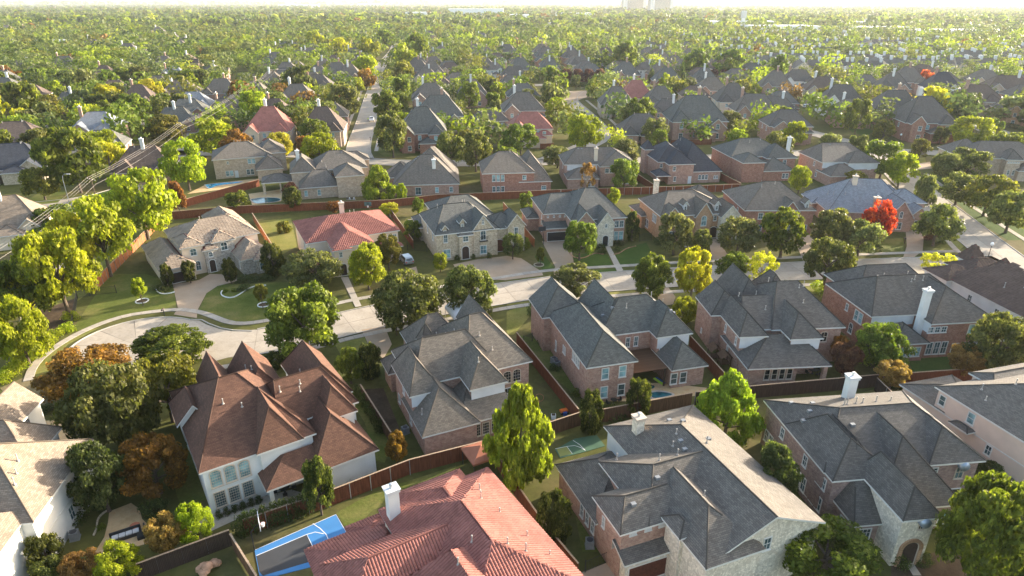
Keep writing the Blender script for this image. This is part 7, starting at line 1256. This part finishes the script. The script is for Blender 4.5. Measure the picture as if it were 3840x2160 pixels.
for k in range(14): p = W('o', 470 + k * 26, 712); shrub(p[0], p[1], 2.5, 1.6, 'dim', f'{ordn[k]} clump from the left of the long street hedge, centre', 'street hedge clumps')
for k in range(16): p = W('p', 1760 + k * 30, 955 + k * 8.5); shrub(p[0], p[1], 2.2, 1.6, 'dim', f'{ordn[k]} clump from the left of the avenue hedge on the right', 'avenue hedge clumps')
for k in range(4): p = W('o', (490, 588, 675, 765)[k], 685); tree(p[0], p[1], 4.4, 8.5, 6.4, 'plum', f'{ordn[k]} of four round bronze trees from the left along the hedge street', shape='round')
for k in range(4): p = W('o', (1700, 1785, 1870, 1955)[k], 665); tree(p[0], p[1], 4.2, 7, 5.4, 'plum', f'{ordn[k]} of four low bronze trees from the left, right of the utility pole', shape='round')
for k in range(5): p = W('p', 1640 + k * 22, 1110 + k * 6); tree(p[0], p[1], .9, 6.5, 6.2, 'dim', f'{ordn[k]} of five thin cypresses from the left beside the avenue', shape='cone')
# edging rings
for c, x, y, r_, lb in (('e', 1170, 285, 1.05, 'white scalloped ring round the left staked tree'), ('f', 197, 315, 1.05, 'white scalloped ring round the staked tree on the lawn'), ('k', 265, 1085, 1.0, 'stone ring round the slim young tree')):
    t = thing('edging_ring', lb, 'garden edging', at(c, x, y)); MB().lathe([(r_ - .1, .0), (r_ - .1, .04), (.02, .06)], 14).obj('mulch', M['soil'], t)
    bm_ = MB().box(-.16, -.07, 0, .16, .07, .16).me('edging_block', M['line' if 'white' in lb else 'cstone'])
    for k in range(18): a = 2 * math.pi * k / 18; link('edging_block', bm_, t, (r_ * math.cos(a), r_ * math.sin(a), 0), a + math.pi / 2)
def edging(c, pts, label, mat='line'):
    P = resample(smooth([W(c, *p) for p in pts]), .4); t = thing('garden_edging', label, 'garden edging', P[0]); bm_ = MB().box(-.18, -.07, 0, .18, .07, .17).me('edging_block', M[mat])
    for a, b in zip(P, P[1:]): link('edging_block', bm_, t, (a + b) / 2 - P[0], math.atan2(b.y - a.y, b.x - a.x))
edging('e', [(1285, 190), (1300, 215), (1340, 228), (1400, 222), (1440, 210)], 'white stone edging of the bed left of the tan driveway'); edging('e', [(1830, 200), (1815, 225), (1840, 250), (1900, 262), (1960, 240), (2030, 190), (2100, 160), (2195, 155)], 'white stone edging curving along the stone house bed'); edging('k', [(515, 985), (560, 1030), (640, 1030), (720, 985), (800, 1000)], 'brown stone edging left of the stepped walk', 'rock'); edging('k', [(880, 1000), (930, 990), (980, 950), (1065, 930)], 'brown stone edging right of the stepped walk', 'rock'); edging('a', [(770, 1120), (800, 1060), (800, 990), (850, 930), (900, 910)], 'pale stone edging along the patio path', 'cstone')

# ---------------------------------------------------------------- more trees to fill the blocks, individually up to about three hundred
ntree = sum(1 for o in C.objects if o.get('category') == 'tree')
KD = ['elm', 'elm', 'oak', 'oak', 'dim', 'lime', 'olive', 'pale', 'elm', 'ylw', 'org', 'oak']; adj = dict(elm='green', oak='dark green', dim='deep green', lime='lime green', olive='olive', pale='grey-green', ylw='yellow', org='orange-brown')
spots = []; tries = 0
def apart(x, y, r, L):
    for (a, b, q) in L:
        if abs(a - x) < 18 and abs(b - y) < 18 and math.hypot(a - x, b - y) < (r + q) * .72: return False
    return True
NEAR = list(TREES)
while len(spots) < 300 - ntree - 4 and tries < 30000:
    tries += 1; y = 205 * (430 / 205) ** random.random(); x = random.uniform(-.84, .84) * y; r = random.uniform(4.6, 9.0) if x < -.2 * y else random.uniform(3.4, 6.2)
    if x > -.25 * y and random.random() < .78: continue
    if free(x, y, r, .45) and offroad(x, y, r) and apart(x, y, r, NEAR): spots.append((x, y, r)); NEAR.append((x, y, r))
grp = {}
for x, y, r in spots:
    kd = random.choice(KD if x < -.1 * y else ['elm', 'oak', 'pale', 'elm', 'lime', 'oak', 'olive']); u = x / y
    reg = ['far left', 'left', 'centre left', 'centre', 'centre right', 'right', 'far right'][min(6, max(0, int((u + .84) / .24)))]; dist = 'front' if y < 270 else ('middle' if y < 345 else 'back')
    grp.setdefault((reg, dist, kd), []).append((u, x, y, r))
for (reg, dist, kd), L in grp.items():
    for i, (u, x, y, r) in enumerate(sorted(L)): H = r * random.uniform(1.15, 1.45) + 2.4; tree(x, y, r, H, H * .8, kd, f'{ordn[i]} {adj[kd]} tree from the left in the {dist} {reg} background gardens', shape=None if kd != 'org' else 'round')
# every tree beyond reads as one mass of crowns
PAL = np.array([L_[k][0] for k in ('elm', 'oak', 'dim', 'lime', 'olive', 'pale', 'ylw', 'org')]); PAL2 = np.array([L_[k][1] for k in ('elm', 'oak', 'dim', 'lime', 'olive', 'pale', 'ylw', 'org')])
base_c = {lv: [crown_pts('round', n, nl, .44) for _ in range(5)] for lv, (n, nl) in {0: (320, 13), 1: (90, 8), 2: (22, 5)}.items()}
def farwood(n, y0, y1, lv, size, seed, dens=lambda x, y: 1.0, chk=True):
    rs = np.random.default_rng(seed); VV, CC = [], []; placed = 0; t_ = 0; grid = {}
    while placed < n and t_ < n * 14:
        t_ += 1; y = y0 * (y1 / y0) ** (rs.random() ** .85); x = rs.uniform(-.86, .86) * y
        if rs.random() > dens(x, y): continue
        r = rs.uniform(3.4, 6.6) * size
        if chk and (not free(x, y, r, .05 if x < -.2 * y else .3) or not offroad(x, y, r)): continue
        gk = (int(x // 16), int(y // 16))
        if chk and any(math.hypot(a - x, b - y) < (r + q) * .72 for i in (-1, 0, 1) for j in (-1, 0, 1) for (a, b, q) in grid.get((gk[0] + i, gk[1] + j), ())): continue
        if y < 470 and not apart(x, y, r, NEAR): continue
        grid.setdefault(gk, []).append((x, y, r)); P, Nn, tt = base_c[lv][rs.integers(5)]; hc = r * rs.uniform(1.0, 1.35); k = rs.choice(8, p=[.28, .26, .14, .08, .12, .09, .02, .01]); a = rs.uniform(0, 6.28); ca, sa = math.cos(a), math.sin(a)
        Q = P * np.array([r, r, hc]); Q = np.stack([Q[:, 0] * ca - Q[:, 1] * sa + x, Q[:, 0] * sa + Q[:, 1] * ca + y, Q[:, 2] + rs.uniform(1, 2.4)], 1)
        nn = np.stack([Nn[:, 0] * ca - Nn[:, 1] * sa, Nn[:, 0] * sa + Nn[:, 1] * ca, Nn[:, 2]], 1)
        s = (.10, .18, .38)[lv] * r * rng.uniform(.6, 1.35, len(P)); VV.append(cards(Q, nn, s)); c = PAL[k] + (PAL2[k] - PAL[k]) * np.clip(tt - .1, 0, 1)[:, None]; CC.append(c * rs.uniform(.6, .9) * np.array([.9, 1.0, 1.05])); placed += 1
    V = np.concatenate(VV); cc = np.concatenate(CC); m = leafmesh('far_trees', V, np.zeros(len(cc)), FARM)
    at_ = m.attributes.new('col', 'FLOAT_COLOR', 'FACE'); at_.data.foreach_set('color', np.concatenate([cc, np.ones((len(cc), 1))], 1).astype(np.float32).ravel()); return m
FARM, t, b = newmat('leaf_far', .6, .2); a_ = N(t, 'ShaderNodeAttribute', attribute_name='col'); t.links.new(a_.outputs['Color'], b.inputs[0]); tr = t.nodes.new('ShaderNodeBsdfTranslucent'); t.links.new(mixc(t, 1.0, a_.outputs['Color'], (1.25, 1.38, .75), 'MULTIPLY'), tr.inputs[0]); mx = N(t, 'ShaderNodeMixShader'); mx.inputs[0].default_value = .38; t.links.new(b.outputs[0], mx.inputs[1]); t.links.new(tr.outputs[0], mx.inputs[2]); t.links.new(mx.outputs[0], t.nodes['Material Output'].inputs[0])
dn = lambda x, y: 1.0 if x < -.2 * y else (.08 if y < 520 else .42)
for args in ((1150, 235, 660, 0, 1.65, 3), (2600, 600, 1400, 1, 1.9, 4)):
    o = link('far_trees', farwood(*args, dens=dn)); o['kind'] = 'stuff'
o = link('far_trees', farwood(10500, 1250, 9000, 2, 2.2, 5, dens=lambda x, y: .75, chk=False)); o['kind'] = 'stuff'
o = link('far_trees', farwood(3200, 8600, 24000, 2, 7.0, 6, dens=lambda x, y: 1.0, chk=False)); o['kind'] = 'stuff'
# ---------------------------------------------------------------- far town: white commercial buildings and two office towers
def far_box(P0, P1, ytop, ybase, label, mat='canopyw', depth=40, name='commercial_building', roofm='walk', H=None):
    (x0, y0), (x1, _) = W('P', P0, ybase), W('P', P1, ybase); h = H or max(5, (ybase - ytop) * 3840 / 2576 / F_PX * y0 * 1.03)
    t = thing(name, label, 'building', ((x0 + x1) / 2, y0, 0)); w = (x1 - x0) / 2
    MB().box(-w, 0, 0, w, depth, h).obj('wall', M[mat], t); MB().box(-w - .6, -.6, h, w + .6, depth + .6, h + 1.0).obj('parapet', M['canopyw'], t)
    g_ = MB(); n = max(2, int(w / 9))
    for k in range(n): g_.box(-w + (k + .25) * 2 * w / n, -.3, h * .12, -w + (k + .75) * 2 * w / n, -.05, h * .45)
    g_.obj('shop_windows', M['glassd'], t)
    for k in range(4): MB().box(-w * .7 + k * w * .42, depth * .4, h + 1, -w * .7 + k * w * .42 + 4, depth * .4 + 4, h + 2.6).obj('roof_unit', M['galv'], t)
    return t
for a in ((1128, 1266, 26, 42, 'long white store roof left of centre near the horizon'), (1020, 1080, 34, 46, 'small white commercial building left of the long white store'), (1280, 1330, 40, 52, 'white commercial block right of the long white store'), (1400, 1500, 36, 47, 'white store below the first tower'), (1500, 1600, 50, 58, 'low white strip mall, centre right'), (1680, 1800, 52, 62, 'long white roof right of the towers'), (1790, 1960, 58, 72, 'widest white supermarket roof, right'), (1900, 2060, 70, 86, 'nearer white retail roof with red sign band'), (2060, 2180, 58, 70, 'white warehouse roof right of the supermarket'), (2140, 2300, 72, 84, 'low white retail roof beside the parking'), (2300, 2480, 80, 92, 'long low white roof toward the right edge'), (2200, 2330, 48, 56, 'far white roof near the hazy horizon, right'), (2380, 2560, 60, 67, 'far white roof at the right edge'), (1360, 1420, 60, 68, 'small pale building left of the white stores'), (700, 800, 12, 18, 'distant pale building on the left horizon'), (900, 960, 10, 15, 'distant white block left of the towers'), (1460, 1510, 0, 12, 'distant brown office block left of the towers')):
    far_box(*a, depth=60, mat='pink' if 'brown' in a[4] or 'small pale' in a[4] else 'canopyw')
def towerb(P0, P1, yb, H, label):
    (x0, y0), (x1, _) = W('P', P0, yb), W('P', P1, yb); w = (x1 - x0) / 2; t = thing('office_tower', label, 'tower', ((x0 + x1) / 2, y0, 0), R(12))
    MB().box(-w, 0, 0, w, w * 1.4, H).obj('core', M['glass'], t); nfl = int(H / 4.2); sm_ = MB().box(-w - .5, -.6, 0, w + .5, w * 1.4 + .6, 2.1).me('floor_band', M['cream'])
    for k in range(nfl): link('floor_band', sm_, t, (0, 0, k * 4.2 + .6))
    for sx in (-w, w): MB().box(sx - w * .16, -1.2, 0, sx + w * .16, w * .3, H + 3).obj('pier', M['trim'], t)
towerb(1572, 1622, 30, 82, 'left of two banded office towers at the top edge'); towerb(1640, 1690, 31, 86, 'right of two banded office towers at the top edge')
t = thing('pylon_sign', 'tall white pylon sign post above the retail roofs', 'sign', (*W('P', 1866, 78), 0)); MB().box(-3, -2, 0, 3, 2, 34).obj('post', M['canopyw'], t); MB().box(-4.5, -2.6, 22, 4.5, 2.6, 34.5).obj('panel', M['trim'], t)
# car parks and open ground between the shops
for pts in ([(1250, 58), (2000, 92), (2300, 98), (2500, 108), (2576, 100), (2100, 72), (1700, 52), (1300, 46)], [(1700, 90), (1900, 92), (1890, 100), (1720, 98)]): sheet('driveway', 'P', pts, 'walk')
# ---------------------------------------------------------------- haze over the whole plain
hz = MB().box(-21000, -250, -1, 21000, 25500, 95).me('haze', None); hm = bpy.data.materials.new('haze'); hm.use_nodes = True; t = hm.node_tree; t.nodes.clear()
vo = t.nodes.new('ShaderNodeVolumePrincipled'); vo.inputs['Color'].default_value = (.88, .93, 1.0, 1); vo.inputs['Density'].default_value = .000052; vo.inputs['Anisotropy'].default_value = .3
ou = t.nodes.new('ShaderNodeOutputMaterial'); t.links.new(vo.outputs[0], ou.inputs['Volume']); hz.materials.append(hm); o = link('haze', hz); o['kind'] = 'stuff'
